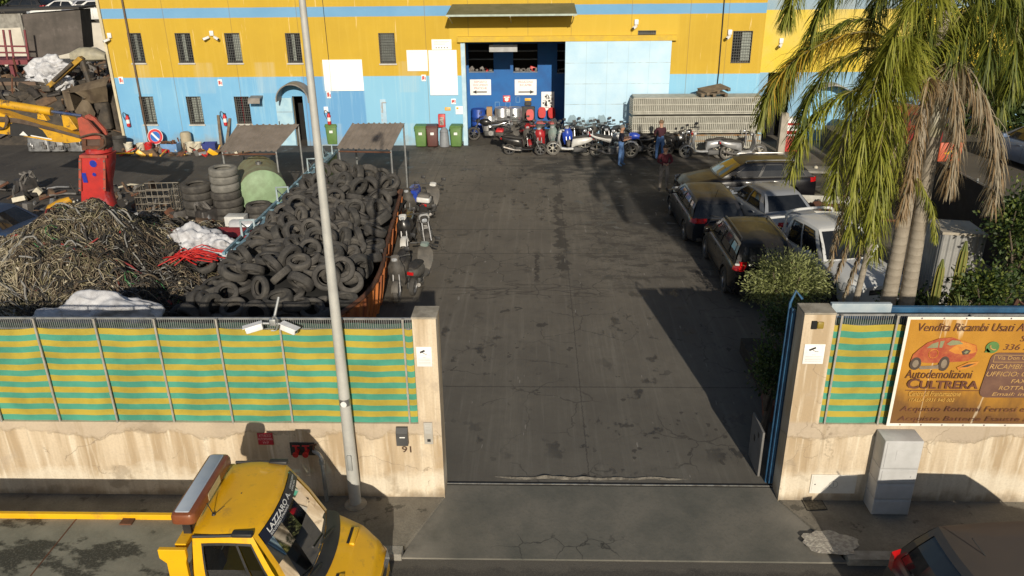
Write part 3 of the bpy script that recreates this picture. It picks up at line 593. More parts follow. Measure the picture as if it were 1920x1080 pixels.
HATCH=dict(L=4.35,W=1.80,wh=(1.28,-1.30,.32),belt=[(-2.18,.86),(-2.0,.98),(-1.6,1.0),(.9,.96),(1.2,.92),(1.9,.78),(2.18,.62)],gh=(1.02,.32,-1.70,-2.1,.96,1.42,.80,.60),
  win=[('F',.05,.95,.06,.93),('R',.10,.40,.08,.86),('R',.43,.74,.08,.86),('R',.77,.90,.12,.8),('L',.60,.90,.08,.86),('L',.26,.57,.08,.86),('L',.10,.23,.12,.8),('B',.08,.92,.08,.86)],tail=(.82,.98),head=(.60,.76),seams=(.85,-.1,-1.0),handles=(.1,-.85))
WAGON=dict(L=4.8,W=1.84,wh=(1.42,-1.42,.33),belt=[(-2.4,.82),(-2.25,.97),(-1.6,.99),(.8,.95),(1.1,.92),(2.1,.76),(2.4,.60)],gh=(1.05,.25,-1.75,-2.3,.96,1.45,.82,.62),
  win=[('F',.05,.95,.06,.93),('R',.10,.38,.08,.86),('R',.41,.68,.08,.86),('R',.71,.92,.1,.84),('L',.62,.90,.08,.86),('L',.32,.59,.08,.86),('L',.08,.29,.1,.84),('B',.08,.92,.08,.86)],tail=(.80,.95),head=(.58,.74),seams=(.9,-.1,-1.1),handles=(.1,-.9))
SEDAN=dict(L=4.6,W=1.78,wh=(1.38,-1.32,.31),belt=[(-2.3,.80),(-2.2,.93),(-1.75,.99),(-1.2,.97),(.8,.94),(1.05,.92),(2.0,.76),(2.3,.58)],gh=(.98,.20,-1.0,-1.62,.955,1.42,.80,.58),
  win=[('F',.05,.95,.06,.93),('R',.11,.47,.08,.86),('R',.51,.86,.08,.84),('L',.53,.89,.08,.86),('L',.14,.49,.08,.84),('B',.07,.93,.07,.9)],tail=(.70,.88),head=(.56,.72),seams=(.8,-.2,-1.1),handles=(.0,-.9),wiper=0)
SUV=dict(L=4.15,W=1.80,wh=(1.28,-1.28,.36),belt=[(-2.12,.93),(-2.05,1.05),(-1.6,1.07),(.9,1.03),(1.2,.99),(1.9,.90),(2.12,.72)],gh=(1.0,.40,-1.72,-2.04,1.05,1.57,.81,.62),
  win=[('F',.05,.95,.06,.93),('R',.10,.40,.08,.86),('R',.43,.72,.08,.86),('R',.75,.92,.1,.84),('L',.60,.90,.08,.86),('L',.28,.57,.08,.86),('L',.08,.25,.1,.84),('B',.08,.92,.08,.84)],tail=(.90,1.16),taillen=.2,head=(.70,.9),seams=(.85,-.1,-1.0),handles=(.1,-.85),clad=.36,lampw=.16)
PICK=dict(L=5.1,W=1.78,wh=(1.62,-1.45,.37),belt=[(-2.55,1.0),(-2.5,1.06),(.9,1.06),(1.1,1.06),(1.35,1.04),(2.3,.98),(2.55,.84)],gh=(1.15,.50,-.72,-.80,1.06,1.72,.78,.62),
  win=[('F',.05,.95,.05,.93),('R',.12,.50,.06,.86),('R',.56,.90,.06,.84),('L',.50,.88,.06,.86),('L',.10,.44,.06,.84),('B',.1,.9,.15,.85)],tail=(.75,1.0),taillen=.1,lampw=.12,head=(.72,.9),seams=(.95,.0,-.86),handles=(.15,-.7),clad=.34,bed=(-2.5,-.88,.72),wiper=0)
BEETLE=dict(L=4.1,W=1.74,wh=(1.3,-1.25,.32),belt=[(-2.05,.55),(-1.9,.80),(-1.4,.98),(-.9,.98),(.9,.95),(1.5,.92),(1.9,.75),(2.05,.5)],gh=(.95,.1,-.6,-1.55,.96,1.50,.74,.52),
  win=[('F',.06,.94,.06,.92),('R',.10,.5,.08,.86),('R',.55,.85,.1,.8),('L',.5,.9,.08,.86),('L',.15,.45,.1,.8),('B',.12,.88,.08,.8)],tail=(.60,.76),taillen=.3,head=(.56,.72),seams=(.85,-.4),handles=(-.2,),wiper=0,tr=.42,tf=.42,round=1.0,lampw=.05)
def V2(base,**k): d=dict(base); d.update(k); return d
# ================================================================ PARKED CARS
silver=M('satin roof rail',(.62,.62,.60),None,.35,.7); dust=(.16,.13,.085)
PB=paint('black dusty',(.006,.006,.008),(.075,.06,.042),.26); PN=paint('dark navy',(.010,.014,.022),(.09,.075,.058),.28); PS=paint('silver blue',(.20,.225,.265),(.27,.25,.22),.33); PK=paint('black suv',(.006,.006,.008),(.06,.05,.038),.25)
PW=paint('pickup silver',(.58,.59,.59),(.48,.47,.44),.35); PG=paint('graphite',(.05,.047,.045),(.15,.115,.085),.3); PL=paint('pale blue metallic',(.12,.17,.27),(.17,.20,.25),.35)
CG='cars parked along the right of the yard'
make_car('estate_car','black dusty estate car with pale roof rails parked sideways behind the others','car',(7.66,17.8,0),R_(183),PB,V2(WAGON,rails=silver,hanm=silver),CG)
make_car('hatchback_car','dark blue grey dusty hatchback seen from behind, left of the silver saloon','car',(5.56,14.45,0),R_(91),PN,V2(HATCH,aerial=1),CG)
make_car('saloon_car','silver saloon seen from behind between the dark hatchback and the pickup','car',(7.62,14.55,0),R_(100),PS,SEDAN,CG)
make_car('offroad_car','black tall off road car with roof ribs parked beside the olive bush','car',(5.93,10.2,0),R_(90),PK,V2(SUV,rails=M('dark rail',(.10,.10,.11),None,.4),aerial=0),CG)
pk,_=make_car('pickup_truck','silver white double cab pickup with empty bed parked nose towards the fence','pickup',(7.95,9.75,0),R_(-76),PW,PICK,CG)
m_=MB(PW); m_.tube(bez([(-.95,.74,1.05),(-.95,.70,1.5),(-.92,.6,1.78),(-.92,-.6,1.78),(-.95,-.70,1.5),(-.95,-.74,1.05)],20),.04,8); m_.obj('roll_bar',pk)
make_car('compact_car','dark graphite people carrier parked on the road by the kerb, seen from behind','car',(7.0,-2.98,-.135),R_(3),PG,V2(HATCH,L=4.25,W=1.82,gh=(1.15,.45,-1.6,-2.0,.99,1.62,.82,.64),tail=(.90,1.15),taillen=.15,lampw=.1,aerial=1,belt=[(-2.12,.9),(-2.0,1.02),(-1.6,1.04),(.9,.98),(1.2,.94),(1.9,.8),(2.12,.64)],hanm=silver))
bq=G(1962,322,.95); make_car('beetle_car','pale blue round backed small car parked on the raised yard behind black netting','car',(bq.x,bq.y+1.0,.95),R_(100),PL,BEETLE)
make_car('red_car','red car half hidden behind the palm fronds on the raised yard','car',(15.3,23.5,.95),R_(100),paint('faded red',(.20,.02,.02)),HATCH)
# ================================================================ YELLOW RECOVERY TRUCK
yel_t=M('truck yellow',(.82,.45,.008),(.74,.395,.010),.36,0,1.6,coat=.4,c3=(.60,.33,.025),s3=5.); yel_d=M('truck roof yellow',(.80,.45,.015),(.72,.40,.02),.55,0,1.2)
gl=bpy.data.materials.new('tinted glass'); gl.use_nodes=True; n=gl.node_tree.nodes; l=gl.node_tree.links; n.remove(n['Principled BSDF'])
tr=n.new('ShaderNodeBsdfTransparent'); tr.inputs[0].default_value=(.17,.225,.25,1); go=n.new('ShaderNodeBsdfGlossy'); go.inputs['Roughness'].default_value=.03; fr=n.new('ShaderNodeFresnel'); fr.inputs[0].default_value=1.5; mx=n.new('ShaderNodeMixShader')
l.new(fr.outputs[0],mx.inputs[0]); l.new(tr.outputs[0],mx.inputs[1]); l.new(go.outputs[0],mx.inputs[2]); l.new(mx.outputs[0],n['Material Output'].inputs[0])
TR=dict(L=2.1,W=1.98,wh=(.34,-5.2,.34),belt=[(-1.05,1.30),(.1,1.30),(.2,1.29),(.65,1.15),(.92,.98),(1.05,.80)],gh=(.16,-.28,-1.02,-1.04,1.28,2.2,.89,.73),
  win=[('F',.05,.95,.03,.95),('R',.10,.30,.05,.86),('R',.32,.84,.05,.86),('L',.16,.68,.05,.86),('L',.70,.90,.05,.86)],head=(.62,.88),seams=(.1,-.9),handles=(-.7,),wiper=0,glass=gl,bulge=.15,tf=.34,round=.95,trim=black,mirror=1,mirm=black,sb=.0)
trk,Q=make_car('recovery_truck','yellow recovery truck with flat car bed and light bar parked by the wall','truck',(-3.17,-2.70,-.135),0,yel_t,TR)
for q in KIDS(trk):       # rear wheels belong under the bed
    pass
t=NT('truck deck',.7); n1=t.noise(1.3,detail=8,rough=.66); dk_=t.mix(t.ramp(n1,.38,.62),(.25,.235,.19),(.16,.152,.122)); st_=t.noise(.85,(1.,1.5,1),9,.62,(2,6,1)); dk_=t.mix(t.ramp(st_,.50,.54,0,.9),dk_,(.03,.027,.022)); dk_=t.mix(t.ramp(t.noise(40,detail=3),.5,.75,0,.4),dk_,(.32,.3,.25))
m_=MB(t.done(dk_,n1,.3,.01),yel_t,rust)
m_.box(-9.0,-1.56,-.93,.93,.98,1.045); m_.box(-5.62,-5.60,-.93,.93,1.0455,1.049,2); m_.box(-3.62,-3.60,-.93,.93,1.0455,1.049,2); m_.obj('bed',trk)
for s in (-1,1):
    m_=MB(yel_t); y=s*.965; m_.prism([(-9.3,1.02),(-9.0,.94),(-1.55,.94),(-1.55,1.13),(-8.9,1.13)],y-.034,y+.034,'y'); m_.obj('bed_rail',trk,bevel=.01)
m_=MB(rust); m_.box(-2.9,-2.72,.8,.925,1.05,1.075); m_.obj('bracket',trk)
m_=MB(yel_t)
for s in (-1,1):
    m_.prism([(-1.34,.9),(-1.10,.9),(-1.10,1.85),(-1.08,1.93),(-1.08,2.06),(-1.42,2.06),(-1.42,1.93),(-1.34,1.85)],s*.80-.06,s*.86+.06,'y')
m_.box(-1.26,-1.12,-.74,.74,1.96,2.05); m_.obj('headboard',trk,bevel=.008)
# roof light bar
m_=MB(M('amber brown dome',(.20,.06,.025),(.24,.08,.03),.3,coat=.4),M('light bar top',(.42,.47,.53),(.36,.42,.50),.5),M('cream lens',(.62,.55,.30),(.5,.45,.28),.4))
m_.T=Matrix.Translation((-1.14,-.02,2.36)); m_.rbox(-.155,.155,-.66,.66,-.09,.075,.075,0); m_.rbox(-.105,.075,-.6,.6,.07,.086,.02,1); m_.box(.1555,.16,-.2,.2,-.06,.045,2); m_.T=Matrix.Identity(4)
lb=m_.obj('light_bar',trk); m_=MB(black); m_.box(-1.22,-1.12,-.55,-.5,2.051,2.28); m_.box(-1.22,-1.12,.45,.5,2.051,2.28); m_.obj('bracket',lb)
# black gutters and roof racks, aerial, hood vents, wipers, sun strip, cab interior
m_=MB(black)
for s in (-1,1):
    m_=MB(black); m_.tube([(-1.0,s*.765,2.19),(-.35,s*.755,2.205)],.022,6); m_.rbox(-.52,-.26,s*.745-.045,s*.745+.045,2.19,2.245,.02); m_.obj('roof_gutter',trk)
m_=MB(black); m_.tube([(-.86,-.42,2.24),(-.92,-.42,2.42)],.006,5); m_.tube([(-.86,-.42,2.24),(-.70,-.42,2.38)],.004,5); m_.lathe([(.03,2.235),(.02,2.265)],8,c=(-.86,-.42,0)); m_.obj('aerial',trk)
for s in (-1,1):
    m_=MB(yel_t,dark); 
    x=.62; z=prof(TR['belt'],x)+.035; m_.rbox(x-.02,x+.05,s*.46-.17,s*.46+.17,z-.05,z+.014,.012); m_.box(x-.06,x-.0205,s*.46-.16,s*.46+.16,z-.03,z+.014,1); m_.obj('bonnet_vent',trk)
m_=MB(black)
P_=[[Q['gpt']('F',s_,.0)+Vector((d,0,h)) for d,h in ((-.02,.035),(.05,.03),(.13,.012),(.17,-.02))] for s_ in np.linspace(.02,.98,14)]; m_.grid(P_)
for y in (.45,-.25): a=Vector((.36,y,1.32)); m_.tube([a,a+Vector((-.06,-.45,.11))],.016,6)
m_.obj('windscreen_cowl',trk)
m_=MB(M('navy sun strip',(.012,.015,.035),None,.4),white)
P_=[[Q['gpt']('F',s_,k)+Vector((.012,0,.006)) for k in (.80,.95)] for s_ in np.linspace(.05,.95,14)]; m_.grid(P_,0)
# lettering follows the strip: reads from the near side upwards
cu=bpy.data.curves.new('t','FONT'); cu.body='LAZZARO A.'; cu.offset=.02; o=bpy.data.objects.new('t',cu); COL.objects.link(o); me=bpy.data.meshes.new_from_object(o.evaluated_get(bpy.context.evaluated_depsgraph_get())); bpy.data.objects.remove(o)
X0=min(v.co.x for v in me.vertices); X1=max(v.co.x for v in me.vertices); Y1=max(v.co.y for v in me.vertices)
def strip(u,v): return Q['gpt']('F',.95-u*.9,.82+.10*v)+Vector((.02,0,.010))
def onstrip(me,u0,u1,v0,v1):
    m_.add([strip(lerp(u0,u1,(v.co.x-X0)/(X1-X0)),lerp(v0,v1,v.co.y/Y1)) for v in me.vertices],[tuple(p.vertices) for p in me.polygons],1)
onstrip(me,.10,.66,.38,1.05)
for t_,u0,u1,v0,v1 in (('SOCCORSO STRADALE',.10,.52,.0,.25),('CARROZZERIA',.72,.96,.62,.9),('OFFICINA',.72,.9,.2,.48)):
    cu.body=t_; o=bpy.data.objects.new('t',cu); COL.objects.link(o); me=bpy.data.meshes.new_from_object(o.evaluated_get(bpy.context.evaluated_depsgraph_get())); bpy.data.objects.remove(o)
    X0=min(v.co.x for v in me.vertices); X1=max(v.co.x for v in me.vertices); Y1=max(v.co.y for v in me.vertices); onstrip(me,u0,u1,v0,v1)
m_.obj('sun_strip',trk)
seatb=M('seat cloth',(.02,.055,.12),(.03,.07,.13),.9)
for y in (.45,-.42):
    m_=MB(seatb); m_.rbox(-.9,-.42,y-.26,y+.26,.75,.95,.08); m_.T=Matrix.Translation((-.9,y,.9))@Matrix.Rotation(-.2,4,'Y'); m_.rbox(-.08,.08,-.25,.25,0,.62,.06); m_.rbox(-.06,.06,-.13,.13,.64,.82,.05); m_.T=Matrix.Identity(4); m_.obj('seat',trk)
m_=MB(M('dashboard',(.035,.038,.04),(.05,.05,.05),.7),M('dash paper',(.62,.62,.55),(.5,.5,.45),.8),M('dash paper blue',(.12,.42,.6))); m_.rbox(-.24,.16,-.8,.8,1.0,1.22,.06); m_.box(-.05,.14,.22,.5,1.222,1.228,1); m_.box(-.15,-.055,.2,.48,1.222,1.228,2)
m_.T=Matrix.Translation((-.34,.42,1.22))@Matrix.Rotation(-.9,4,'Y'); m_.torus(.2,.018,20,6); m_.T=Matrix.Identity(4); m_.obj('dashboard',trk)
m_=MB(black); m_.box(-1.02,.3,-.85,.85,.5,.56); m_.obj('cab_floor',trk)
for xw in (-5.0,-5.75):
    for s in (-1,1): make_wheel(.34,.2,trk,(xw,s*.8,.34))
# ================================================================ STREET FRONT
t=NT('stained plaster',.9); n1=t.noise(1.0,detail=9,rough=.66); n2=t.noise(26,detail=6); st=t.noise(1.5,(2.0,1,.16),8,.55); st2=t.noise(3.1,(2.4,1,.16),7,.6,(3,1,7)); pt=t.noise(1.4,(1,1,1),9,.7,(8,2,2))
c=t.mix(t.ramp(st,.42,.58),(.62,.515,.375),(.43,.325,.205)); c=t.mix(t.ramp(st2,.52,.66,0,.8),c,(.74,.66,.52)); c=t.mix(t.ramp(pt,.56,.66,0,.6),c,(.44,.36,.27)); 
low=t.band(t.math('ADD',t.z,t.ramp(n1,.3,.7,-.22,.22)),.12,.50,.1); c=t.mix(t.math('MULTIPLY',low,.6),c,(.74,.68,.56))
topb=t.ramp(t.math('ADD',t.z,t.ramp(n1,.25,.75,-.22,.22)),1.24,1.29); c=t.mix(t.math('MULTIPLY',topb,t.ramp(t.z,1.56,1.50)),c,t.mix(t.ramp(pt,.4,.6),(.52,.43,.32),(.44,.36,.27)))
bot=t.ramp(t.math('ADD',t.z,t.ramp(n1,.3,.7,-.15,.15)),.14,.0); c=t.mix(t.math('MULTIPLY',bot,.7),c,(.2,.17,.13))
c=t.mix(t.ramp(n2,.45,.8,0,.35),c,(.32,.26,.19)); rim=t.band(t.math('ADD',t.z,t.ramp(n1,.25,.75,-.22,.22)),1.225,1.255,.012); c=t.mix(t.math('MULTIPLY',rim,t.ramp(pt,.42,.55,0,.65)),c,(.27,.215,.15))
stn=t.ramp(t.noise(1.2,detail=6,off=(1,7,3)),.62,.68); c=t.mix(t.math('MULTIPLY',stn,.6),c,(.30,.24,.17)); c=t.mix(t.math('MULTIPLY',t.ramp(t.noise(2.1,(2.6,1,.22),8,.6,(9,9,3)),.56,.68),.6),c,(.33,.25,.16)); ck=t.ramp(t.voro(.7,(1,1,1),.6),0,.008,1,0); c=t.mix(t.math('MULTIPLY',ck,t.ramp(n1,.5,.56,0,.7)),c,(.22,.17,.12))
pl=t.done(c,t.math('ADD',t.math('MULTIPLY',n2,.5),t.math('MULTIPLY',topb,1.2)),.55,.014)
capm=M('grey weathered mortar',(.40,.36,.29),(.25,.22,.17),.95,0,4,bump=.5)
bw=thing('boundary_wall','low stained cream plaster wall with gate pillar, left of the driveway','wall')
m_=MB(pl,capm); m_.box(-45,-1.911,0,.28,-.25,1.46); m_.obj('wall',bw)
m_=MB(pl,capm); m_.box(-1.911,-1.54,0,.42,-.25,3.35); m_.obj('pillar',bw)
m_=MB(capm); m_.box(-1.925,-1.525,-.012,.435,3.352,3.385); m_.obj('coping',bw,bevel=.01)
bw2=thing('boundary_wall','low stained cream plaster wall with gate pillar, right of the driveway','wall')
m_=MB(pl); m_.box(4.561,45,0,.28,-.25,1.50); m_.obj('wall',bw2)
m_=MB(pl); m_.box(4.09,4.561,0,.36,-.25,3.44); m_.obj('pillar',bw2)
m_=MB(capm); m_.box(4.08,4.57,-.012,.37,3.442,3.475); m_.obj('coping',bw2,bevel=.01)
m_=MB(M('dim yellow lens',(.30,.21,.02),(.2,.14,.02),.4),dark); m_.rbox(4.29,4.39,-.04,-.0005,3.22,3.33,.015); m_.box(4.21,4.288,-.03,-.0005,3.21,3.34,1); plain('gate_lamp','small yellow gate lamp at the top of the right pillar','lamp',m_)
# striped privacy cloth fences
gcl=M('green stripe cloth',(.072,.32,.225),(.045,.225,.16),.85,0,1.3,bump=.25,bscale=300); ycl=M('yellow stripe cloth',(.45,.35,.045),(.31,.245,.034),.85,0,1.3,bump=.25,bscale=300); net=M('dark green net',(.05,.11,.09),(.035,.08,.065),.9,0,4)
def sagf(u,x,seed): return 4*u*(1-u)*(.022+.02*noise.noise((seed*3.1,1,0)))
def fence(root,posts,zb,zt,ztop,xend0,xend1):
    for i,x in enumerate(posts):
        m_=MB(M('fence post grey',(.40,.38,.34),(.30,.28,.25),.6,.2,6)); y=.012 if i%2 else .018; m_.box(x-.014,x+.014,y-.014,y+.012,zb-.02,ztop); m_.box(x-.02,x+.02,y-.024,y+.03,ztop,ztop+.012)
        for zz in (zb+.5,zb+1.2): m_.box(x-.018,x+.018,y-.018,y-.0145,zz,zz+.05)
        m_.obj('post',root)
    ps=[xend0]+[p for p in posts if xend0<p<xend1]+[xend1]; N=16
    for i,(a,b) in enumerate(zip(ps,ps[1:])):
        m_=MB(ycl,gcl); nx=14; P=[]
        for r in range(N*2+1):
            v=r/(N*2); row=[]
            for k in range(nx+1):
                u=k/nx; x=a+.003+(b-a-.006)*u; w_=noise.noise((x*1.7,v*3,i*2.3)); z=lerp(zt,zb,v)-sagf(u,x,i)*(1-v*.8)+.012*noise.noise((x*2.5,v*6,5+i))*(1-v); row.append((x,.05+.018*w_+.012*math.sin(x*11+v*3)*.5,z))
            P.append(row)
        m_.grid(P[::-1],0,True,lambda ii,jj:(1 if ((N*2-1-ii)//2)%2 else 0)); m_.obj('striped_cloth',root)
    m_=MB(galv); m_.box(xend0,xend1,.07,.10,ztop-.03,ztop); m_.box(xend0,xend1,.075,.095,ztop-.2,ztop-.185)
    x=xend0
    while x<xend1: m_.box(x-.004,x+.004,.076,.092,ztop-.4,ztop-.03); x+=.034
    m_.obj('mesh_panel',root)
    m_=MB(net); P=[]
    for z,o in ((zb,.12),(ztop-.3,.115),(ztop-.09,.112)): P.append([(x,o,z-.03*abs(math.sin(x*3.3))*(z>zb+1)) for x in np.linspace(xend0,xend1,60)])
    m_.grid(P); m_.obj('net',root)
fl=thing('striped_fence','long metal fence hung with green and yellow striped cloth, left of the gateway','fence',(0,0,0))
fence(fl,[-13.85,-12.86,-11.85,-10.86,-9.86,-8.87,-7.885,-6.915,-5.965,-4.98,-3.99,-3.045,-2.055],1.465,3.165,3.335,-14.5,-1.92)
fr_=thing('striped_fence','short metal fence hung with green and yellow striped cloth, right of the gateway','fence',(0,0,0))
fence(fr_,[4.66,5.5,6.6,7.7,8.8],1.505,3.26,3.42,4.575,9.0)
# banner
bt=NT('weathered banner',.35); n1=bt.noise(.9,detail=7); n3=bt.noise(2.0,(1,1,.5),6,.6,(6,2,2)); st=bt.noise(2,(5,1,.35),5,.5)
c=bt.mix(bt.ramp(n1,.35,.65),(.50,.25,.035),(.36,.17,.025)); c=bt.mix(bt.math('MULTIPLY',bt.ramp(bt.math('ADD',bt.z,bt.ramp(n3,.3,.7,-.35,.35)),2.35,1.75),.85),c,(.13,.065,.03)); c=bt.mix(bt.ramp(n3,.58,.7,0,.55),c,(.20,.10,.035))
c=bt.mix(bt.math('MULTIPLY',bt.ramp(bt.voro(.7,(1.1,1,.12),.25),0,.007,1,0),.5),c,(.8,.7,.52)); bnm=bt.done(c,bt.noise(2.2,(2.5,1,.6),5),.35,.03)
bn=thing('banner','weathered orange brown advertising banner of the car breaker on the right fence','banner')
m_=MB(bnm,white); bx0,bx1,bz0,bz1=5.62,8.95,1.53,3.43
m_.grid([[(x,-.05+.012*noise.noise((x*1.3,z*1.3,4)),z) for x in np.linspace(bx0,bx1,40)] for z in np.linspace(bz0,bz1,20)])
m_.obj('sheet',bn)
m_=MB(M('white hem',(.78,.76,.70),(.7,.66,.58),.6),steel); e_=.035; y=-.066
for a,b,c_,d in ((bx0-.012,bx0+e_,bz0-.012,bz1+.012),(bx1-e_,bx1+.012,bz0-.012,bz1+.012),(bx0+e_,bx1-e_,bz0-.012,bz0+e_),(bx0+e_,bx1-e_,bz1-e_,bz1+.012)): m_.box(a,b,y,y+.005,c_,d)
for k in range(10):
    for z in (bz0+.012,bz1-.012): m_.lathe([(.001,y-.004),(.014,y-.004),(.014,y-.0001)],8,1,'y',(bx0+.2+k*.33,0,z))
m_.obj('hem',bn)
brn=M('dark brown print',(.10,.035,.02),(.16,.06,.03),.6); gld=M('gold print',(.62,.36,.08),None,.6); brl=M('brown panel print',(.12,.06,.045),(.17,.09,.06),.5)
Y=-.068
m_=MB(brn,gld,brl,M('tan print',(.50,.30,.10)),M('green print',(.10,.22,.06)))
k=.012
m_.text('Vendita Ricambi Usati Auto',5.80,3.20,1.80,.135,Y,0,shear=.22)
m_.text('Autodemolizioni',5.75,2.385,1.02,.15,Y,0,shear=.12)
m_.text('C',5.80,2.20,.19,.185,Y-.001,0,bold=.03); m_.text('ULTRERA',6.00,2.20,.90,.145,Y-.001,0,bold=.03); m_.box(5.80,6.95,Y-.0005,Y,2.165,2.175,0)
m_.text('Centro di Frantumazione',5.86,2.07,.80,.09,Y,1,shear=.2); m_.text('ITALIA 0931 940 002',5.88,1.97,.7,.06,Y,1,shear=.2)
m_.text('Acquisto Rottami Ferrosi e',5.77,1.76,1.95,.125,Y,0,shear=.22); m_.text('Acquisto Batterie Esauste al',5.76,1.585,2.1,.115,Y,0,shear=.22)
pp=[(7.22,2.10)]; P_=[]
for (cx,cz,a0) in ((8.7,2.72,0),(7.10,2.72,90),(7.06,2.17,180),(8.7,2.17,270)):
    for j in range(6): a=R_(a0+18*j); P_.append((cx+.12*math.cos(a),cz+.12*math.sin(a)))
m_.prism([(p[0],p[1]) for p in P_],Y-.0005,Y+.002,'y',2)
Z=Y-.003
m_.text('Via Don Giuseppe',7.08,2.70,.75,.085,Z,3); 
for a,b,c_,d in ((7.03,7.86,2.795,2.803),(7.03,7.86,2.675,2.683),(7.03,7.038,2.683,2.795)): m_.box(a,b,Z,Z+.0015,c_,d,3)
m_.text('RICAMBI: 0931.946022',7.0,2.56,1.2,.082,Z,3,shear=.2); m_.text('UFFICIO: 0931.946045',6.98,2.43,1.2,.082,Z,3,shear=.2); m_.text('FAX: 0931.946',7.38,2.31,.75,.07,Z,3,shear=.2); m_.text('ROTTAMI',7.22,2.19,.5,.07,Z,3,shear=.2); m_.text('Email: info',7.14,2.085,.62,.06,Z,3,shear=.2)
m_.text('336 234',7.14,2.885,.55,.10,Y,0,shear=.2); m_.text('Servizio',7.36,3.03,.5,.1,Y,0,shear=.2)
m_.lathe([(.001,Y-.001),(.10,Y-.001),(.10,Y)],20,4,'y',(6.97,0,2.93)); m_.prism([(6.87,2.84),(6.96,2.85),(6.89,2.92)],Y-.001,Y,'y',4); m_.tube(bez([(6.93,Y-.003,2.97),(6.94,Y-.003,2.92),(6.99,Y-.003,2.89),(7.02,Y-.003,2.90)],8),.012,5,3)
m_.obj('lettering',bn)
# wrecked car drawing on the banner
m_=MB(M('print red',(.33,.06,.03),(.42,.12,.04),.5,0,8),M('print orange',(.50,.17,.03),(.58,.25,.04),.5,0,8),M('print dark',(.05,.035,.03),(.09,.06,.04),.6),M('print grey green',(.26,.27,.15),None,.5),M('print grey',(.27,.22,.16),(.16,.12,.09),.5))
def flat(poly,m,l): m_.prism(poly,Y-.0012*l-.001,Y-.0012*l,'y',m)
ox,oz=5.78,2.62
def sh(ps): return [(ox+p[0]*.0090,oz+p[1]*.0092) for p in ps]
flat(sh([(0,8),(2,20),(10,30),(22,42),(40,50),(62,52),(78,46),(90,42),(104,38),(108,28),(106,16),(96,8),(70,6),(30,4)]),0,1)
flat(sh([(60,28),(78,45),(104,37),(107,25),(90,20),(72,22)]),1,2)
flat(sh([(22,32),(30,40),(40,44),(41,33)]),3,2); flat(sh([(43,33),(43,45),(50,46),(48,33)]),3,2); flat(sh([(54,40),(62,47),(74,46),(82,40),(60,37)]),3,3)
flat(sh([(12,-2),(40,-1),(56,3),(60,-6),(20,-8)]),4,1)
for cx,cz,rx,rz_ in ((9,3,9.5,12),(57,3,9,14)):
    flat(sh([(cx+rx*math.cos(a),cz+rz_*math.sin(a)) for a in np.linspace(0,6.283,20)[:-1]]),2,4); flat(sh([(cx+rx*.55*math.cos(a),cz+rz_*.6*math.sin(a)) for a in np.linspace(0,6.283,20)[:-1]]),4,5)
flat(sh([(82,26),(88,31),(97,28),(94,21),(85,20)]),2,5); flat(sh([(86,24),(90,28),(94,26),(90,22)]),3,6); flat(sh([(80,-4),(98,6),(116,8),(112,0),(96,-6),(84,-9)]),1,3); flat(sh([(84,-4),(98,2),(110,4),(98,-3)]),2,4)
m_.tube([(ox+.32+.07*math.cos(a),Y-.006,oz+.20+.075*math.sin(a)) for a in np.linspace(0,6.283,18)],.008,4,1)
m_.obj('wreck_drawing',bn)
# blue sliding gate standing open behind the right wall
gb=M('gate blue',(.03,.12,.24),(.02,.07,.15),.5,0,4); gb2=M('gate pale',(.40,.46,.50),(.30,.38,.44),.5)
gt=thing('sliding_gate','blue steel sliding gate drawn open behind the right gate pillar','gate')
m_=MB(gb,gb2); m_.box(4.025,4.075,.37,.44,.06,3.36); m_.box(9.2,9.28,.37,.44,.06,3.36); m_.box(4.05,9.2,.37,.44,.06,.22); m_.box(4.05,9.2,.375,.435,1.6,1.68); m_.obj('frame',gt,bevel=.006)
m_=MB(gb2,gb); m_.box(4.62,5.55,.365,.445,3.301,3.46,0); m_.box(5.55,9.2,.365,.445,3.301,3.40,1); m_.obj('top_rail',gt,bevel=.006)
m_=MB(M('gate sheet',(.02,.07,.15),(.015,.05,.1),.6)); m_.box(4.05,9.2,.395,.412,.22,3.3); 
for i in range(34): x=4.1+i*.15; m_.box(x,x+.05,.385,.394,.25,3.28)
m_.obj('sheet',gt)
m_=MB(gb); m_.tube([(4.02,.50,.0),(4.02,.50,3.42),(4.10,.55,3.60),(4.2,.5,3.48)],.024,8); plain('gate_guide','tall blue guide post with a pointed bracket on top beside the open gate','post',m_)
m_=MB(M('grey cabinet',(.16,.155,.15),(.13,.125,.12),.7),black); m_.rbox(3.90,3.94,.62,1.3,.02,.92,.01); m_.box(3.893,3.8995,.8,.86,.7,.78,1); m_.box(3.893,3.8995,1.0,1.07,.5,.6,1); plain('perforated_plate','thin grey plate with two holes standing inside the gateway beside the gate','panel',m_)
# wall mounted small things
def wallr(x0,y0,x1,y1): a=V(x0,y0,0); b=V(x1,y1,0); return a.x,b.x,b.z,a.z
x0,x1,z0,z1=wallr(482,811,514,833); m_=MB(M('red enamel',(.42,.015,.03),(.36,.015,.03),.4),M('pink letters',(.75,.45,.45))); m_.rbox(x0,x1,-.02,-.004,z0,z1,.006); s_=plain('hydrant_sign','small red plate with white lettering on the plaster wall behind the truck','sign',m_)
m_=MB(_mats['pink letters']); q=(z1-z0)/4; m_.text('ATTACCO',(x0+x1)/2,z1-q*1.25,.2,q*.8,-.0215,0,center=True); m_.text('AUTOPOMPA',(x0+x1)/2,z1-q*2.4,.25,q*.8,-.0215,0,center=True); m_.text('VV.F',(x0+x1)/2,z1-q*3.6,.1,q*.8,-.0215,0,center=True); m_.obj('lettering',s_)
x0,x1,z0,z1=wallr(543,829,592,853); hy=thing('hydrant_connection','twin red fire hose connection in a dark wall recess','hydrant',(x0,0,z0))
m_=MB(M('recess dark',(.05,.045,.04))); m_.box(0,x1-x0,-.012,-.004,0,z1-z0); m_.obj('recess',hy)
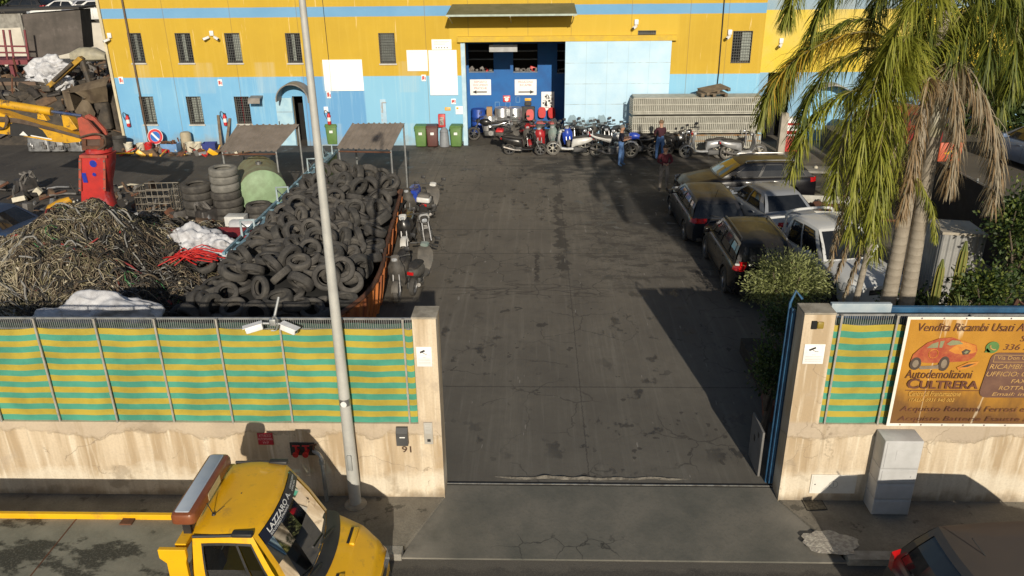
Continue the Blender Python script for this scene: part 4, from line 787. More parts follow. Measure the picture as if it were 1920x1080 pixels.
for k in (.3,.7):
    m_=MB(rust,red,steel); cx=(x1-x0)*k; m_.lathe([(.001,-.16),(.05,-.16),(.05,-.13),(.035,-.12),(.035,-.013)],12,1,'y',(cx,0,.1)); m_.tube([(cx,-.08,.1),(cx,-.08,.22)],.02,6,1); m_.tube([(cx-.06,-.08,.23),(cx+.06,-.08,.23)],.012,6,1); m_.obj('valve',hy)
p=V(603,858,-.12); m_=MB(galv,rust); m_.tube([(p.x,-.12,0),(p.x,-.12,p.z),(p.x-.05,-.1,p.z+.06),(p.x-.14,-.05,p.z+.08),(p.x-.14,-.004,p.z+.08)],.035,8); m_.lathe([(.05,p.z-.12),(.05,p.z-.04)],10,0,'z',(p.x,-.12,0)); m_.tube([(p.x-.14,-.06,p.z+.08),(p.x-.14,-.06,p.z+.2)],.015,6,1); m_.tube([(p.x-.2,-.06,p.z+.2),(p.x-.08,-.06,p.z+.21)],.014,6,1); plain('water_pipe','grey standpipe with a rusty tap against the wall behind the truck','pipe',m_)
x0,x1,z0,z1=wallr(743,799,767,830); m_=MB(M('letterbox grey',(.06,.06,.062),(.08,.08,.08),.5),white); m_.prism([(-.004,z0),(-.10,z0),(-.11,z1-.07),(-.05,z1),(-.004,z1)],x0,x1,'x'); m_.box(x0+.06,x0+.15,-.1125,-.1085,(z0+z1)/2+.0,(z0+z1)/2+.02,1); plain('letter_box','dark grey letter box on the left gate pillar wall','letter box',m_,bevel=.006)
x0,x1,z0,z1=wallr(794,791,813,831); m_=MB(M('intercom grey',(.42,.40,.36),(.36,.34,.3),.5),M('intercom panel',(.5,.49,.46),None,.4),black); m_.rbox(x0,x1,-.03,-.004,z0,z1,.008); m_.box(x0+.02,x1-.02,-.036,-.0305,(z0+z1)/2,z1-.03,1); m_.box(x0+.05,x1-.04,-.036,-.0305,z0+.05,z0+.1,2)
for k in range(4): m_.box(x0+.035,x1-.035,-.0385,-.0365,z1-.06-.03*k,z1-.05-.03*k,0)
plain('intercom','pale grey entry intercom at the edge of the left gate pillar','intercom',m_)
m_=MB(M('house number brown',(.09,.05,.03),None,.8)); p=V(754,848,0); m_.text('91',p.x,p.z,.16,.125,-.006,0,bold=.02); plain('house_number','brown painted house number on the plaster below the letter box','house number',m_)
def notice(x0,x1,z0,z1,label):
    m_=MB(white); m_.rbox(x0,x1,-.012,-.003,z0,z1,.008); o=plain('camera_notice',label,'sign',m_); m_=MB(blackink,M('grey ink',(.45,.45,.45)))
    w_=x1-x0; h=z1-z0; cx=x0+w_*.4; cz=z0+h*.77
    m_.T=Matrix.Translation((cx,-.0135,cz))@Matrix.Rotation(R_(-25),4,'Y'); m_.box(-w_*.17,w_*.17,-.0008,.0008,-h*.045,h*.045); m_.T=Matrix.Identity(4); m_.tube([(cx+.0,-.0135,cz-h*.04),(cx+w_*.16,-.0135,cz-h*.13),(cx+w_*.3,-.0135,cz-h*.13)],.004,4)
    for a,b,c_,d in ((.12,.88,.57,.575),(.12,.88,.945,.95),(.12,.125,.575,.945),(.875,.88,.575,.945)): m_.box(x0+w_*a,x0+w_*b,-.0135,-.0125,z0+h*c_,z0+h*d,1)
    for k in range(5): m_.box(x0+w_*(.1 if k else .4),x0+w_*(.9 if k else .6),-.0135,-.0125,z0+h*(.46-.08*k),z0+h*(.48-.08*k),1)
    m_.obj('print',o); return o
notice(*wallr(780,650,811,687),'white camera warning notice on the left gate pillar'); notice(*wallr(1509,645,1542,682),'white camera warning notice on the right gate pillar')
# meter cabinet of five stacked boxes, white hatch, manhole
a=V(1661,827,-.36); b=V(1734,826,-.36); mc=M('meter box grey',(.50,.50,.50),(.42,.42,.415),.6,0,3); mct=thing('meter_cabinet','tall pale grey meter cabinet of stacked boxes against the right wall','cabinet',(a.x,-.36,0)); w_=b.x-a.x; hh=a.z; zz=[0,.26,.52,.78,1.1,hh] if hh>1.2 else [0,.2,.5,.8,hh]
zz=[0,hh*.215,hh*.43,hh*.63,hh]; 
for i in range(len(zz)-1):
    m_=MB(mc); m_.rbox(0,w_,0,.352,zz[i]+.004,zz[i+1]-.004,.012); q=m_.obj('box',mct)
    m_=MB(M('meter door',(.53,.53,.53),(.46,.46,.455),.55)); m_.box(.04,w_-.04,-.008,-.0005,zz[i]+.03,zz[i+1]-.03); 
    if i==3: m_.box(.2,w_-.15,-.013,-.0085,zz[i]+.17,zz[i+1]-.16)
    if i==2: m_.lathe([(.001,-.02),(.018,-.02),(.018,-.0085)],10,0,'y',(w_-.09,0,(zz[i]+zz[i+1])/2))
    m_.obj('door',q,bevel=.004)
x0,x1,z0,z1=wallr(1522,889,1601,924); m_=MB(M('white hatch',(.74,.72,.66),(.66,.63,.56),.6),black,M('hatch emblem',(.4,.39,.36))); m_.box(x0,x1,-.02,-.003,z0,z1); m_.box(x0+.025,x1-.025,-.026,-.0205,z0+.025,z1-.025); m_.lathe([(.001,-.03),(.012,-.03),(.012,-.0265)],8,1,'y',(x0+.07,0,(z0+z1)/2)); m_.torus(.07,.004,24,5,2,'y',((x0+x1)/2,-.0275,(z0+z1)/2),1); m_.box((x0+x1)/2-.006,(x0+x1)/2+.006,-.0285,-.0265,(z0+z1)/2-.04,(z0+z1)/2+.04,2); plain('wall_hatch','white metal hatch low in the right wall beside the meter cabinet','hatch',m_,bevel=.004)
m_=MB(M('manhole concrete',(.17,.15,.11),(.09,.08,.06),.9,0,20,.4,.6,.8,40),dark); p0,p1,p2,p3=G(1498,930),G(1536,929),G(1552,956),G(1513,958); m_.add([(p.x,p.y,.004) for p in (p0,p1,p2,p3)],[(3,2,1,0)],1); c_=(p0+p1+p2+p3)/4; m_.add([((p.x-c_.x)*.93+c_.x,(p.y-c_.y)*.93+c_.y,.008) for p in (p0,p1,p2,p3)],[(3,2,1,0)],0); plain('manhole_cover','rough square manhole cover in the pavement near the right pillar','manhole cover',m_)
# lamp pole
lp=G(667,945); pm_=M('pole grey',(.50,.50,.47),(.42,.42,.40),.55,.1,3)
lpt=thing('street_lamp','tall tapering grey lamp post standing in front of the left wall beside the truck','lamp post',(lp.x,lp.y,0))
m_=MB(pm_); m_.lathe([(.10,0),(.098,.9),(.096,1.0),(.082,3.0),(.057,6.0),(.034,9.6)],18); m_.obj('pole',lpt)
m_=MB(white,steel); m_.T=Matrix.Rotation(R_(-5),4,'Z'); m_.lathe([(.0915,1.95),(.091,2.07)],18,1,caps=False); m_.lathe([(.001,-.101),(.05,-.101),(.05,-.09)],14,0,'y',(.01,0,2.0)); m_.T=Matrix.Identity(4); m_.obj('sticker',lpt)
m_=MB(M('pole hatch',(.36,.37,.36),None,.5)); m_.rbox(-.04,.04,-.112,-.09,.75,1.05,.03); m_.obj('hatch',lpt)
m_=MB(pm_); m_.tube([(0,0,9.55),(0,-.5,9.9),(0,-1.3,10)],.035,8); m_.obj('arm',lpt); m_=MB(galv); m_.rbox(-.12,.12,-1.9,-1.25,9.95,10.08,.05); m_.obj('lamp_head',lpt)
m_=MB(capm); m_.lathe([(.19,.0),(.17,.03),(.12,.045)],16); m_.obj('base',lpt)
# twin camera bracket above the fence
p=V(512,603,-.12); ct=thing('security_camera','white twin security cameras on a bracket above the left striped fence','camera',(p.x,-.12,p.z))
m_=MB(galv); m_.tube([(0,.1,-.12),(0,0,-.02),(.05,.25,.30)],.022,6); m_.tube([(-.16,-.02,-.02),(.14,-.02,-.03)],.02,6); m_.tube(bez([(.0,-.02,.02),(.03,-.03,.1),(.08,-.03,.05),(.05,-.03,-.12),(-.04,-.03,-.14)],14),.012,5); m_.rbox(-.05,.06,-.06,.04,-.05,.06,.02); m_.obj('bracket',ct)
for sx,sy,ang,dn_ in ((-.18,-.04,200,10),(.16,-.05,-18,14)):
    m_=MB(M('camera white',(.82,.82,.82),None,.4),darkglass); m_.T=Matrix.Translation((sx,sy,-.05))@Matrix.Rotation(R_(ang),4,'Z')@Matrix.Rotation(R_(dn_),4,'Y'); m_.rbox(-.02,.24,-.055,.055,-.05,.05,.02); m_.box(-.03,.27,-.062,.062,.0505,.058); m_.lathe([(.001,.2415),(.035,.2415),(.035,.2405)],10,1,'x'); m_.T=Matrix.Identity(4); m_.obj('camera',ct)
# ================================================================ SCOOTERS AND MOTORBIKES
wscr=bpy.data.materials.new('clear wind screen'); wscr.use_nodes=True; n=wscr.node_tree.nodes; l=wscr.node_tree.links; n.remove(n['Principled BSDF'])
tr=n.new('ShaderNodeBsdfTransparent'); tr.inputs[0].default_value=(.78,.8,.79,1); go=n.new('ShaderNodeBsdfPrincipled'); go.inputs['Base Color'].default_value=(.35,.36,.34,1); go.inputs['Roughness'].default_value=.2; mx=n.new('ShaderNodeMixShader'); mx.inputs[0].default_value=.2
l.new(tr.outputs[0],mx.inputs[1]); l.new(go.outputs[0],mx.inputs[2]); l.new(mx.outputs[0],n['Material Output'].inputs[0])
def small_wheel(R,wd,parent,x,hubm):
    mb=MB(rubber2 if hubm[1] else rubber); h=wd/2
    mb.lathe([(R*.68,-h*.7),(R*.8,-h),(R*.95,-h*.8),(R,0),(R*.95,h*.8),(R*.8,h),(R*.68,h*.7)],20,0,'y',caps=False); w_=mb.obj('wheel',parent,(x,0,R))
    mb=MB(hubm[0]); mb.lathe([(R*.70,-h*.65),(R*.62,0),(R*.70,h*.65)],18,0,'y',caps=False); mb.lathe([(.001,-h*.6),(.07,-h*.6),(.07,h*.6),(.001,h*.6)],12,0,'y')
    for k in range(6):
        mb.T=Matrix.Rotation(k*math.pi/3,4,'Y'); mb.box(-.014,.014,-.012,.012,.05,R*.66); mb.T=Matrix.Identity(4)
    mb.obj('rim',w_)
def xsec(x,hw,z0,z1,n=12,p=2.6):
    out=[]
    for j in range(n):
        a=2*math.pi*j/n; c_,s_=math.cos(a),math.sin(a)
        out.append((x,hw*math.copysign(abs(c_)**(2/p),c_),(z0+z1)/2+(z1-z0)/2*math.copysign(abs(s_)**(2/p),s_)))
    return out
alloy=M('alloy rim',(.38,.38,.39),(.22,.22,.22),.35,.8,6); dirtyrim=M('dusty pale rim',(.42,.40,.34),(.30,.28,.24),.7)
def handlebar(mb,x,z,w=.34,m=0):
    mb.tube(bez([(x-.09,w,z+.02),(x,.14,z+.03),(x,-.14,z+.03),(x-.09,-w,z+.02)],10),.014,6,m)
    for s in (-1,1): mb.tube([(x-.06,s*(w-.14),z+.025),(x-.10,s*(w+.02),z+.02)],.022,6,m)
def mirrors(root,x,z):
    for s in (-1,1):
        m_=MB(black); m_.tube([(x-.03,s*.2,z),(x,s*.3,z+.16)],.008,5); m_.T=Matrix.Translation((x,s*.33,z+.19)); m_.rbox(-.02,.02,-.07,.07,-.045,.045,.015); m_.T=Matrix.Identity(4); m_.obj('mirror',root)
def scooter(label,loc,rz,body,accent=None,rim=None,case=None,screen=False,dustyt=False,seat=seatm,lean=5.,group=None,cover=None,mir=True):
    accent=accent or body; rim=rim or alloy
    root=thing('scooter',label,'scooter',loc,0,group,rot=(R_(lean),0,rz)); root.scale=(1.08,)*3
    wr_=.31 if dustyt else .25; small_wheel(wr_,.12,root,.70 if dustyt else .66,(rim,dustyt)); small_wheel(wr_,.13,root,-.64,(rim,dustyt))
    m_=MB(body)
    m_.loft([xsec(-.98,.035,.74,.80),xsec(-.9,.10,.62,.80),xsec(-.72,.15,.53,.79),xsec(-.5,.17,.45,.77),xsec(-.25,.17,.40,.74),xsec(-.12,.14,.33,.70),xsec(-.08,.10,.32,.6)]); m_.obj('tail_body',root)
    m_=MB(body); m_.loft([xsec(-.2,.15,.25,.36),xsec(.1,.155,.24,.33),xsec(.34,.15,.26,.36)]); m_.obj('footboard',root)
    m_=MB(body,accent); rows=[]
    for z,x,hw,th in ((.28,.33,.13,.05),(.45,.36,.19,.08),(.65,.42,.21,.10),(.82,.40,.20,.10),(.95,.36,.13,.08),(1.02,.33,.08,.05)):
        rows.append([(x+th*(1-(q/4)**2)*(1 if k==0 else -.1),hw*q/4*(1 if k==0 else -1),z) for k in (0,1) for q in range(-4,5)])
    m_.loft(rows); m_.obj('front_shield',root)
    m_=MB(accent); P=[[(.66+.29*math.cos(R_(a)),y,.25+.29*math.sin(R_(a))+(-.03 if abs(y)>.05 else .0)) for y in (-.085,-.05,0,.05,.085)] for a in range(20,171,15)]; m_.grid(P); m_.obj('front_fender',root)
    m_=MB(steel); 
    for s in (-1,1): m_.tube([(.66,s*.085,.25),(.44,s*.07,.75)],.02,6)
    m_.obj('fork',root)
    m_=MB(black); handlebar(m_,.33,1.02); m_.obj('handlebar',root)
    m_=MB(accent); m_.loft([xsec(.24,.10,.98,1.07),xsec(.34,.12,.95,1.10),xsec(.43,.09,.94,1.06)]); m_.obj('headstock',root)
    m_=MB(clearlens); m_.loft([xsec(.425,.075,.95,1.05),xsec(.45,.05,.97,1.03)]); m_.obj('headlight',root)
    m_=MB(seat); m_.loft([xsec(-.88,.07,.78,.83),xsec(-.75,.13,.77,.87),xsec(-.5,.15,.75,.86),xsec(-.38,.14,.73,.81),xsec(-.2,.13,.71,.81),xsec(-.1,.09,.70,.77)]); m_.obj('seat',root)
    m_=MB(redlens); m_.rbox(-1.0,-.95,-.08,.08,.68,.76,.015); m_.obj('tail_light',root)
    m_=MB(M('exhaust steel',(.30,.29,.28),(.16,.14,.12),.5,.6,6)); m_.tube([(-.15,-.13,.26),(-.4,-.16,.27),(-.5,-.18,.30),(-.86,-.19,.40)],[.02,.025,.05,.05],8); m_.obj('exhaust',root)
    m_=MB(M('engine dark',(.08,.08,.08),(.04,.04,.04),.6,.3)); m_.rbox(-.72,-.15,.08,.16,.17,.36,.04); m_.rbox(-.4,-.1,-.12,.1,.2,.38,.04); m_.obj('engine',root)
    m_=MB(black); m_.tube([(-.15,.1,.25),(-.22,.2,.0)],.012,5); m_.obj('kickstand',root)
    if mir: mirrors(root,.33,1.04)
    if case: m_=MB(case[0],case[1]); m_.rbox(-1.22,-.84,-.21,.21,.86,1.02,.06,0); m_.T=Matrix.Translation((0,0,0)); m_.rbox(-1.20,-.86,-.2,.2,1.022,1.12,.06,1,.8); m_.obj('top_case',root)
    if screen:
        m_=MB(wscr); P=[[(.42-.02*k-.18*(y/.22)**2+.015*k,y*(1-.02*k*k),1.05+.06*k) for y in np.linspace(-.22,.22,7)] for k in range(6)]; m_.grid(P); m_.obj('windscreen',root)
    if cover:
        m_=MB(cover); m_.loft([xsec(-.95,.10,.70,.88),xsec(-.7,.19,.58,.92),xsec(-.4,.21,.5,.9),xsec(-.1,.2,.45,.88)]); m_.obj('cover',root)
    return root
def motorbike(label,loc,rz,body,accent=None,rim=None,fair=False,screen=False,dustyt=False,lean=6.,group=None,mir=True,high=0.):
    accent=accent or body; rim=rim or alloy
    root=thing('motorbike',label,'motorbike',loc,0,group,rot=(R_(lean),0,rz)); root.scale=(1.06,)*3
    small_wheel(.31,.13,root,.72,(rim,dustyt)); small_wheel(.31,.16,root,-.70,(rim,dustyt))
    m_=MB(body); m_.loft([xsec(-.08,.09,.72+high,.90+high),xsec(.05,.15,.70+high,.98+high),xsec(.22,.17,.68+high,1.0+high),xsec(.36,.12,.70+high,.97+high),xsec(.44,.06,.78+high,.9+high)]); m_.obj('tank',root)
    m_=MB(seatm); m_.loft([xsec(-.85,.08,.86+high,.92+high),xsec(-.6,.13,.80+high,.91+high),xsec(-.3,.13,.76+high,.86+high),xsec(-.04,.10,.76+high,.86+high)]); m_.obj('seat',root)
    m_=MB(accent); m_.loft([xsec(-.98,.05,.86+high,.92+high),xsec(-.8,.11,.76+high,.87+high),xsec(-.4,.13,.62+high,.79+high),xsec(-.1,.10,.6,.75+high)]); m_.obj('tail_body',root)
    m_=MB(M('engine dark',(.08,.08,.08),(.04,.04,.04),.6,.3),M('engine alloy',(.26,.26,.26),(.15,.14,.13),.45,.6)); m_.rbox(-.25,.22,-.17,.17,.22,.46,.05,0)
    for k in range(5): m_.rbox(.02,.26,-.12,.12,.46+.04*k,.482+.04*k,.02,1)
    for s in (-1,1): m_.lathe([(.001,s*.172),(.11,s*.172),(.12,s*.15)],14,1,'y',(-.08,0,.34))
    m_.obj('engine',root)
    m_=MB(M('frame dark',(.05,.05,.05),None,.5)); 
    for s in (-1,1): m_.tube([(-.7,s*.1,.31),(-.25,s*.12,.42),(-.1,s*.12,.7),(.4,s*.06,.86)],.022,6); m_.tube([(.35,s*.06,.8),(.2,s*.12,.25),(-.2,s*.12,.22)],.018,6)
    m_.obj('frame',root)
    m_=MB(steel)
    for s in (-1,1): m_.tube([(.72,s*.10,.31),(.47,s*.09,.95+high)],.024,7)
    m_.obj('fork',root)
    m_=MB(black); handlebar(m_,.40,1.04+high,.38); m_.obj('handlebar',root)
    m_=MB(accent); P=[[(.72+.35*math.cos(R_(a)),y,.31+high*.8+.35*math.sin(R_(a))+(-.025 if abs(y)>.05 else 0)) for y in (-.08,-.05,0,.05,.08)] for a in range(35,150,12)]; m_.grid(P); m_.obj('front_fender',root)
    m_=MB(accent if fair else black,clearlens); m_.loft([xsec(.42,.12,.82+high,1.0+high),xsec(.55,.11,.80+high,.99+high),xsec(.60,.07,.84+high,.95+high)]); m_.obj('headlight_shell',root)
    m_=MB(clearlens); m_.loft([xsec(.601,.08,.84+high,.96+high),xsec(.625,.05,.87+high,.93+high)]); m_.obj('headlight',root)
    m_=MB(redlens); m_.rbox(-1.02,-.97,-.07,.07,.82+high,.9+high,.015); m_.obj('tail_light',root)
    m_=MB(M('exhaust steel',(.30,.29,.28),(.16,.14,.12),.5,.6,6)); m_.tube([(.2,-.1,.4),(.15,-.14,.2),(-.3,-.18,.22),(-.45,-.2,.3),(-.95,-.2,.45)],[.02,.022,.025,.05,.045],8); m_.obj('exhaust',root)
    m_=MB(black); m_.tube([(-.1,.12,.25),(-.18,.26,.02)],.013,5); m_.obj('kickstand',root)
    if mir: mirrors(root,.4,1.05+high)
    if fair:
        m_=MB(body)
        for s in (-1,1): m_.grid([[(x,s*(w_+o),z) for x,z,w_ in ((.62,.95,.10),(.45,.9,.18),(.25,.72,.2),(.15,.5,.19),(.1,.32,.15))] if o==0 else [(x-.18,s*w_,z-.08) for x,z,w_ in ((.62,.95,.10),(.45,.9,.18),(.25,.72,.2),(.15,.5,.19),(.1,.32,.15))] for o in (0,1)])
        m_.obj('fairing',root)
    if screen:
        m_=MB(wscr); P=[[(.56-.05*k-.16*(y/.22)**2,y*(1-.02*k*k),1.0+high+.075*k) for y in np.linspace(-.22,.22,7)] for k in range(6)]; m_.grid(P); m_.obj('windscreen',root)
    return root
bk=M('bike black',(.012,.012,.013),(.03,.028,.026),.3,0,5,coat=.4); bw_=M('bike white',(.62,.62,.60),(.50,.49,.46),.35,0,4); bs=M('bike silver',(.42,.43,.44),(.32,.32,.32),.35,.3,4); br=M('bike red',(.38,.02,.025),(.25,.02,.02),.35,0,4); bb=M('bike blue',(.02,.06,.42),(.02,.05,.3),.35); bg_=M('bike dusty grey',(.085,.08,.074),(.14,.128,.112),.7,0,5); bgr=M('bike green grey',(.16,.22,.20),(.22,.24,.22),.6,0,4); bd=M('bike dusty black',(.035,.033,.03),(.08,.072,.062),.65,0,5); tan=M('tan vinyl',(.22,.13,.07),(.17,.11,.07),.7)
BG='scooters and motorbikes lined up before the sliding door'
def g2(x,y): p=G(x,y); return (p.x,p.y,0)
scooter('black scooter with red topped case, leftmost in the front row by the doorway',g2(984,291),R_(-6),bk,bk,case=(bd,red),group=BG)
scooter('white scooter in the front row facing left, next to the black one with a case',g2(1068,292),R_(176),bw_,bw_,rim=dirtyrim,dustyt=True,group=BG)
motorbike('grey and white off road motorbike with high seat beside the man in navy',g2(1150,295),R_(-8),bs,bw_,rim=dirtyrim,dustyt=True,high=.08,group=BG)
motorbike('black motorbike with blue tank just right of the man in navy',g2(1194,293),R_(168),bb,bk,group=BG)
scooter('black maxi scooter between the two men by the bikes',g2(1222,288),R_(-15),bk,bk,screen=False,group=BG)
scooter('tall black scooter behind the man in maroon, front turned to the yard',g2(1266,290),R_(-52),bk,bd,group=BG)
scooter('silver scooter in the front row facing left, with pale dusty wheels',g2(1318,297),R_(178),bs,bw_,rim=dirtyrim,dustyt=True,group=BG)
scooter('silver scooter at the right end of the front row facing right',g2(1390,298),R_(6),bs,bs,rim=dirtyrim,dustyt=True,group=BG)
R2=[(958,277,70,'s',bg_,bg_,'dusty grey scooter with windscreen behind the black one with a case',True),(990,278,-80,'s',bd,br,'dusty scooter with a red nose in the back row near the silver drums',False),
    (1016,281,-95,'s',br,bg_,'red fronted scooter in the back row between the black and the white one',True),(1042,278,-100,'s',bgr,bgr,'grey green scooter with windscreen in the back row left of the blue one',True),
    (1064,279,-85,'s',bb,bg_,'blue scooter in the back row behind the white one',False),(1092,278,-75,'m',bd,bg_,'dusty black motorbike in the back row before the sliding door',True),(1116,276,-110,'m',bg_,bd,'grey motorbike with a large windscreen in the back row before the sliding door',True),
    (1140,276,-95,'m',bd,br,'dark motorbike with a red tail behind the off road bike',False),(1180,279,-60,'m',bk,bw_,'black and white motorbike in front of the left end of the grating stack',False),(1238,279,-100,'m',bd,bd,'dark motorbike in the back row behind the two men',False),
    (1300,282,-120,'m',br,bk,'red framed motorbike behind the silver scooter',False),(1342,280,165,'m',bs,br,'silver and red motorbike in the back row before the gratings',False),(1376,281,172,'m',bs,bk,'silver touring motorbike with tall windscreen at the right end of the back row',True),
    (974,272,100,'m',bd,br,'dark motorbike with red tail closest to the silver drums in the doorway',False),(1078,271,-98,'m',bg_,bg_,'dusty grey motorbike close to the left edge of the sliding door leaf',True),(1104,270,80,'s',bd,bd,'dusty black scooter pushed up against the sliding door leaf',True),
    (1130,271,-84,'m',bs,bd,'silver tanked motorbike pushed up against the sliding door leaf',True),(1155,279,-100,'m',bd,bd,'dark motorbike half hidden behind the man in navy',False),(1206,277,-70,'m',bg_,bk,'dusty motorbike with grey tank between the blue tanked one and the gratings',False),
    (1262,279,-80,'s',bg_,bd,'dusty scooter behind the tall black scooter before the gratings',True),(1286,278,-105,'m',bd,bw_,'dark motorbike with white tail left of the red framed one',False),(1322,278,-95,'s',bd,bg_,'dusty dark scooter behind the silver scooter before the gratings',True),(1402,280,-120,'m',bk,bk,'black motorbike at the right end beside the beige post',False)]
for x,y,rz,k,b1,b2,lab,scr in R2:
    (scooter if k=='s' else motorbike)(lab,g2(x,y),R_(rz),b1,b2,screen=scr,group=BG,mir=True)
motorbike('black and chrome motorbike parked just inside the open doorway',(-2.25,FY+.95,.006),R_(178),bk,chrome,rim=chrome)
LG='scooters parked along the rusty skip'
scooter('dark scooter facing the gate, nearest to the gate beside the skip',g2(757,545),R_(-92),bd,bg_,group=LG)
scooter('grey scooter with green grey front shield seen from behind, nearest to the driveway',g2(788,535),R_(82),bg_,bgr,group=LG)
scooter('black scooter under a black cover with white nose flashes, beside the skip',g2(768,462),R_(-90),bk,bw_,cover=bk,group=LG)
motorbike('dusty motorbike with tan seat and white fairing standing beside the driveway',g2(803,455),R_(-80),bw_,bd,fair=True,group=LG)
scooter('dusty scooter carrying a blue rain cover at the far end beside the skip',g2(776,408),R_(-95),bd,bd,cover=bb,group=LG)
scooter('pale scooter with red rear lights, farthest along the driveway side of the skip',g2(806,408),R_(85),bg_,bw_,case=(bw_,bg_),group=LG)
# ================================================================ PEOPLE
def person(label,loc,rz,J,cols,hairm,scale=1.):
    """one continuous skinned body: J joints -> (pos, radius); edges list; zone material per bone"""
    root=thing('person',label,'person',loc,rz)
    names=list(J['p']); idx={n_:i for i,n_ in enumerate(names)}
    me=bpy.data.meshes.new('b'); me.from_pydata([J['p'][n_][:3] for n_ in names],[(idx[a],idx[b]) for a,b,_ in J['e']],[]); o=bpy.data.objects.new('b',me); COL.objects.link(o)
    sk=o.modifiers.new('s','SKIN'); sk.use_smooth_shade=True
    for n_ in names: v=me.skin_vertices[0].data[idx[n_]]; r=J['p'][n_][3]; v.radius=(r,r*(J['p'][n_][4] if len(J['p'][n_])>4 else 1)); v.use_root=(n_=='pelvis')
    su=o.modifiers.new('u','SUBSURF'); su.levels=2; su.render_levels=2
    dg=bpy.context.evaluated_depsgraph_get(); m2=bpy.data.meshes.new_from_object(o.evaluated_get(dg)); bpy.data.objects.remove(o)
    for c_ in cols: m2.materials.append(c_)
    segs=[(Vector(J['p'][a][:3]),Vector(J['p'][b][:3]),z) for a,b,z in J['e']]
    for f in m2.polygons:
        c_=f.center; best=None
        for a,b,z in segs:
            u=max(0,min(1,(c_-a).dot(b-a)/max(1e-9,(b-a).length_squared))); d=(c_-a.lerp(b,u)).length
            if best is None or d<best[0]: best=(d,z)
        f.material_index=best[1]; f.use_smooth=True
    bo=bpy.data.objects.new('body',m2); COL.objects.link(bo); bo.parent=root
    h=Vector(J['p']['head'][:3]); m_=MB(hairm); m_.T=Matrix.Translation(h+Vector((-.015,0,.035))); m_.lathe([(.098,-.03),(.104,.02),(.09,.07),(.05,.105),(.001,.115)],14); m_.T=Matrix.Identity(4); m_.obj('hair',root)
    m_=MB(white,dark)
    for s in (-1,1): m_.lathe([(.001,-.008),(.011,-.004),(.011,.004),(.001,.008)],8,1,'x',h+Vector((.092,s*.034,.005)))
    m_.obj('eyes',root); return root
def figure(arms,step=.06):
    """x forward. arms: dict side-> (elbow, wrist, hand)"""
    p={'pelvis':(0,0,.94,.155,.8),'waist':(0,0,1.06,.145,.75),'chest':(.0,0,1.28,.165,.72),'neck0':(0,0,1.43,.085),'neck':(.01,0,1.50,.058),'head':(.025,0,1.62,.098),'crown':(.02,0,1.70,.085),'nose':(.125,0,1.605,.016),'chin':(.075,0,1.555,.045)}
    e=[('pelvis','waist',1),('waist','chest',0),('chest','neck0',0),('neck0','neck',2),('neck','head',2),('head','crown',2),('head','nose',2),('head','chin',2)]
    for s,n_ in ((1,'l'),(-1,'r')):
        st=step*s
        p.update({'hip'+n_:(0,s*.10,.88,.105),'knee'+n_:(.03+st,s*.12,.48,.075),'ank'+n_:(st,s*.13,.09,.052),'toe'+n_:(.15+st,s*.15,.035,.042),'sho'+n_:(0,s*.19,1.39,.075)})
        el,wr=arms[n_]; p['elb'+n_]=(*el,.052); p['wri'+n_]=(*wr,.034); d=(Vector(wr)-Vector(el)).normalized(); h=Vector(wr)+d*.07; p['pal'+n_]=(*h,.033)
        sd=d.cross(Vector((0,0,1))); sd=sd.normalized() if sd.length>.1 else Vector((0,1,0)); up=sd.cross(d)
        for k in range(4): f1=h+d*.05+sd*(k-1.5)*.02; f2=f1+d*(.03+.01*(k in(1,2)))-up*.025; p['fa%d'%k+n_]=(*f1,.010); p['fb%d'%k+n_]=(*f2,.008); e+=[('pal'+n_,'fa%d'%k+n_,2),('fa%d'%k+n_,'fb%d'%k+n_,2)]
        t_=h+sd*.035*(1)+d*.02; p['th'+n_]=(*t_,.010); e.append(('pal'+n_,'th'+n_,2))
        p['ear'+n_]=(.015,s*.098,1.61,.018); e.append(('head','ear'+n_,2))
        e+=[('pelvis','hip'+n_,1),('hip'+n_,'knee'+n_,1),('knee'+n_,'ank'+n_,1),('ank'+n_,'toe'+n_,3),('chest','sho'+n_,0),('sho'+n_,'elb'+n_,0),('elb'+n_,'wri'+n_,4),('wri'+n_,'pal'+n_,2)]
    return dict(p=p,e=e)
jean=M('blue denim',(.06,.13,.30),(.10,.19,.38),.9,0,8); navy=M('navy shirt',(.012,.014,.03),(.02,.02,.04),.9); maroon=M('maroon jumper',(.10,.014,.022),(.07,.012,.018),.95,0,6); greytr=M('grey work trousers',(.26,.23,.20),(.16,.14,.12),.95,0,6); shoe=M('dark shoes',(.03,.03,.035),None,.7); shoeb=M('blue shoes',(.08,.16,.3),None,.7); hairg=M('grey hair',(.20,.18,.16),(.12,.11,.10),.8); hairb=M('brown hair',(.05,.03,.02),(.03,.02,.015),.8); hairl=M('light brown hair',(.18,.11,.06),(.12,.08,.05),.8)
person('man in a navy shirt and blue jeans standing in profile beside the off road bike',g2(1163,311),R_(-8),figure({'l':((.10,.25,1.15),(.30,.12,1.22)),'r':((.08,-.26,1.15),(.30,-.08,1.18))}),[navy,jean,skin,shoeb,skin],hairg)
person('man in a dark red top and jeans turned away between the bikes',g2(1236,300),R_(105),figure({'l':((.12,.24,1.14),(.30,.14,1.05)),'r':((.12,-.24,1.14),(.30,-.14,1.05))},.03),[M('dark red top',(.05,.012,.02),None,.9),jean,skin,shoe,skin],hairl)
person('man in a maroon jumper and grey trousers with hands held together',g2(1243,357),R_(-88),figure({'l':((.06,.27,1.14),(.24,.09,1.10)),'r':((.06,-.27,1.14),(.24,-.09,1.10))},.02),[maroon,greytr,skin,shoe,maroon],hairb)
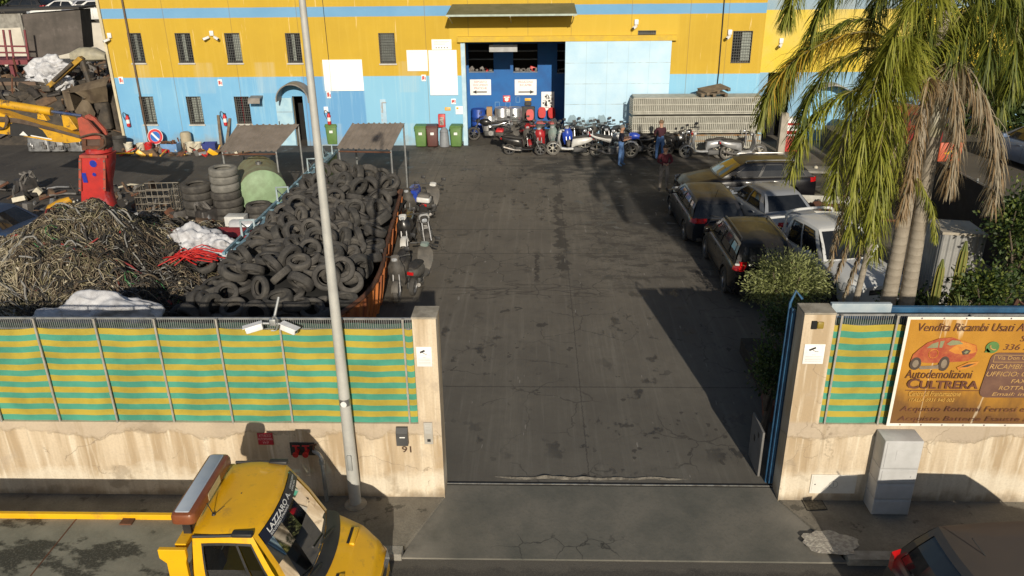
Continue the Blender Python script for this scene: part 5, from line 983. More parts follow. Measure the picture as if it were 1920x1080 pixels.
# ================================================================ SKIPS AND TYRES
sb=M('skip blue paint',(.20,.36,.46),(.11,.16,.18),.7,0,4); sg=M('skip green inside',(.13,.17,.05),(.07,.08,.03),.8,0,3); so_=M('skip orange rust',(.42,.135,.03),(.20,.06,.025),.8,0,2.5,.4,.62,.3,20,(1,1,.35))
sk=thing('skip','long rust orange ribbed skip full of old tyres beside the parked scooters','skip')
RIM=[(-4.50,14.8),(-4.12,9.7),(-3.92,7.7),(-3.97,6.1),(-4.38,4.75)]; RIMB=bez([(x,y,1.2) for x,y in RIM],40)
m_=MB(so_,rust); P=[]
for z,o in ((.05,-.16),(.18,-.14),(.6,-.06),(1.0,-.0),(1.12,.0)): P.append([(p.x+o,p.y+.0,z) for p in RIMB])
m_.grid(P,0); m_.obj('side_wall',sk)
for i in range(1,40,3):
    m_=MB(so_); p=RIMB[i]; m_.loft([[(p.x+o+d,p.y+q,z) for d,q in ((.0,-.05),(.07,-.035),(.07,.035),(.0,.05))] for z,o in ((.06,-.16),(.6,-.06),(1.1,.0))],0,False); m_.obj('rib',sk)
m_=MB(rust); m_.tube([(p.x,p.y,1.17) for p in RIMB],.055,8); m_.obj('rim',sk)
m_=MB(so_); m_.add([(-7.9,4.72,.05),(-4.5,4.72,.05),(-4.36,4.72,.85),(-7.9,4.72,.55)],[(0,1,2,3)]); m_.obj('end_wall',sk)
m_=MB(rust); m_.add([(-7.9,4.75,.05),(-4.5,4.75,.05),(-4.6,15,.05),(-7.9,15,.05)],[(0,1,2,3)]); m_.add([(-7.9,15,.05),(-4.62,15,.05),(-4.5,15,1.15),(-7.9,15,1.15)],[(0,1,2,3)]); m_.obj('floor',sk)
sl_=thing('skip_rail','faded blue steel skip side with ladder frames standing left of the tyre heap','skip')
m_=MB(sg,sb); m_.box(-8.06,-7.98,8.9,20.3,.05,1.16,0); m_.obj('side_wall',sl_)
m_=MB(sb); m_.box(-8.12,-7.95,8.8,20.4,1.165,1.26); m_.box(-8.42,-8.34,8.8,20.4,1.10,1.18)
for k in range(16): y=8.9+k*.76; m_.box(-8.34,-8.12,y,y+.06,1.11,1.16)
m_.obj('rail',sl_)
for y in (10.2,13.6,17.4,19.6):
    m_=MB(M('pale blue tube',(.42,.52,.56),(.3,.36,.38),.6)); m_.tube([(-8.35,y,1.15),(-8.35,y,1.62),(-7.98,y+.05,1.62),(-7.98,y+.05,1.2)],.035,6); m_.tube([(-8.35,y+.6,1.15),(-8.35,y,1.55)],.02,5); m_.obj('ladder_frame',sl_)
def tyre_mesh(R,w,mat,name='tyre'):
    m_=MB(mat,dark); h=w/2
    m_.lathe([(R*.60,-h*.55),(R*.64,-h*.9),(R*.80,-h*1.0),(R*.93,-h*.92),(R*.985,-h*.72),(R,-h*.3),(R*.985,-h*.26),(R*.985,-h*.2),(R,-h*.16),(R,h*.16),(R*.985,h*.2),(R*.985,h*.26),(R,h*.3),(R*.985,h*.72),(R*.93,h*.92),(R*.80,h*1.0),(R*.64,h*.9),(R*.60,h*.55),(R*.72,h*.45),(R*.9,0),(R*.72,-h*.45),(R*.60,-h*.55)],26,0,'z',caps=False)
    return m_
tm=[tyre_mesh(.32,.20,rubber),tyre_mesh(.30,.18,M('worn rubber grey',(.065,.06,.054),(.12,.11,.097),.85,0,5,.45,.7,.3,40)),tyre_mesh(.34,.23,M('worn rubber mid',(.042,.04,.037),(.095,.088,.078),.85,0,5,.45,.7,.3,40))]
def heap(x,y):
    if y>15.2 or y<3.6 or x<-8.9-max(0,(8-y))*.12: return -1
    # inside the skips
    edge=min(1,max(0,(x+8.4)/.9))*min(1,max(0,(15.6-y)/1.2)); h=.95+.75*math.sin(math.pi*min(1,max(0,(x+8.2)/4.1)))**.7*min(1,max(0,(y-4.2)/2.5))*.8+.25*noise.noise((x*.6,y*.5,2))
    if x<-7.6 and y<10.5: h*=max(0,1-(-7.6-x)/1.7)*.95
    if y<6.2: h*=max(.35,(y-3.4)/2.8)
    if x<-7.75 and y>9.0: return -1
    return h
rim_x=lambda y: np.interp(y,[4.75,6.1,7.7,9.7,14.8],[-4.38,-3.97,-3.92,-4.12,-4.50])
m_=MB(dark); m_.grid([[(x,y,max(.0,heap(x,y)-.30)) for x in np.linspace(-9.9,-4.35,26)] for y in np.linspace(4.3,15.0,40)]); 
stm=m_
cands=[]; rt_=random.Random(3)
for i in range(9000):
    y=rt_.uniform(4.2,15.2); x=rt_.uniform(-10.2,rim_x(min(max(y,4.8),14.8))-.3); h=heap(x,y)
    if h<.02: continue
    if any((x-a)**2+((y-b)*.92)**2<.365**2 for a,b in cands): continue
    cands.append((x,y))
cands.sort(key=lambda p:p[1])
protos=[]; GT='old tyres heaped in and around the skip'
TL='worn black car tyre lying loose on the tyre heap in the skip'
for i,(x,y) in enumerate(cands):
    k=rt_.choice((0,0,1,2)); h=heap(x,y); tilt=abs(rt_.gauss(0,.55)); 
    if rt_.random()<.22: tilt=rt_.uniform(.9,1.5)
    az=rt_.uniform(0,6.283); z=h+.04+rt_.uniform(-.05,.13)+.12*math.sin(min(tilt,1.5))
    rot=(Matrix.Rotation(az,4,'Z')@Matrix.Rotation(tilt,4,'X')).to_euler()
    if len(protos)<3:
        k=len(protos); o=tag(tm[k].obj('tyre'),TL,'tyre',GT); protos.append(o)
    else: o=protos[k].copy(); COL.objects.link(o)
    o.location=(x,y,max(z,.12)); o.rotation_euler=rot; s_=rt_.uniform(.86,1.08); o.scale=(s_,s_,s_*rt_.uniform(.85,1.15))
low=MB(*[tm[0].mats[0],dark])
for k in range(90):
    y=rt_.uniform(4.4,15); x=rt_.uniform(-10,rim_x(min(max(y,4.8),14.8))-.35); h=heap(x,y)
    if h<.2: continue
    low.T=Matrix.Translation((x,y,h-.16))@Matrix.Rotation(rt_.uniform(0,6),4,'Z')@Matrix.Rotation(rt_.gauss(0,.6),4,'X'); low.torus(.24,.085,16,6,0)
low.T=Matrix.Identity(4); o_=len(low.v); low.v+=stm.v; low.f+=[[a+o_ for a in f] for f in stm.f]; low.mi+=[1]*len(stm.f); low.sm+=[True]*len(stm.f)
q=low.obj('tyre_mass'); q['kind']='stuff'; tag(q,'dark mass of buried tyres under the tyre heap','tyres')
for lab,px,py,z,rot in (('pale dusty tyre lying flat on top of the tyre heap beside the lamp post',560,492,1.72,(.25,.1,0)),('black tyre resting on the cable heap beside red hoses',384,497,.75,(.35,-.1,0)),('tyre leaning upright at the very front of the heap near the fence',640,505,1.66,(1.15,0,.35))):
    p=G(px,py,z); o=tag(tm[1 if 'pale' in lab else 0].obj('tyre',None,p),lab,'tyre'); o.rotation_euler=rot
# truck tyre stacks, each tyre its own object
tt=[tyre_mesh(.50,.27,M('truck rubber',(.05,.046,.042),(.10,.092,.08),.85,0,4,.42,.68,.4,30)),tyre_mesh(.48,.27,M('truck rubber dusty',(.15,.145,.13),(.24,.23,.205),.9,0,4,.4,.7,.4,30))]
tp=[]
SG='truck tyres stacked beside the green tank'
def stack(px,py,n,seq,lab,R=1.):
    b=G(px,py)
    for i in range(n):
        k=seq[i]; src=next((o for o in tp if o['k']==k),None)
        if src is None: o=tt[k].obj('truck_tyre'); o['k']=k; tp.append(o)
        else: o=src.copy(); COL.objects.link(o)
        o.scale=(R,R,1); o.location=(b.x+rt_.uniform(-.05,.05),b.y+rt_.uniform(-.04,.04),.135+.272*i*(1 if R==1 else .99)); o.rotation_euler=(rt_.uniform(-.03,.03),rt_.uniform(-.03,.03),0)
        tag(o,lab(i),'tyre',SG)
ordn=['lowest','second','third','fourth','fifth','sixth','seventh']
stack(378,414,5,(0,0,0,0,0),lambda i:'dark truck tyre, %s from the ground, in the shorter stack'%ordn[i])
stack(432,413,7,(0,0,0,0,1,1,1),lambda i:'%s truck tyre, %s from the ground, in the taller stack'%('pale dusty' if i>3 else 'dark',ordn[i]))
stack(488,424,3,(0,0,0),lambda i:'truck tyre, %s in the low stack in front of the green tank'%ordn[i],.86)
for o in tp: del o['k']
for o in COL.objects:
    if 'k' in o: del o['k']
# green tank lying on its side
p=G(500,404); tk=thing('storage_tank','pale green steel tank lying on its side behind the low tyre stack','tank',(p.x,p.y,0),R_(22)); gtm=M('tank green',(.26,.38,.22),(.20,.28,.16),.6,0,3); gtd=M('tank top dirt',(.22,.20,.12),(.27,.29,.18),.8,0,3)
m_=MB(gtm,gtd); m_.lathe([(.001,-.14),(.5,-.10),(.80,0),(.82,.02)],32,0,'y',(0,0,.82)); m_.lathe([(.82,.02),(.82,2.3)],32,1,'y',(0,0,.82),caps=False); m_.lathe([(.82,2.3),(.5,2.4),(.001,2.44)],32,0,'y',(0,0,.82)); m_.obj('shell',tk)
m_=MB(steel); m_.lathe([(.10,1.64),(.10,1.74),(.05,1.76)],12,c=(0,.9,0)); m_.obj('filler_cap',tk)
m_=MB(rust)
for y in (.4,1.8): m_.prism([(-.6,0),(.6,0),(.5,.22),(-.5,.22)],y-.05,y+.05,'y')
m_.obj('cradle',tk)
# corrugated shelters
crm_=M('corrugated tan',(.26,.22,.185),(.19,.16,.13),.8,0,1.6,.4,.65)
def shelter(label,nl,nr,fr_,fl_):
    root=thing('shelter',label,'shelter',((nl[0]+fr_[0])/2,(nl[1]+fr_[1])/2,0)); o=Vector(root.location); nl,nr,fr_,fl_=[Vector(p)-o for p in (nl,nr,fr_,fl_)]
    m_=MB(crm_); n=60; P=[]
    for i in range(9): v=i/8; P.append([(nl.lerp(nr,u).lerp(fl_.lerp(fr_,u),v)+Vector((0,0,(.035 if (k%6) in (0,1) else 0)+.012*noise.noise((u*4,v*4,1))))) for k,u in ((k,k/n) for k in range(n+1))])
    m_.grid(P,0,False); m_.obj('roof',root)
    m_=MB(galv)
    for c_ in (nl,nr,fr_,fl_):
        c2=c_*.93; c2.z=0
    for c_ in (nl,nr,fr_,fl_): m_2=MB(galv); m_2.tube([(c_.x*.94,c_.y*.94,0),(c_.x*.94,c_.y*.94,c_.z-.01)],.035,8); m_2.obj('pole',root)
    m_=MB(rust); m_.tube([nl*.95,nr*.95],.03,6); m_.tube([fl_*.95,fr_*.95],.03,6); m_.obj('beam',root); return root
def c4(a,b,c_,d): return [tuple(G(*p)) for p in (a,b,c_,d)]
shelter('tan corrugated lean-to on thin poles behind the green tank, left of the lamp post',*c4((412,285,2.1),(519,284,2.1),(563,233,2.6),(446,235,2.6)))
shelter('tan corrugated lean-to on thin poles beyond the tyre heap, right of the lamp post',*c4((631,279,2.1),(735,281,2.1),(760,231,2.6),(661,232,2.6)))
# ================================================================ THINGS ON AND BEFORE THE FACADE
def board(name,label,cat,px,y=None,d=.03,m=paper,fn=None,group=None):
    yy=FY if y is None else y; a=V(px[0],px[1],yy); b=V(px[2],px[3],yy); m_=MB(m); m_.rbox(a.x,b.x,yy-d,yy-.003,b.z,a.z,.01); o=plain(name,label,cat,m_,group=group)
    if fn: q=MB(blackink,redink,white,yellowp,M('grey print',(.5,.5,.5),(.35,.35,.35),.7,0,30)); fn(q,a.x,b.x,b.z,a.z,yy-d-.002); q.obj('print',o)
    return o
board('white_board','large blank white board on the facade above the dark blue patch','board',(604,112,683,170))
def screws(q,x0,x1,z0,z1,y): q.box(x0+.1,x0+.8,y-.001,y+.001,z1-.1,z1-.09,4)
board('white_board','wide blank white board on the facade below the small printed plate','board',(762,94,803,133),d=.03,fn=screws)
board('white_board','tall blank white board on the facade left of the big door','board',(803,94,859,178),d=.05)
def plate(q,x0,x1,z0,z1,y):
    for k in range(3): q.box(x0+.1,x1-.1-.1*k,y-.001,y+.001,z1-.1-.06*k,z1-.08-.06*k,4)
    for k in range(5): q.lathe([(.001,y-.001),(.028,y-.001),(.028,y)],8,0,'y',(x0+.2+k*(x1-x0-.4)/4,0,z0+.09))
board('printed_plate','small white plate with a row of symbols above the blank white boards','sign',(809,74,847,93),fn=plate)
def ext(q,x0,x1,z0,z1,y): q.box((x0+x1)/2-.03,(x0+x1)/2+.03,y-.001,y+.001,z0+.08,z1-.05,1); q.box((x0+x1)/2+.05,(x0+x1)/2+.09,y-.001,y+.001,z0+.06,z0+.2,1); q.box(x0+.03,x0+.08,y-.001,y+.001,z0+.06,z1-.06,1)
for i,(px,lab) in enumerate((((222,144,233,157),'small red and white fire sign at the left corner of the facade'),((408,149,418,161),'small red and white fire sign above the second lower window from the left'),((612,171,621,184),'small red and white fire sign under the large blank board'),((790,140,799,152),'small red and white fire sign below the wide blank board'),((846,185,855,195),'faint red and white sign left of the door jamb'))): board('fire_sign',lab,'sign',px,fn=ext,group='fire safety signs on the facade')
board('white_plate','small blank white square plate above the right fire extinguisher','sign',(607,200,616,211))
def yl(q,x0,x1,z0,z1,y): q.box(x0+.06,x1-.06,y-.001,y+.001,(z0+z1)/2-.02,(z0+z1)/2+.02,4)
board('yellow_label','small yellow label left of the big door jamb','sign',(834,201,845,207),m=yellowp,fn=yl)
def ylw(q,x0,x1,z0,z1,y): q.box(x0+.04,x0+.14,y-.001,y+.001,z1-.14,z1-.05,3); q.box(x0+.05,x1-.05,y-.001,y+.001,z0+.12,z0+.13,4); q.box(x0+.05,x1-.05,y-.001,y+.001,z0+.18,z0+.19,4)
board('notice','white notice with a yellow mark beside the door jamb','sign',(854,199,869,214),fn=ylw)
def picto(q,x0,x1,z0,z1,y):
    q.tube([(x0+.1,y,z0+.5),(x0+.1,y,z1-.15)],.03,4,4); q.tube([(x0+.1,y,z1-.15),(x0+.3,y,z1-.15)],.03,4,4)
    for k in range(4): q.box(x0+.04,x1-.2,y-.001,y+.001,z0+.1+.2*k,z0+.22+.2*k,4)
board('pictogram_board','narrow pale blue board with dark pictograms between the white boards','sign',(712,186,726,231),m=M('pale blue board',(.40,.58,.70),(.34,.5,.64),.6),fn=picto)
# signs inside the door
def isign(lines,arrow):
    def fn(q,x0,x1,z0,z1,y):
        w_=x1-x0; h=z1-z0
        for i,t_ in enumerate(lines): q.text(t_,(x0+x1)/2,z1-h*(.22+.2*i),w_*min(.8,.075*len(t_)),h*.13,y,1,center=True)
        zc=z0+h*.2; s=arrow; xm=(x0+x1)/2
        q.box(xm-w_*.33,xm+w_*.3,y-.001,y+.001,zc-.03,zc+.03,0); q.prism([(xm+s*w_*.40,zc),(xm+s*w_*.2,zc+.09),(xm+s*w_*.2,zc-.09)],y-.002,y+.0005,'y',0)
    return fn
board('direction_sign','white sheet with red lettering and an arrow to the left inside the doorway','sign',(881,149,921,178),y=IY,fn=isign(['DEPOSITO','DOCUMENTI','PRATICHE'],-1))
board('direction_sign','white sheet with red lettering and an arrow to the right inside the doorway','sign',(965,149,1006,178),y=IY,fn=isign(['MAGAZZINO','RICAMBI'],1))
def rs(q,x0,x1,z0,z1,y): q.box(x0+.05,x1-.05,y-.001,y+.001,z1-.12,z1-.06,2); q.lathe([(.001,y-.001),(.1,y-.001),(.1,y)],12,2,'y',((x0+x1)/2,0,z0+.13))
board('red_sign','small red sign with white print on the deep blue inner wall','sign',(943,179,957,191),y=IY,m=red,fn=rs)
board('yellow_label','small yellow label on the deep blue inner wall','sign',(984,184,996,189),y=IY,m=yellowp)
def poster(q,x0,x1,z0,z1,y):
    rr=random.Random(5)
    for k in range(34): a=rr.uniform(x0+.04,x1-.15); b=rr.uniform(z0+.1,z1-.2); q.box(a,a+rr.uniform(.03,.14),y-.001,y+.001,b,b+rr.uniform(.03,.12),rr.choice((0,4,4)))
board('poster','tall white poster with dark drawings inside the doorway','poster',(1015,172,1039,207),y=IY,fn=poster)
board('banner_strip','grey white banner hanging behind the top of the doorway','banner',(917,84,970,97),y=FY+.6,m=M('grey banner',(.42,.43,.44),None,.7))
for px in ((928,191,937,203),(948,191,957,203),(967,181,975,192)):
    a=iv(px[0],px[1]); b=iv(px[2],px[3]); m_=MB(M('pale blue frame',(.2,.36,.55),None,.6)); 
    for u in ((a.x,b.x,a.z-.02,a.z),(a.x,b.x,b.z,b.z+.02),(a.x,a.x+.02,b.z,a.z),(b.x-.02,b.x,b.z,a.z)): m_.box(u[0],u[1],IY-.015,IY-.003,u[2],u[3])
    plain('cable_frame',{928:'thin pale frame on the inner wall, lower left of the red sign',948:'thin pale frame on the inner wall right below the red sign',967:'thin pale frame on the inner wall right of the red sign'}[px[0]],'frame',m_)
# wall cameras, extinguishers, hose cabinet
def wcam(label,px,py,y,rz,two=False):
    p=V(px,py,y); r=thing('wall_camera',label,'camera',(p.x,y,p.z)); m_=MB(M('camera white',(.82,.82,.82),None,.4),black); m_.rbox(-.09,.09,-.1,-.003,-.02,.2,.02); m_.obj('box',r)
    for a in ((rz,-rz) if two else (rz,)):
        m_=MB(_mats['camera white'],black); m_.T=Matrix.Translation((.12*math.copysign(1,a) if two else 0,-.12,-.06))@Matrix.Rotation(R_(-90+a),4,'Z')@Matrix.Rotation(R_(18),4,'Y'); m_.rbox(0,.30,-.055,.055,-.05,.05,.02); m_.box(.3005,.305,-.04,.04,-.035,.035,1); m_.T=Matrix.Identity(4); m_.obj('camera',r)
wcam('white wall camera near the top left corner of the facade',207,70,FY,-45); wcam('pair of white cameras between the second and third upper windows',398,66,FY,55,True); wcam('white camera on a box beside the small vent',1193,45,FY,-35); wcam('white camera left of the last upper window',1368,64,FY,-40); wcam('small camera on the right hand block above the dark doorway',1464,80,RY,-30)
def extinguisher(label,px,py):
    p=FX(px,py); r=thing('fire_extinguisher',label,'extinguisher',(p.x,FY-.12,p.z),group='fire extinguishers on the facade'); m_=MB(red,white); m_.lathe([(.05,-.02),(.085,0),(.085,.42),(.05,.5),(.03,.52)],14); m_.lathe([(.0855,.15),(.0855,.33)],14,1,caps=False); m_.obj('cylinder',r)
    m_=MB(black); m_.rbox(-.06,.06,-.03,.03,.52,.58,.015); m_.tube(bez([(0,0,.56),(-.15,.0,.66),(-.2,0,.5),(-.1,0,.25)],10),.014,5); m_.obj('valve_hose',r)
extinguisher('red fire extinguisher on the facade left of the first lower window',244,236); extinguisher('red fire extinguisher on the facade right of the second lower window',425,234); extinguisher('red fire extinguisher on the facade right of the small arched door',619,232)
a=FX(822,213); b=FX(836,237); r=thing('hose_cabinet','red fire hose cabinet on the pale blue facade above the wheelie bins','cabinet',(a.x,FY,b.z)); m_=MB(red); m_.rbox(0,b.x-a.x,-.2,-.003,0,a.z-b.z,.02); m_.obj('box',r); m_=MB(M('hose cabinet pane',(.35,.33,.30),(.1,.08,.07),.4,0,10)); m_.rbox(.07,b.x-a.x-.07,-.207,-.2005,.1,a.z-b.z-.12,.01); m_.obj('pane',r)
# wheelie bins
bgreen=M('bin green',(.10,.20,.045),(.08,.16,.04),.55,0,3); bbrown=M('bin brown',(.10,.03,.025),(.075,.025,.02),.55,0,3); bgrey=M('bin grey',(.25,.27,.29),(.20,.21,.23),.5)
def wbin(label,px,py,m,rz=0,lidm=None):
    p=G(px,py); r=thing('wheelie_bin',label,'bin',(p.x,p.y,0),R_(rz),'wheelie bins along the facade'); m_=MB(m); m_.rbox(-.24,.24,-.26,.26,.06,.92,.05,0,1.16); m_.rbox(-.30,.30,-.32,.32,.9,.96,.05); m_.obj('body',r)
    m_=MB(lidm or m); m_.rbox(-.30,.30,-.33,.33,.963,1.04,.06,0,.9); m_.tube([(-.25,.34,.97),(-.25,.39,.98),(.25,.39,.98),(.25,.34,.97)],.018,6); m_.obj('lid',r)
    m_=MB(white); m_.box(-.08,.08,-.325,-.318,.62,.74); m_.obj('label',r)
    for s in (-1,1): m_=MB(black); m_.lathe([(.001,-.03),(.10,-.03),(.10,.03),(.001,.03)],14,0,'x',(s*.24,.27,.10)); m_.obj('wheel',r)
wbin('green wheelie bin, left of the brown one by the hose cabinet',791,275,bgreen); wbin('brown wheelie bin between the green bin and the grey ash bin',812,275,bbrown,4); wbin('green wheelie bin with stickers closest to the big door',857,275,bgreen,-3); wbin('dark green wheelie bin behind the right lean-to shelter',626,271,bgreen); wbin('brown wheelie bin half hidden behind the right lean-to roof',648,270,bbrown)
p=G(834,275); m_=MB(bgrey); m_.lathe([(.20,0),(.24,.03),(.21,.5),(.19,.72),(.21,.74),(.12,.88),(.05,.93),(.001,.94)],20); plain('ash_bin','grey cone topped ash bin between the brown and green wheelie bins','bin',m_,loc=(p.x,p.y,0))
p=G(607,272); m_=MB(M('orange plank',(.55,.22,.08),(.45,.30,.2),.8,0,5)); m_.prism([(-.18,0),(.18,0),(.16,.9),(.0,1.05),(-.16,.9)],-.03,.03,'y'); plain('painted_board','orange painted board with pale marks standing behind the lamp post','board',m_,loc=(p.x,p.y,0))
# grating stack with pallets
def gtexm(): return M('grating zinc',(.47,.46,.40),(.36,.35,.30),.6,.1,4)
gx0,gx1,gy0,gy1=4.35,10.15,25.05,26.25; zz=[.0,.62,.66,1.52,1.58,2.46]; GSt=gtexm(); grust=M('grating rust',(.30,.15,.05),(.3,.27,.2),.8,0,3)
for i,(z0,z1,lab) in enumerate(((.12,.78,'lowest bundle of stacked galvanised gratings beside the sliding door, rusty in the middle'),(.88,1.62,'middle bundle of stacked galvanised gratings beside the sliding door'),(1.72,2.44,'topmost bundle of stacked galvanised gratings, carrying pallets'))):
    r=thing('grating_bundle',lab,'grating',((gx0+gx1)/2,(gy0+gy1)/2,z0),group='galvanised gratings stacked beside the sliding door'); hx,hy,h=(gx1-gx0)/2-.05*i*0,(gy1-gy0)/2,z1-z0
    m_=MB(GSt,grust); 
    for k in range(4): zc=h*(0,.12,.55,.95)[k]; m_.box(-hx,hx,-hy-.03,-hy+.05,zc,zc+.045,1 if (i==0 and k in(2,3)) else 0); m_.box(-hx+rnd.uniform(0,.15),hx-rnd.uniform(0,.1),-hy+.06,hy,zc,zc+.02)
    m_.obj('long_bar',r)
    m_=MB(GSt); x=-hx
    while x<hx: m_.box(x,x+.04,-hy-.012,-hy-.002,.04,h-.04); x+=.085
    m_.obj('cross_bar',r)
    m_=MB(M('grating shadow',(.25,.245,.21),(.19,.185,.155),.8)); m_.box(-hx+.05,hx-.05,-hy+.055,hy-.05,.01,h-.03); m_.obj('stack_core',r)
    m_=MB(GSt)
    for k in range(9): m_.tube([(-hx-.02,-hy+.05,h*k/9),(-hx-.12,-hy+.3,h*k/9+.05),(-hx-.05,-hy+.5,h*k/9)],.02,4)
    m_.obj('end_hook',r)
pal=M('old pallet wood',(.20,.155,.105),(.12,.095,.07),.9,0,5)
def pallet(label,loc,rot):
    m_=MB(pal)
    for k in range(7): m_.box(-.6,.6,-.4+.125*k,-.4+.125*k+.09,.12,.142)
    for k in range(3): m_.box(-.6+.53*k,-.6+.53*k+.14,-.4,.4,.03,.1195); m_.box(-.6+.53*k,-.6+.53*k+.14,-.4,.4,.0,.022)
    o=plain('pallet',label,'pallet',m_,loc=loc); o.rotation_euler=rot
pallet('wooden pallet lying flat on the grating stack',(7.9,25.5,2.46),(0,0,.1)); pallet('broken wooden pallet tilted on top of the flat one',(8.0,25.6,2.63),(.1,-.12,.35))
m_=MB(M('beige post',(.40,.36,.30),(.30,.27,.22),.85,0,3)); p=G(1462,292); m_.rbox(-.15,.15,-.15,.15,0,1.9,.02); plain('concrete_post','beige concrete post at the right end of the grating stack','post',m_,loc=(p.x,p.y,0))
r=thing('gas_cabinet','red and white metal cabinet behind the palm fronds by the dark doorway','cabinet',(*g2(1476,282)[:2],0)); m_=MB(red,white); m_.rbox(-.35,.35,-.25,.25,0,.7,.02,0); m_.rbox(-.35,.35,-.25,.25,.705,1.5,.02,1); m_.obj('box',r); m_=MB(red); m_.box(-.3,.3,-.26,-.2505,.8,.95); m_.box(-.3,.3,-.26,-.2505,1.2,1.3); m_.obj('stripe',r)
# drums and chairs inside the doorway
def drum(label,x,m,h=.95,R=.32,lid=None,y=IY-.75):
    r=thing('drum',label,'drum',(x,y,.006)); m_=MB(m,black); m_.lathe([(.001,0),(R*.94,0),(R,.03),(R,h*.33),(R*1.04,h*.35),(R,h*.37),(R,h*.64),(R*1.04,h*.66),(R,h*.68),(R,h*.96),(R*.95,h),(R*.9,h*.985),(.001,h*.985)],22); m_.lathe([(R*1.045,h*.49),(R*1.045,h*.52)],20,1,caps=False); m_.obj('shell',r); return r
sd_=M('bright drum steel',(.55,.56,.57),(.40,.41,.42),.35,.7,6)
drum('silver steel drum inside the doorway, nearer the car seat',iv(966,240).x,sd_,1.25,.38); drum('silver steel drum inside the doorway, beside the motorbike',iv(943,240).x,sd_,1.25,.38)
drum('short silver drum carrying a cardboard box inside the doorway',iv(920,240).x,sd_,.85,.32); m_=MB(M('cardboard',(.38,.24,.12),(.3,.19,.1),.9)); m_.rbox(-.14,.14,-.12,.12,0,.45,.01); plain('carton','small brown carton standing on the short silver drum','box',m_,loc=(iv(920,240).x,IY-.75,.845))
drum('bright blue plastic drum inside the doorway behind the motorbike',iv(899,240).x,blueps,1.15,.36,y=IY-.5)
def chair(label,x,y,rz):
    r=thing('chair',label,'chair',(x,y,.006),rz,'red chairs in the doorway'); m_=MB(red); m_.rbox(-.24,.24,-.22,.24,.42,.5,.05); m_.obj('seat',r); m_=MB(red); m_.T=Matrix.Translation((0,.25,.55))@Matrix.Rotation(-.15,4,'X'); m_.prism([(.19*math.copysign(abs(math.cos(a))**.6,math.cos(a)),.36+.27*math.copysign(abs(math.sin(a))**.7,math.sin(a))) for a in np.linspace(0,6.283,21)[:-1]],-.03,.03,'y'); m_.T=Matrix.Identity(4); m_.obj('backrest',r)
    m_=MB(black); m_.lathe([(.02,.06),(.02,.42)],8); 
    for k in range(5): a=k*1.257; m_.tube([(0,0,.09),(.27*math.cos(a),.27*math.sin(a),.04)],.02,5)
    m_.tube([(0,.2,.45),(0,.27,.6)],.02,5); m_.obj('base',r)
chair('red office chair in front of the black car seat in the doorway',iv(995,240).x,IY-1.2,0.1); chair('red office chair in the sunlit middle of the doorway',iv(1015,240).x,IY-.6,-.1); chair('red office chair in the shade by the sliding door',iv(1037,240).x,IY-.7,.3)
r=thing('loose_car_seat','black leather car seat standing behind the red chairs in the doorway','seat',(iv(990,240).x,IY-.5,.006)); m_=MB(seatm); m_.rbox(-.35,.35,-.35,.3,.2,.45,.08); m_.obj('cushion',r); m_=MB(seatm); m_.T=Matrix.Translation((0,.3,.45))@Matrix.Rotation(-.25,4,'X'); m_.rbox(-.36,.36,-.09,.09,0,.75,.08); m_.rbox(-.18,.18,-.07,.07,.77,1.0,.06); m_.T=Matrix.Identity(4); m_.obj('backrest',r); m_=MB(M('light grey cover',(.4,.4,.4))); m_.rbox(-.42,-.37,-.1,.3,.1,.9,.02); m_.obj('side_cover',r)  # loose car seat out of a vehicle, set on the doorway floor
# ================================================================ JUNK ALONG THE FACADE
cream=M('cream plastic',(.62,.58,.46),(.5,.46,.36),.6,0,5)
def bucket(label,px,py,m,s=1.,tip=0):
    p=G(px,py); r=thing('bucket',label,'bucket',(p.x,p.y,0),rnd.uniform(0,6),'plastic buckets along the facade'); m_=MB(m,dark); m_.lathe([(.001,.01),(.125*s,0),(.165*s,.34*s),(.175*s,.34*s),(.175*s,.36*s),(.155*s,.36*s),(.12*s,.06),(.001,.06)],18); m_.obj('shell',r); m_=MB(steel); m_.tube(bez([(.17*s,0,.33*s),(.14*s,.12*s,.22*s),(0,.18*s,.17*s),(-.14*s,.12*s,.22*s),(-.17*s,0,.33*s)],12),.007,4); m_.obj('handle',r)
bucket('white bucket nearest the black drum at the left end of the facade',243,284,cream,1.15); bucket('white bucket just left of the red bucket',266,285,cream,1.15); bucket('red bucket with a pale lid below the no parking sign',280,284,red,1.15); bucket('cream bucket in front of the beige drum',358,285,cream,1.25); bucket('cream bucket between another cream bucket and the small white one',372,285,cream,1.25); bucket('small white bucket left of the dark blue crate',382,284,cream,.8)
p=G(224,283); m_=MB(M('black drum',(.03,.028,.025),(.06,.055,.05),.7)); m_.lathe([(.001,.02),(.38,0),(.42,.62),(.44,.64),(.40,.65),(.36,.1),(.001,.1)],22); plain('black_tub','big black tub at the left corner of the facade','tub',m_,loc=(p.x,p.y,0))
p=G(352,278); m_=MB(M('beige drum',(.42,.36,.25),(.34,.29,.2),.7)); m_.lathe([(.001,0),(.22,0),(.25,.1),(.25,.7),(.2,.78),(.12,.8),(.001,.8)],18); plain('beige_drum','beige upright drum with rounded top behind the cream buckets','drum',m_,loc=(p.x,p.y,0))
p=G(362,270); m_=MB(M('dark shell',(.07,.06,.05),(.13,.11,.09),.7,0,3)); m_.loft([xsec(-.75,.3,0,.7),xsec(-.5,.42,0,1.1),xsec(.2,.45,0,1.15),xsec(.6,.35,0,.9),xsec(.75,.2,0,.5)]); plain('plastic_shell','dark grey brown domed plastic shell standing by the facade','shell',m_,loc=(p.x,p.y,0))
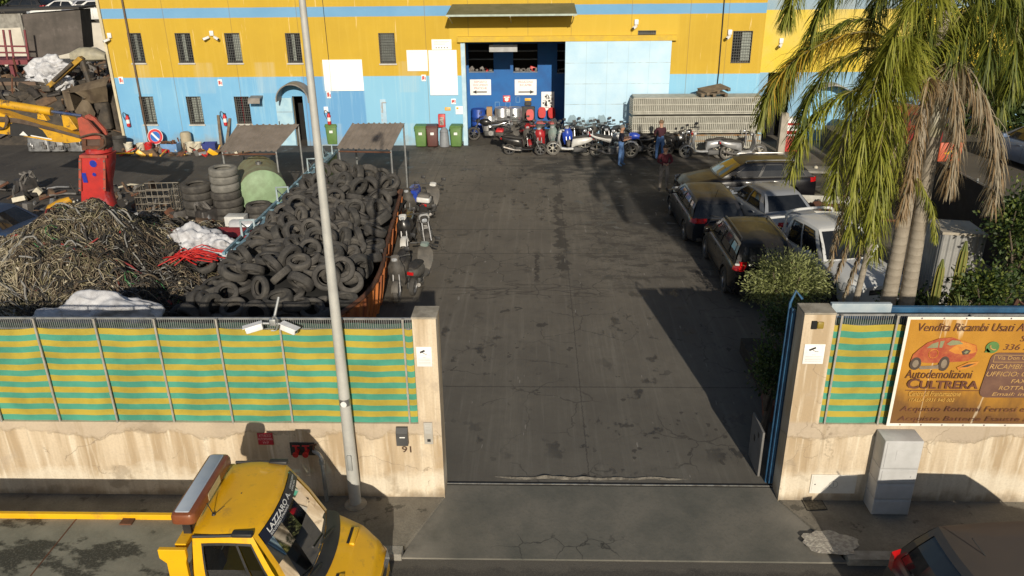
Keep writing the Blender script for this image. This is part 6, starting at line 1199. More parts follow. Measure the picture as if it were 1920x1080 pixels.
def crate(name,label,px,py,m,w_,d,h,rz=0.):
    p=G(px,py); m_=MB(m); t_=.02; m_.rbox(-w_/2,w_/2,-d/2,d/2,0,.04,.02)
    for a,b,c_,e_ in ((-w_/2,w_/2,-d/2,-d/2+t_),(-w_/2,w_/2,d/2-t_,d/2),(-w_/2,-w_/2+t_,-d/2+t_,d/2-t_),(w_/2-t_,w_/2,-d/2+t_,d/2-t_)): m_.box(a,b,c_,e_,.041,h)
    for zz in (h*.35,h*.9): m_.box(-w_/2-.012,w_/2+.012,-d/2-.012,-d/2-.001,zz,zz+.03)
    plain(name,label,'crate',m_,loc=(p.x,p.y,0)).rotation_euler=(0,0,rz)
crate('plastic_crate','light blue plastic crate full of brown scrap under the metal barrier',322,283,M('light blue crate',(.16,.32,.58),(.13,.26,.48),.6),.75,.5,.38); crate('plastic_crate','dark blue plastic crate near the left lean-to',395,283,M('navy crate',(.02,.04,.22),(.02,.03,.15),.6),.6,.45,.4,.1)
m_=MB(rust,M('scrap brown',(.16,.10,.06),(.09,.06,.04),.9))
for k in range(16): m_.T=Matrix.Translation((rnd.uniform(-.3,.3),rnd.uniform(-.18,.18),.3+rnd.uniform(0,.1)))@Matrix.Rotation(rnd.uniform(0,3),4,(rnd.random(),rnd.random(),1)); m_.box(-.14,.14,-.03,.03,-.03,.03,k%2); m_.T=Matrix.Identity(4)
p=G(322,283); q=plain('scrap_parts','brown metal scrap filling the light blue crate','scrap',m_,loc=(p.x,p.y,.06)); q['kind']='stuff'
# barrier and no parking sign
p=G(304,270); r=thing('crowd_barrier','pale blue grey metal crowd barrier leaning at the facade behind the no parking sign','barrier',(p.x,p.y,0)); bm=M('barrier grey',(.34,.42,.48),(.26,.33,.38),.5,.4); m_=MB(bm); m_.tube(bez([(-1.1,0,.0),(-1.1,0,.85),(-1.0,0,1.02),(.95,0,1.02),(1.08,0,.85),(1.1,0,.0)],30),.022,6); m_.tube([(-1.08,0,.2),(1.08,0,.2)],.018,6); m_.obj('frame',r); m_=MB(bm)
for k in range(16): m_.tube([(-.98+k*.13,0,.2),(-.98+k*.13,0,1.02)],.009,4)
m_.obj('bars',r)
p=G(293,281); r=thing('no_parking_sign','round blue and red no parking sign leaning against the metal barrier','sign',(p.x,p.y,.0),rot=(R_(-14),0,0)); c0=(0,0,.62); nb=M('sign blue',(.02,.15,.52),None,.4); nr=M('sign red',(.60,.04,.05),None,.4)
m_=MB(white); m_.lathe([(.001,-.012),(.37,-.012),(.37,.0),(.001,.0)],32,0,'y',c0); m_.obj('disc',r); m_=MB(nr,nb,white); m_.lathe([(.24,-.0145),(.35,-.0145),(.35,-.0125),(.24,-.0125)],32,0,'y',c0,caps=False); m_.lathe([(.001,-.0145),(.235,-.0145),(.235,-.0125)],32,1,'y',c0); m_.T=Matrix.Translation(c0)@Matrix.Rotation(R_(45),4,'Y'); m_.box(-.235,.235,-.017,-.015,-.045,.045,2); m_.T=Matrix.Identity(4); m_.obj('face',r); m_=MB(galv); m_.tube([(0,.03,.0),(0,.02,.9)],.025,6); m_.obj('stub_post',r)
for i,(x,y,h,dx,lab) in enumerate(((440,262,1.5,-.12,'grey plank leaning on the facade left of the red window'),(448,262,1.35,.2,'thin brown plank leaning on the facade under the red window'))):
    p=G(x,y); m_=MB(pal); m_.add([(0,0,0),(.12,0,0),(.12+dx,.5,h),(dx,.5,h),(0,.05,0),(.12,.05,0),(.12+dx,.55,h),(dx,.55,h)],[(0,1,2,3),(7,6,5,4),(0,4,5,1),(2,6,7,3),(1,5,6,2),(3,7,4,0)]); plain('plank',lab,'plank',m_,loc=(p.x,FY-.6,0))
m_=MB(rust,M('scrap grey',(.20,.19,.18),(.12,.11,.10),.7,.3),M('scrap brown',(.16,.10,.06),(.09,.06,.04),.9),red,cream,yellowp,galv)
for k in range(150):
    x=rnd.uniform(-19.4,-13.2); y=rnd.uniform(24.6,26.4); r_=rnd.uniform(.05,.22); m_.T=Matrix.Translation((x,y,r_*.5))@Matrix.Rotation(rnd.uniform(0,3.1),4,(rnd.uniform(-1,1),rnd.uniform(-1,1),1.2))
    c_=rnd.choice((0,0,1,1,1,2,2,2,3,4,5,6)); (m_.rbox(-r_,r_,-r_*.5,r_*.5,-r_*.4,r_*.4,.02,c_) if k%3 else m_.tube([(-r_*2.2,0,0),(r_*2.2,0,r_*.3)],r_*.18,6,c_)); m_.T=Matrix.Identity(4)
q=m_.obj('scrap'); q['kind']='stuff'; tag(q,'strewn small scrap along the left foot of the facade','scrap')
# ================================================================ EXCAVATOR WITH SHEAR
EY=13.6; ex=thing('excavator','yellow excavator arm with a red scrap shear reaching down behind the cable heap','excavator',tuple(V(188,380,EY))); eo=Vector(ex.location)
ym=M('excavator yellow',(.66,.36,.012),(.50,.27,.02),.5,0,2,c3=(.10,.06,.03),s3=3); rs_=M('shear red',(.50,.035,.03),(.36,.03,.03),.5,0,2,c3=(.42,.14,.16),s3=2.); rd=M('shear dull red',(.40,.075,.045),(.24,.06,.04),.7,0,3); hs=M('hose brown',(.07,.045,.03),(.11,.08,.06),.7)
def EP(x,y): p=V(x,y,EY)-eo; return (p.x,p.z)
def poly(m_,px,a,b,m=0): m_.prism([EP(*p) for p in px],a,b,'y',m)
m_=MB(ym,M('boom decal',(.03,.03,.032),None,.5),white); poly(m_,[(-160,232),(-160,176),(0,206),(30,217),(93,236),(130,243),(159,253),(161,259),(157,263),(133,265),(111,263),(60,254),(33,250),(0,247)][::-1],-.24,.24); poly(m_,[(28,252),(27,230),(36,226),(70,231),(88,241),(100,258),(70,253)][::-1],-.243,-.2405,1); poly(m_,[(45,250),(52,243),(61,252)][::-1],-.246,-.2435,2); poly(m_,[(66,252),(66,250),(105,257),(105,259)][::-1],-.246,-.2435,2); m_.obj('boom',ex,bevel=.02)
a=EP(-140,172); b=EP(98,209); c_=EP(154,217); m_=MB(ym,M('rod steel blue',(.05,.10,.30),(.25,.28,.34),.25,.7)); m_.tube([(a[0],-.02,a[1]),(b[0],-.02,b[1])],.13,12); m_.tube([(b[0],-.02,b[1]),(c_[0],-.02,c_[1])],.05,8,1); m_.obj('hydraulic_cylinder',ex)
m_=MB(ym); poly(m_,[(120,214),(134,217),(150,240),(140,243),(124,236)][::-1],-.16,.16); m_.obj('link',ex,bevel=.015); m_=MB(ym); poly(m_,[(73,212),(84,213),(92,226),(73,222)][::-1],-.1,.1); m_.obj('link',ex,bevel=.015)
m_=MB(hs)
for k in range(4): m_.tube(bez([(EP(-30,214+3*k)[0],-.27,EP(-30,214+3*k)[1]),(EP(40,220+2*k)[0],-.28,EP(40,220+2*k)[1]),(EP(100,236+k)[0],-.28,EP(100,236+k)[1]),(EP(158,252+k)[0],-.26,EP(158,252+k)[1])],20),.026,6)
for k in range(3): m_.tube(bez([(EP(0,230+5*k)[0],-.28,EP(0,230+5*k)[1]),(EP(20,236)[0],-.36,EP(20,236)[1]),(EP(29-2*k,222)[0],-.38,EP(29,222)[1]),(EP(22,212)[0],-.3,EP(22,212)[1])],14),.022,6)
m_.tube(bez([(EP(158,254)[0],-.3,EP(158,254)[1]),(EP(186,246)[0],-.4,EP(186,246)[1]),(EP(206,250)[0],-.4,EP(206,250)[1]),(EP(207,268)[0],-.34,EP(207,268)[1]),(EP(190,278)[0],-.3,EP(190,278)[1])],20),.03,6)
m_.obj('hoses',ex)
m_=MB(rd,M('bracket dark',(.06,.035,.025),(.10,.06,.045),.7),rust)
for a_,b_ in ((-.26,-.16),(.16,.26)): poly(m_,[(153,219),(160,216),(172,223),(193,246),(197,258),(160,258),(157,246)][::-1],a_,b_,0)
poly(m_,[(162,226),(170,228),(188,248),(162,252)][::-1],-.159,.159,1); poly(m_,[(159,256),(203,254),(207,277),(160,278)][::-1],-.22,.22,1)
for x in (163,196): poly(m_,[(x,257),(x+7,257),(x+8,278),(x,278)][::-1],-.30,-.225,2)
poly(m_,[(170,270),(196,270),(196,276),(170,276)][::-1],-.30,-.225,2); m_.obj('bracket',ex,bevel=.01)
cxs,czs=EP(186,281); m_=MB(rs_); m_.lathe([(.36,-.06),(.40,-.05),(.40,.05),(.34,.09)],24,0,'z',(cxs,0,czs)); m_.obj('turntable',ex)
def shell(px0,px1,hw): 
    rings=[]
    for (xl,xr,y,h) in zip(px0,px1,hw[0],hw[1]):
        a=EP(xl,y); b=EP(xr,y); rings.append([(a[0],-h*.7,a[1]),(a[0]+.05,-h,a[1]),(b[0]-.05,-h,b[1]),(b[0],-h*.7,b[1]),(b[0],h*.7,b[1]),(b[0]-.05,h,b[1]),(a[0]+.05,h,a[1]),(a[0],h*.7,a[1])])
    return rings
m_=MB(rs_,M('shear sticker',(.02,.04,.36),None,.4)); m_.loft(shell((158,159,159,159,158,158,160),(211,211,209,206,208,214,218),((286,300,320,342,362,378,392),(.34,.34,.33,.30,.28,.24,.2)))[::-1],0,False)
for (x,y,rr) in ((185,302,.115),(187,322,.06)): c_=EP(x,y); m_.lathe([(.001,-.353),(rr,-.353),(rr,-.341)],14,1,'y',(c_[0],0,c_[1]))
a=EP(163,319); b=EP(175,337); m_.box(a[0],b[0],-.349,-.342,b[1],a[1],1); m_.obj('shear',ex,bevel=.012)
m_=MB(rd,steel)
for x0_,x1_ in ((159,164),(204,208)): poly(m_,[(x0_,292),(x1_,292),(x1_+(1 if x0_>180 else 0),352),(x0_+(1 if x0_>180 else 0),352)][::-1],-.375,-.346,0)
for x_,y_ in ((161,297),(161,312),(161,330),(161,347),(206,297),(206,312),(206,330),(206,347)):
    c_=EP(x_,y_); m_.lathe([(.001,-.395),(.028,-.395),(.028,-.376)],8,1,'y',(c_[0],0,c_[1]))
poly(m_,[(160,286),(211,286),(211,291),(160,291)][::-1],-.372,-.346,0); m_.obj('wear_plate',ex)
# grey scrapped appliances behind the arm
for i,(x,w_,lab) in enumerate(((82,1.1,'silver grey dismantled engine block left of two others under the boom'),(116,.7,'small grey gearbox between two larger silver blocks'),(150,.85,'light grey boxy metal housing just left of the shear'))):
    p=G(x,284); r=thing('scrap_engine',lab,'engine',(p.x,p.y,0),rnd.uniform(-.2,.2),'scrapped engines under the boom'); m_=MB(M('scrap aluminium',(.26,.265,.27),(.15,.15,.155),.5,.4,5)); m_.rbox(-w_/2,w_/2,-.35,.35,.05,.75,.12,0,.88); m_.obj('block',r); m_=MB(M('scrap grey',(.20,.19,.18),(.12,.11,.10),.7,.3),steel)
    for k in range(4): m_.T=Matrix.Translation((rnd.uniform(-w_/2,w_/2)*.8,-.36,rnd.uniform(.2,.6))); m_.rbox(-.1,.1,-.08,.08,-.08,.1,.03,k%2); m_.lathe([(.001,-.12),(.07,-.12),(.07,-.05)],10,1,'y'); m_.T=Matrix.Identity(4)
    m_.obj('fittings',r)
# ================================================================ CABLE HEAP, BAGS AND SMALL SCRAP
def ch(x,y):
    a=((x+12.6)/2.9)**2+((y-9.0)/3.6)**2; h=2.0*math.exp(-a**1.15)
    h=max(h,1.25*math.exp(-(((x+15.6)/2.6)**2+((y-6.2)/3.0)**2)),1.0*math.exp(-(((x+10.3)/2.0)**2+((y-7.2)/2.6)**2)))
    return h+(.42*noise.noise((x*.75,y*.75,1))+.22*noise.noise((x*1.7,y*1.7,4)))*min(1,h*1.5)
cm=[M('cable black',(.025,.023,.02),(.05,.045,.04),.8),M('cable brown',(.115,.085,.055),(.165,.13,.09),.85),M('cable olive',(.20,.175,.095),(.135,.12,.07),.85),M('cable beige',(.44,.385,.27),(.32,.275,.185),.85),M('cable grey',(.20,.20,.19),(.28,.27,.25),.8),M('cable red',(.35,.04,.03),(.25,.03,.03),.7),M('cable green',(.06,.25,.08),None,.7),M('cable pale',(.55,.50,.40),(.44,.40,.31),.85)]
m_=MB(*cm,M('cable core dark',(.022,.019,.016),(.045,.038,.03),.95,0,8)); m_.grid([[(x,y,max(-.02,ch(x,y)-.10)) for x in np.linspace(-20,-7.9,50)] for y in np.linspace(1.2,16,60)],8)
rc=random.Random(11)
def strand(x,y,k,n,st,r,curl,lift):
    if rc.random()<.35 or (k==7 and rc.random()<.8): n=int(n*1.5); st=rc.uniform(.07,.14); curl=0; da0=rc.choice((-1,1))*rc.uniform(.35,.75)
    else: da0=0
    a=rc.uniform(0,6.28); pts=[]; da=rc.gauss(0,curl)+da0; ph=rc.uniform(0,6)
    for i in range(n):
        z=ch(x,y); pts.append((x,y,max(.02,z+lift*(1+.9*math.sin(i*.9+ph))-.02))); a+=da+rc.gauss(0,.25 if not da0 else .08); x+=st*math.cos(a); y+=st*math.sin(a)
    m_.tube(pts,r,4,k,False)
for i in range(11000):
    x=rc.gauss(-12.6,2.6); y=rc.gauss(8.2,3.2)
    if ch(x,y)<.12 or x<-20 or x>-7.8 or y<1.4: continue
    zone=noise.noise((x*.75,y*.75,7))+.35*noise.noise((x*1.9,y*1.9,2))-(.35 if x>-10.6 else 0); d=noise.noise((x*.9,y*.9,3))
    if x<-12.9 and y<7.6 and x+y*.5<-9.6 and rc.random()<.8: k=rc.choice((7,7,3,3,4))
    elif zone>.12: k=rc.choice((3,3,2,2,4,1,0,5 if d>.25 else 1))
    elif zone>-.12: k=rc.choice((2,2,1,1,1,3,0,0))
    else: k=rc.choice((0,0,0,0,0,1,1,4))
    if rc.random()<.006: k=6
    strand(x,y,k,rc.randint(8,14),rc.uniform(.07,.15),rc.uniform(.005,.0125)*(1.5 if rc.random()<.1 else 1),.42,rc.uniform(.01,.14))
for i in range(2600):       # pale coils at the front left of the heap
    x=rc.gauss(-13.6,1.1); y=rc.gauss(5.4,1.1)
    if ch(x,y)>.1 and x+y*.4<-10.6: strand(x,y,rc.choice((7,7,7,3,3,4)),rc.randint(12,20),rc.uniform(.08,.15),rc.uniform(.006,.011),.1,rc.uniform(.03,.16))
for i in range(260):        # thicker hoses
    x=rc.gauss(-12.2,2.2); y=rc.gauss(8.2,2.8)
    if ch(x,y)>.15: strand(x,y,rc.choice((0,0,0,4,4,5,1)),rc.randint(6,11),rc.uniform(.12,.2),rc.uniform(.02,.035),.3,rc.uniform(.06,.16))
for i in range(420):        # connectors and plugs
    x=rc.gauss(-12.2,2.4); y=rc.gauss(8.,3.)
    if ch(x,y)>.15:
        r_=rc.uniform(.03,.075); m_.T=Matrix.Translation((x,y,ch(x,y)+.06))@Matrix.Rotation(rc.uniform(0,6),4,(rc.uniform(-1,1),rc.uniform(-1,1),1)); m_.box(-r_,r_,-r_*.6,r_*.6,-r_*.5,r_*.5,rc.choice((0,0,4,7,7,1,3,5))); m_.T=Matrix.Identity(4)
q=m_.obj('cable_heap',sharp=180); q['kind']='stuff'; tag(q,'big tangled heap of scrap cables and wiring looms','cables')
bagm=M('white sack',(.60,.61,.64),(.42,.42,.44),.75,0,4,bump=.6,bscale=7,c3=(.33,.32,.31),s3=2.5)  # grey blotches put shading of the folds into the sack colour
def bag(label,x,y,z,sx,sy,sz,seed,m=bagm,group='white woven sacks in the scrap yard'):
    bm=bmesh.new(); bmesh.ops.create_icosphere(bm,subdivisions=5,radius=1)
    for v in bm.verts:
        n=v.co.normalized(); f=1.0+.34*noise.noise(n*1.4+Vector((seed,0,0)))-.34*abs(noise.noise(n*1.9+Vector((seed,3,1))))-.15*abs(noise.noise(Vector((n.x*3.2,n.y*3.2,n.z*2))+Vector((1,seed,1))))-.05*abs(noise.noise(n*6.5+Vector((1,1,seed)))); v.co=Vector((n.x*sx*f,n.y*sy*f,max(-.35,n.z)*sz*f))
    me=bpy.data.meshes.new('sack'); bm.to_mesh(me); bm.free(); me.materials.append(m); me.polygons.foreach_set('use_smooth',[True]*len(me.polygons)); o=bpy.data.objects.new('sack',me); COL.objects.link(o); o.location=(x,y,z); tag(o,label,'sack',group)
def gz(px,py,z): p=G(px,py,z); return p.x,p.y
for (px,py,z,s,lab,sd) in ((362,450,1.05,(.78,.6,.62),'crumpled white sack on the right slope of the cable heap, left of another',1),(408,458,1.0,(.62,.5,.55),'smooth full white sack beside the red panel and water heater',2),(330,446,1.0,(.5,.45,.42),'bluish sack in the shade left of the crumpled white sack',3),(195,580,1.6,(1.15,.5,.55),'long crumpled white sheet sack at the front of the cable heap by the fence',4),(105,592,1.5,(.7,.4,.35),'bluish white sack behind the fence, left of the long crumpled one',5)):
    x,y=gz(px,py,z); bag(lab,x,y,z-.15,*s,sd)
m_=MB(M('cable red bright',(.55,.03,.025),(.42,.02,.02),.5)); b=Vector((*gz(365,480,1.0),1.0))
for k in range(24):
    o_=Vector((rc.uniform(-.35,.35),rc.uniform(-.4,.4),rc.uniform(-.12,.12))); L_=rc.uniform(.25,.75); m_.tube(bez([b+o_+Vector((-L_,rc.uniform(-.3,.3),-.1)),b+o_+Vector((-L_*.3,rc.uniform(-.2,.2),.1)),b+o_+Vector((L_*.3,.06,.03)),b+o_+Vector((L_,rc.uniform(-.2,.2),-.03))],8),.016,5)
q=plain('red_tubing','bundle of bright red plastic tubing below the white sacks','tubing',m_)
# wire crate, water heater, boxes, red panel
p=G(303,404); r=thing('wire_crate','rusty grey wire mesh crate with bits of scrap behind the cable heap','crate',(p.x,p.y,0),.08); wm=M('crate wire',(.30,.28,.24),(.20,.17,.13),.6,.3); m_=MB(wm)
for k in range(7): a=-.6+.2*k; m_.tube([(a,-.5,.1),(a,-.5,1.05)],.012,4); m_.tube([(a,.5,.1),(a,.5,1.05)],.012,4); m_.tube([(a,-.5,.1),(a,.5,.1)],.012,4)
for k in range(6): a=-.5+.2*k; m_.tube([(-.6,a,.1),(-.6,a,1.05)],.012,4); m_.tube([(.6,a,.1),(.6,a,1.05)],.012,4)
for z in (.1,.34,.58,.82,1.05): m_.tube([(-.6,-.5,z),(.6,-.5,z),(.6,.5,z),(-.6,.5,z),(-.6,-.5,z)],.016,4)
m_.obj('cage',r); m_=MB(wm); [m_.rbox(sx*.55-.05,sx*.55+.05,sy*.45-.05,sy*.45+.05,0,.1,.01) for sx in (-1,1) for sy in (-1,1)]; m_.obj('feet',r)
p=gz(461,424,.35); m_=MB(M('heater white',(.55,.56,.58),(.45,.46,.48),.4,.2),steel); m_.lathe([(.001,-.5),(.2,-.49),(.24,-.42),(.24,.42),(.2,.49),(.001,.5)],20,0,'x'); m_.lathe([(.03,.5),(.03,.56)],8,1,'x',(0,.08,0)); q=plain('water_heater','silver white water heater lying beside the low tyre stack','water heater',m_,loc=(*p,.35)); q.rotation_euler=(0,0,.1)
p=gz(443,408,.55); m_=MB(M('appliance white',(.60,.60,.58),(.5,.5,.48),.5),black); m_.rbox(-.33,.33,-.22,.22,0,.34,.03); m_.box(-.2,.05,-.227,-.2205,.08,.12,1); m_.box(-.06,.06,-.227,-.2205,.2,.24,1); plain('appliance','small white appliance box above the water heater','appliance',m_,loc=(*p,.3))
p=gz(437,436,.5); m_=MB(M('dull red panel',(.30,.03,.035),(.22,.025,.03),.45)); m_.T=Matrix.Rotation(.25,4,'X'); m_.rbox(-.62,.5,-.28,.28,-.03,.03,.05); m_.rbox(.42,.5,-.28,.28,-.25,-.031,.02); m_.T=Matrix.Identity(4); plain('scrapped_panel','dull red car panel lying in front of the water heater','car panel',m_,loc=(*p,.5))
for i,(px,py,lab) in enumerate(((415,398,'grey black engine part between the tyre stacks and the water heater'),(392,420,'dark engine part at the foot of the left tyre stack'),(52,360,'dark dismantled engine standing in the shaded left yard'))):
    p=G(px,py); r=thing('engine_part',lab,'engine',(p.x,p.y,0),rnd.uniform(0,2),'dark engine parts in the left yard'); m_=MB(M('oily iron',(.05,.047,.045),(.09,.08,.075),.55,.4,6)); m_.rbox(-.35,.35,-.28,.28,.05,.55,.08); m_.obj('block',r); m_=MB(M('scrap grey',(.20,.19,.18),(.12,.11,.10),.7,.3)); [m_.tube(bez([(rnd.uniform(-.3,.3),rnd.uniform(-.3,.3),.5),(rnd.uniform(-.4,.4),rnd.uniform(-.3,.3),.8),(rnd.uniform(-.4,.4),rnd.uniform(-.4,.4),.4)],8),.045,7) for k in range(5)]; m_.obj('manifold',r)
m_=MB(M('scrap yellow plastic',(.62,.33,.02),(.5,.26,.02),.5)); p=gz(112,390,.5); m_.loft([xsec(-.5,.1,-.1,.2),xsec(-.2,.22,-.2,.35),xsec(.2,.2,-.15,.3),xsec(.5,.1,0,.2)]); q=plain('yellow_fender','torn yellow plastic fender at the back of the cable heap','fender',m_,loc=(*p,.45)); q.rotation_euler=(.4,-.5,.5)
make_car('scrap_car','dark blue scrapped car cut by the left picture edge beside the cable heap','car',tuple(G(-30,470,0)),R_(170),paint('deep blue scrap',(.02,.04,.09),(.05,.06,.08),.3),SEDAN)
m_=MB(rust,M('scrap grey',(.20,.19,.18),(.12,.11,.10),.7,.3),M('scrap brown',(.16,.10,.06),(.09,.06,.04),.9),cream,M('scrap aluminium',(.26,.265,.27),(.15,.15,.155),.5,.4,5),M('oily iron',(.05,.047,.045),(.09,.08,.075),.55,.4,6))
for k in range(420):
    if k>=260: x,y=rnd.uniform(-22.5,-15.0),rnd.uniform(12.0,19.5)
    elif k<150: x,y=rnd.uniform(-15.2,-8.6),rnd.uniform(11.5,16.2)
    else: x,y=rnd.uniform(-11.0,-8.2),rnd.uniform(5.5,12.5)
    if ch(x,y)>.15: continue
    r_=rnd.uniform(.06,.26); m_.T=Matrix.Translation((x,y,r_*.6+max(0,ch(x,y))))@Matrix.Rotation(rnd.uniform(0,3.1),4,(rnd.uniform(-1,1),rnd.uniform(-1,1),1.)); c_=rnd.choice((0,1,1,2,2,5,5,4,3)); (m_.rbox(-r_,r_,-r_*.6,r_*.6,-r_*.4,r_*.4,.02,c_) if k%3 else m_.tube([(-r_*2.4,0,0),(0,r_*.5,.05),(r_*2.4,0,r_*.3)],r_*.2,6,c_)); m_.T=Matrix.Identity(4)
q=m_.obj('scrap'); q['kind']='stuff'; tag(q,'strewn metal scrap around the foot of the tyre stacks and cable heap','scrap')
# ================================================================ BACKGROUND SCRAP AT THE TOP LEFT
def rel(Y,o): return lambda x,y:(V(x,y,Y)-o)
m_=MB(rust,M('scrap grey',(.20,.19,.18),(.12,.11,.10),.7,.3),M('dark scrap',(.04,.035,.03),(.08,.065,.05),.9),M('oily iron',(.05,.047,.045),(.09,.08,.075),.55,.4,6),M('scrap brown',(.16,.10,.06),(.09,.06,.04),.9))
def bh(x,y): return max(0,(2.2+.8*noise.noise((x*.3,y*.3,9)))*min(1,max(0,(-20.6-x)/1.3))*min(1,max(0,(y-27.3)/1.6))*min(1,max(0,(44-y)/4)))
m_.grid([[(x,y,bh(x,y)-.02) for x in np.linspace(-42,-20.4,40)] for y in np.linspace(27,44,34)],2)
for k in range(900):
    x,y=rnd.uniform(-38,-20.9),rnd.uniform(27.4,38); h=bh(x,y); r_=rnd.uniform(.12,.5); m_.T=Matrix.Translation((x,y,h+r_*.1))@Matrix.Rotation(rnd.uniform(0,3.1),4,(rnd.uniform(-1,1),rnd.uniform(-1,1),.6)); c_=rnd.choice((0,1,2,2,3,3,4,4)); (m_.rbox(-r_,r_,-r_*.5,r_*.5,-r_*.16,r_*.16,.03,c_) if k%3 else m_.tube([(-r_*2,0,0),(0,r_*.4,.05),(r_*2,0,r_*.3)],r_*.12,6,c_)); m_.T=Matrix.Identity(4)
q=m_.obj('scrap_heap'); q['kind']='stuff'; tag(q,'dark heap of mixed scrap metal beyond the left end of the warehouse','scrap')
Yb=35.0; o=Vector(tuple(V(100,112,Yb))); ct_=thing('lorry_body','big brown grey curtain sided lorry body set on a red frame at the back left','lorry body',tuple(o)); e_=rel(Yb,o); ctm=M('dirty curtain',(.105,.09,.08),(.065,.057,.05),.75,0,1.1,c3=(.14,.12,.11),s3=1.6); ctf=M('lorry frame grey',(.30,.29,.26),(.2,.19,.17),.7)
m_=MB(ctm); q4=[e_(41,27),e_(150,19),e_(157,93),e_(58,117)]; m_.loft([[(p.x,0,p.z) for p in q4],[(p.x-.25,1.6,p.z) for p in q4]],0,False); m_.obj('curtain',ct_)
m_=MB(ctf,M('tarp dark',(.05,.047,.043),None,.9)); a,b=e_(-90,24),e_(150,17); m_.prism([(a.x,a.z),(b.x,b.z),(b.x,b.z+.12),(a.x,a.z+.12)],-.1,1.8,'y',1); a=e_(37,25); b=e_(58,118); m_.tube([(a.x,-.06,a.z),(b.x,-.06,b.z)],.09,6,0); q4=[e_(-90,26),e_(36,26),e_(44,52),e_(-90,58)]; m_.loft([[(p.x,.3,p.z) for p in q4],[(p.x,.5,p.z) for p in q4]],0,False); m_.obj('frame',ct_)
o=Vector(tuple(V(30,150,34.0))); rf=thing('steel_platform','dull red steel platform with guard rail under the lorry body','platform',(o.x,34.,0)); e2=lambda x,y:V(x,y,34.)-Vector((o.x,34.,0)); rfm=M('dull red frame',(.22,.05,.06),(.15,.04,.05),.7); m_=MB(rfm)
a,b=e2(-40,112),e2(56,117); m_.box(a.x,b.x,-.2,1.5,a.z-.25,a.z); m_.obj('deck',rf); m_=MB(rfm)
for y in (86,98): a,b=e2(-40,y),e2(52,y+1); m_.tube([(a.x,0,a.z),(b.x,0,b.z)],.05,6)
for x in (10,22,50): a,b=e2(x-4,56),e2(x+4,112); m_.tube([(a.x,0,a.z),(b.x,0,b.z)],.06,6)
m_.obj('guard_rail',rf); m_=MB(rfm)
for x in (-30,18,52): a=e2(x,115); m_.box(a.x-.1,a.x+.1,0,.2,0,a.z-.1)
m_.obj('leg',rf)
for (x,y,Y,z,s,lab,sd) in ((95,130,31,3.0,(1.15,.8,.75),'big crumpled white sack on the dark scrap below the lorry body',11),(75,142,31.4,2.7,(.8,.7,.55),'dirty white sack at the left of the big crumpled one',12),(85,165,30.2,2.3,(.95,.7,.8),'white sack lowest in the pile above the yellow boom',13),(115,160,29.8,2.2,(.85,.6,.6),'white sack between the small crane and the bent skip',14)):
    p=V(x,y,Y); bag(lab,p.x,Y,p.z,*s,sd)
Yc=29.0; p=V(140,130,Yc); cr_=thing('loader_crane','small yellow loader crane folded over the white sacks','crane',(p.x,Yc,0)); e3=lambda x,y:V(x,y,Yc)-Vector((p.x,Yc,0)); cy=M('crane yellow',(.42,.24,.02),(.16,.10,.03),.6,0,2)
m_=MB(cy); a,b,c_,d=e3(150,105),e3(158,111),e3(96,165),e3(88,160); m_.prism([(q.x,q.z) for q in (a,b,c_,d)][::-1],-.18,.18,'y'); m_.obj('arm',cr_,bevel=.02)
m_=MB(M('crane dark',(.05,.045,.04),(.09,.07,.05),.7)); a,b=e3(88,163),e3(98,155); m_.rbox(a.x-.2,a.x+.25,-.22,.22,a.z-.2,a.z+.1,.05); a,b=e3(140,118),e3(105,150); m_.tube([(a.x,-.25,a.z),(b.x,-.25,b.z)],.09,8); a=e3(152,108); m_.tube([(a.x,0,a.z),(a.x+.5,0,0)],.14,8); m_.obj('ram',cr_)
m_=MB(M('cream hood',(.40,.37,.27),(.28,.26,.2),.6)); q=V(168,104,31); m_.loft([xsec(-.9,.3,-.25,.2),xsec(-.4,.5,-.3,.42),xsec(.3,.5,-.3,.4),xsec(.9,.25,-.25,.1)]); plain('bonnet','cream coloured car bonnet lying on the scrap behind the small crane','car bonnet',m_,loc=tuple(q))
p=V(150,240,27.6); bs_=thing('bent_skip','crushed brown skip with curled plates left of the warehouse corner','skip',(p.x,28.,0)); e4=lambda x,y:V(x,y,28.)-Vector((p.x,28.,0)); bsm=M('brown plate',(.15,.115,.075),(.085,.062,.042),.75,.1,2,stretch=(1,1,.4))
m_=MB(bsm); P=[]
for (xa,ya),(xb,yb_),d in (((124,166),(207,142),.0),((132,172),(208,150),-.35),((150,170),(208,158),-.5),((165,182),(207,165),-.35),((141,196),(204,190),-.1)): a,b=e4(xa,ya),e4(xb,yb_); P.append([(lerp(a.x,b.x,u),d+.08*math.sin(u*9),lerp(a.z,b.z,u)) for u in np.linspace(0,1,12)])
m_.grid(P); P=[]
for (xa,ya),(xb,yb_),d in (((160,185),(176,190),-.3),((150,205),(190,208),-.5),((158,222),(182,226),-.3),((165,240),(178,245),.1)): a,b=e4(xa,ya),e4(xb,yb_); P.append([(lerp(a.x,b.x,u),d+.1*math.sin(u*4),lerp(a.z,b.z,u)) for u in np.linspace(0,1,8)])
m_.grid(P); a,b=e4(122,168),e4(142,205); m_.prism([(a.x,a.z),(a.x+.35,a.z),(b.x+.1,b.z),(b.x-.25,b.z)][::-1],-.3,1.2,'y'); m_.obj('plate',bs_); m_=MB(M('dark scrap',(.04,.035,.03),(.08,.065,.05),.9)); a=e4(170,200); m_.rbox(a.x-.6,a.x+1.1,.3,1.6,0,a.z+.9,.2); a=e4(196,215); m_.rbox(a.x-.35,a.x+.3,-.2,.2,a.z-.7,a.z+.6,.1); m_.obj('inner_box',bs_)
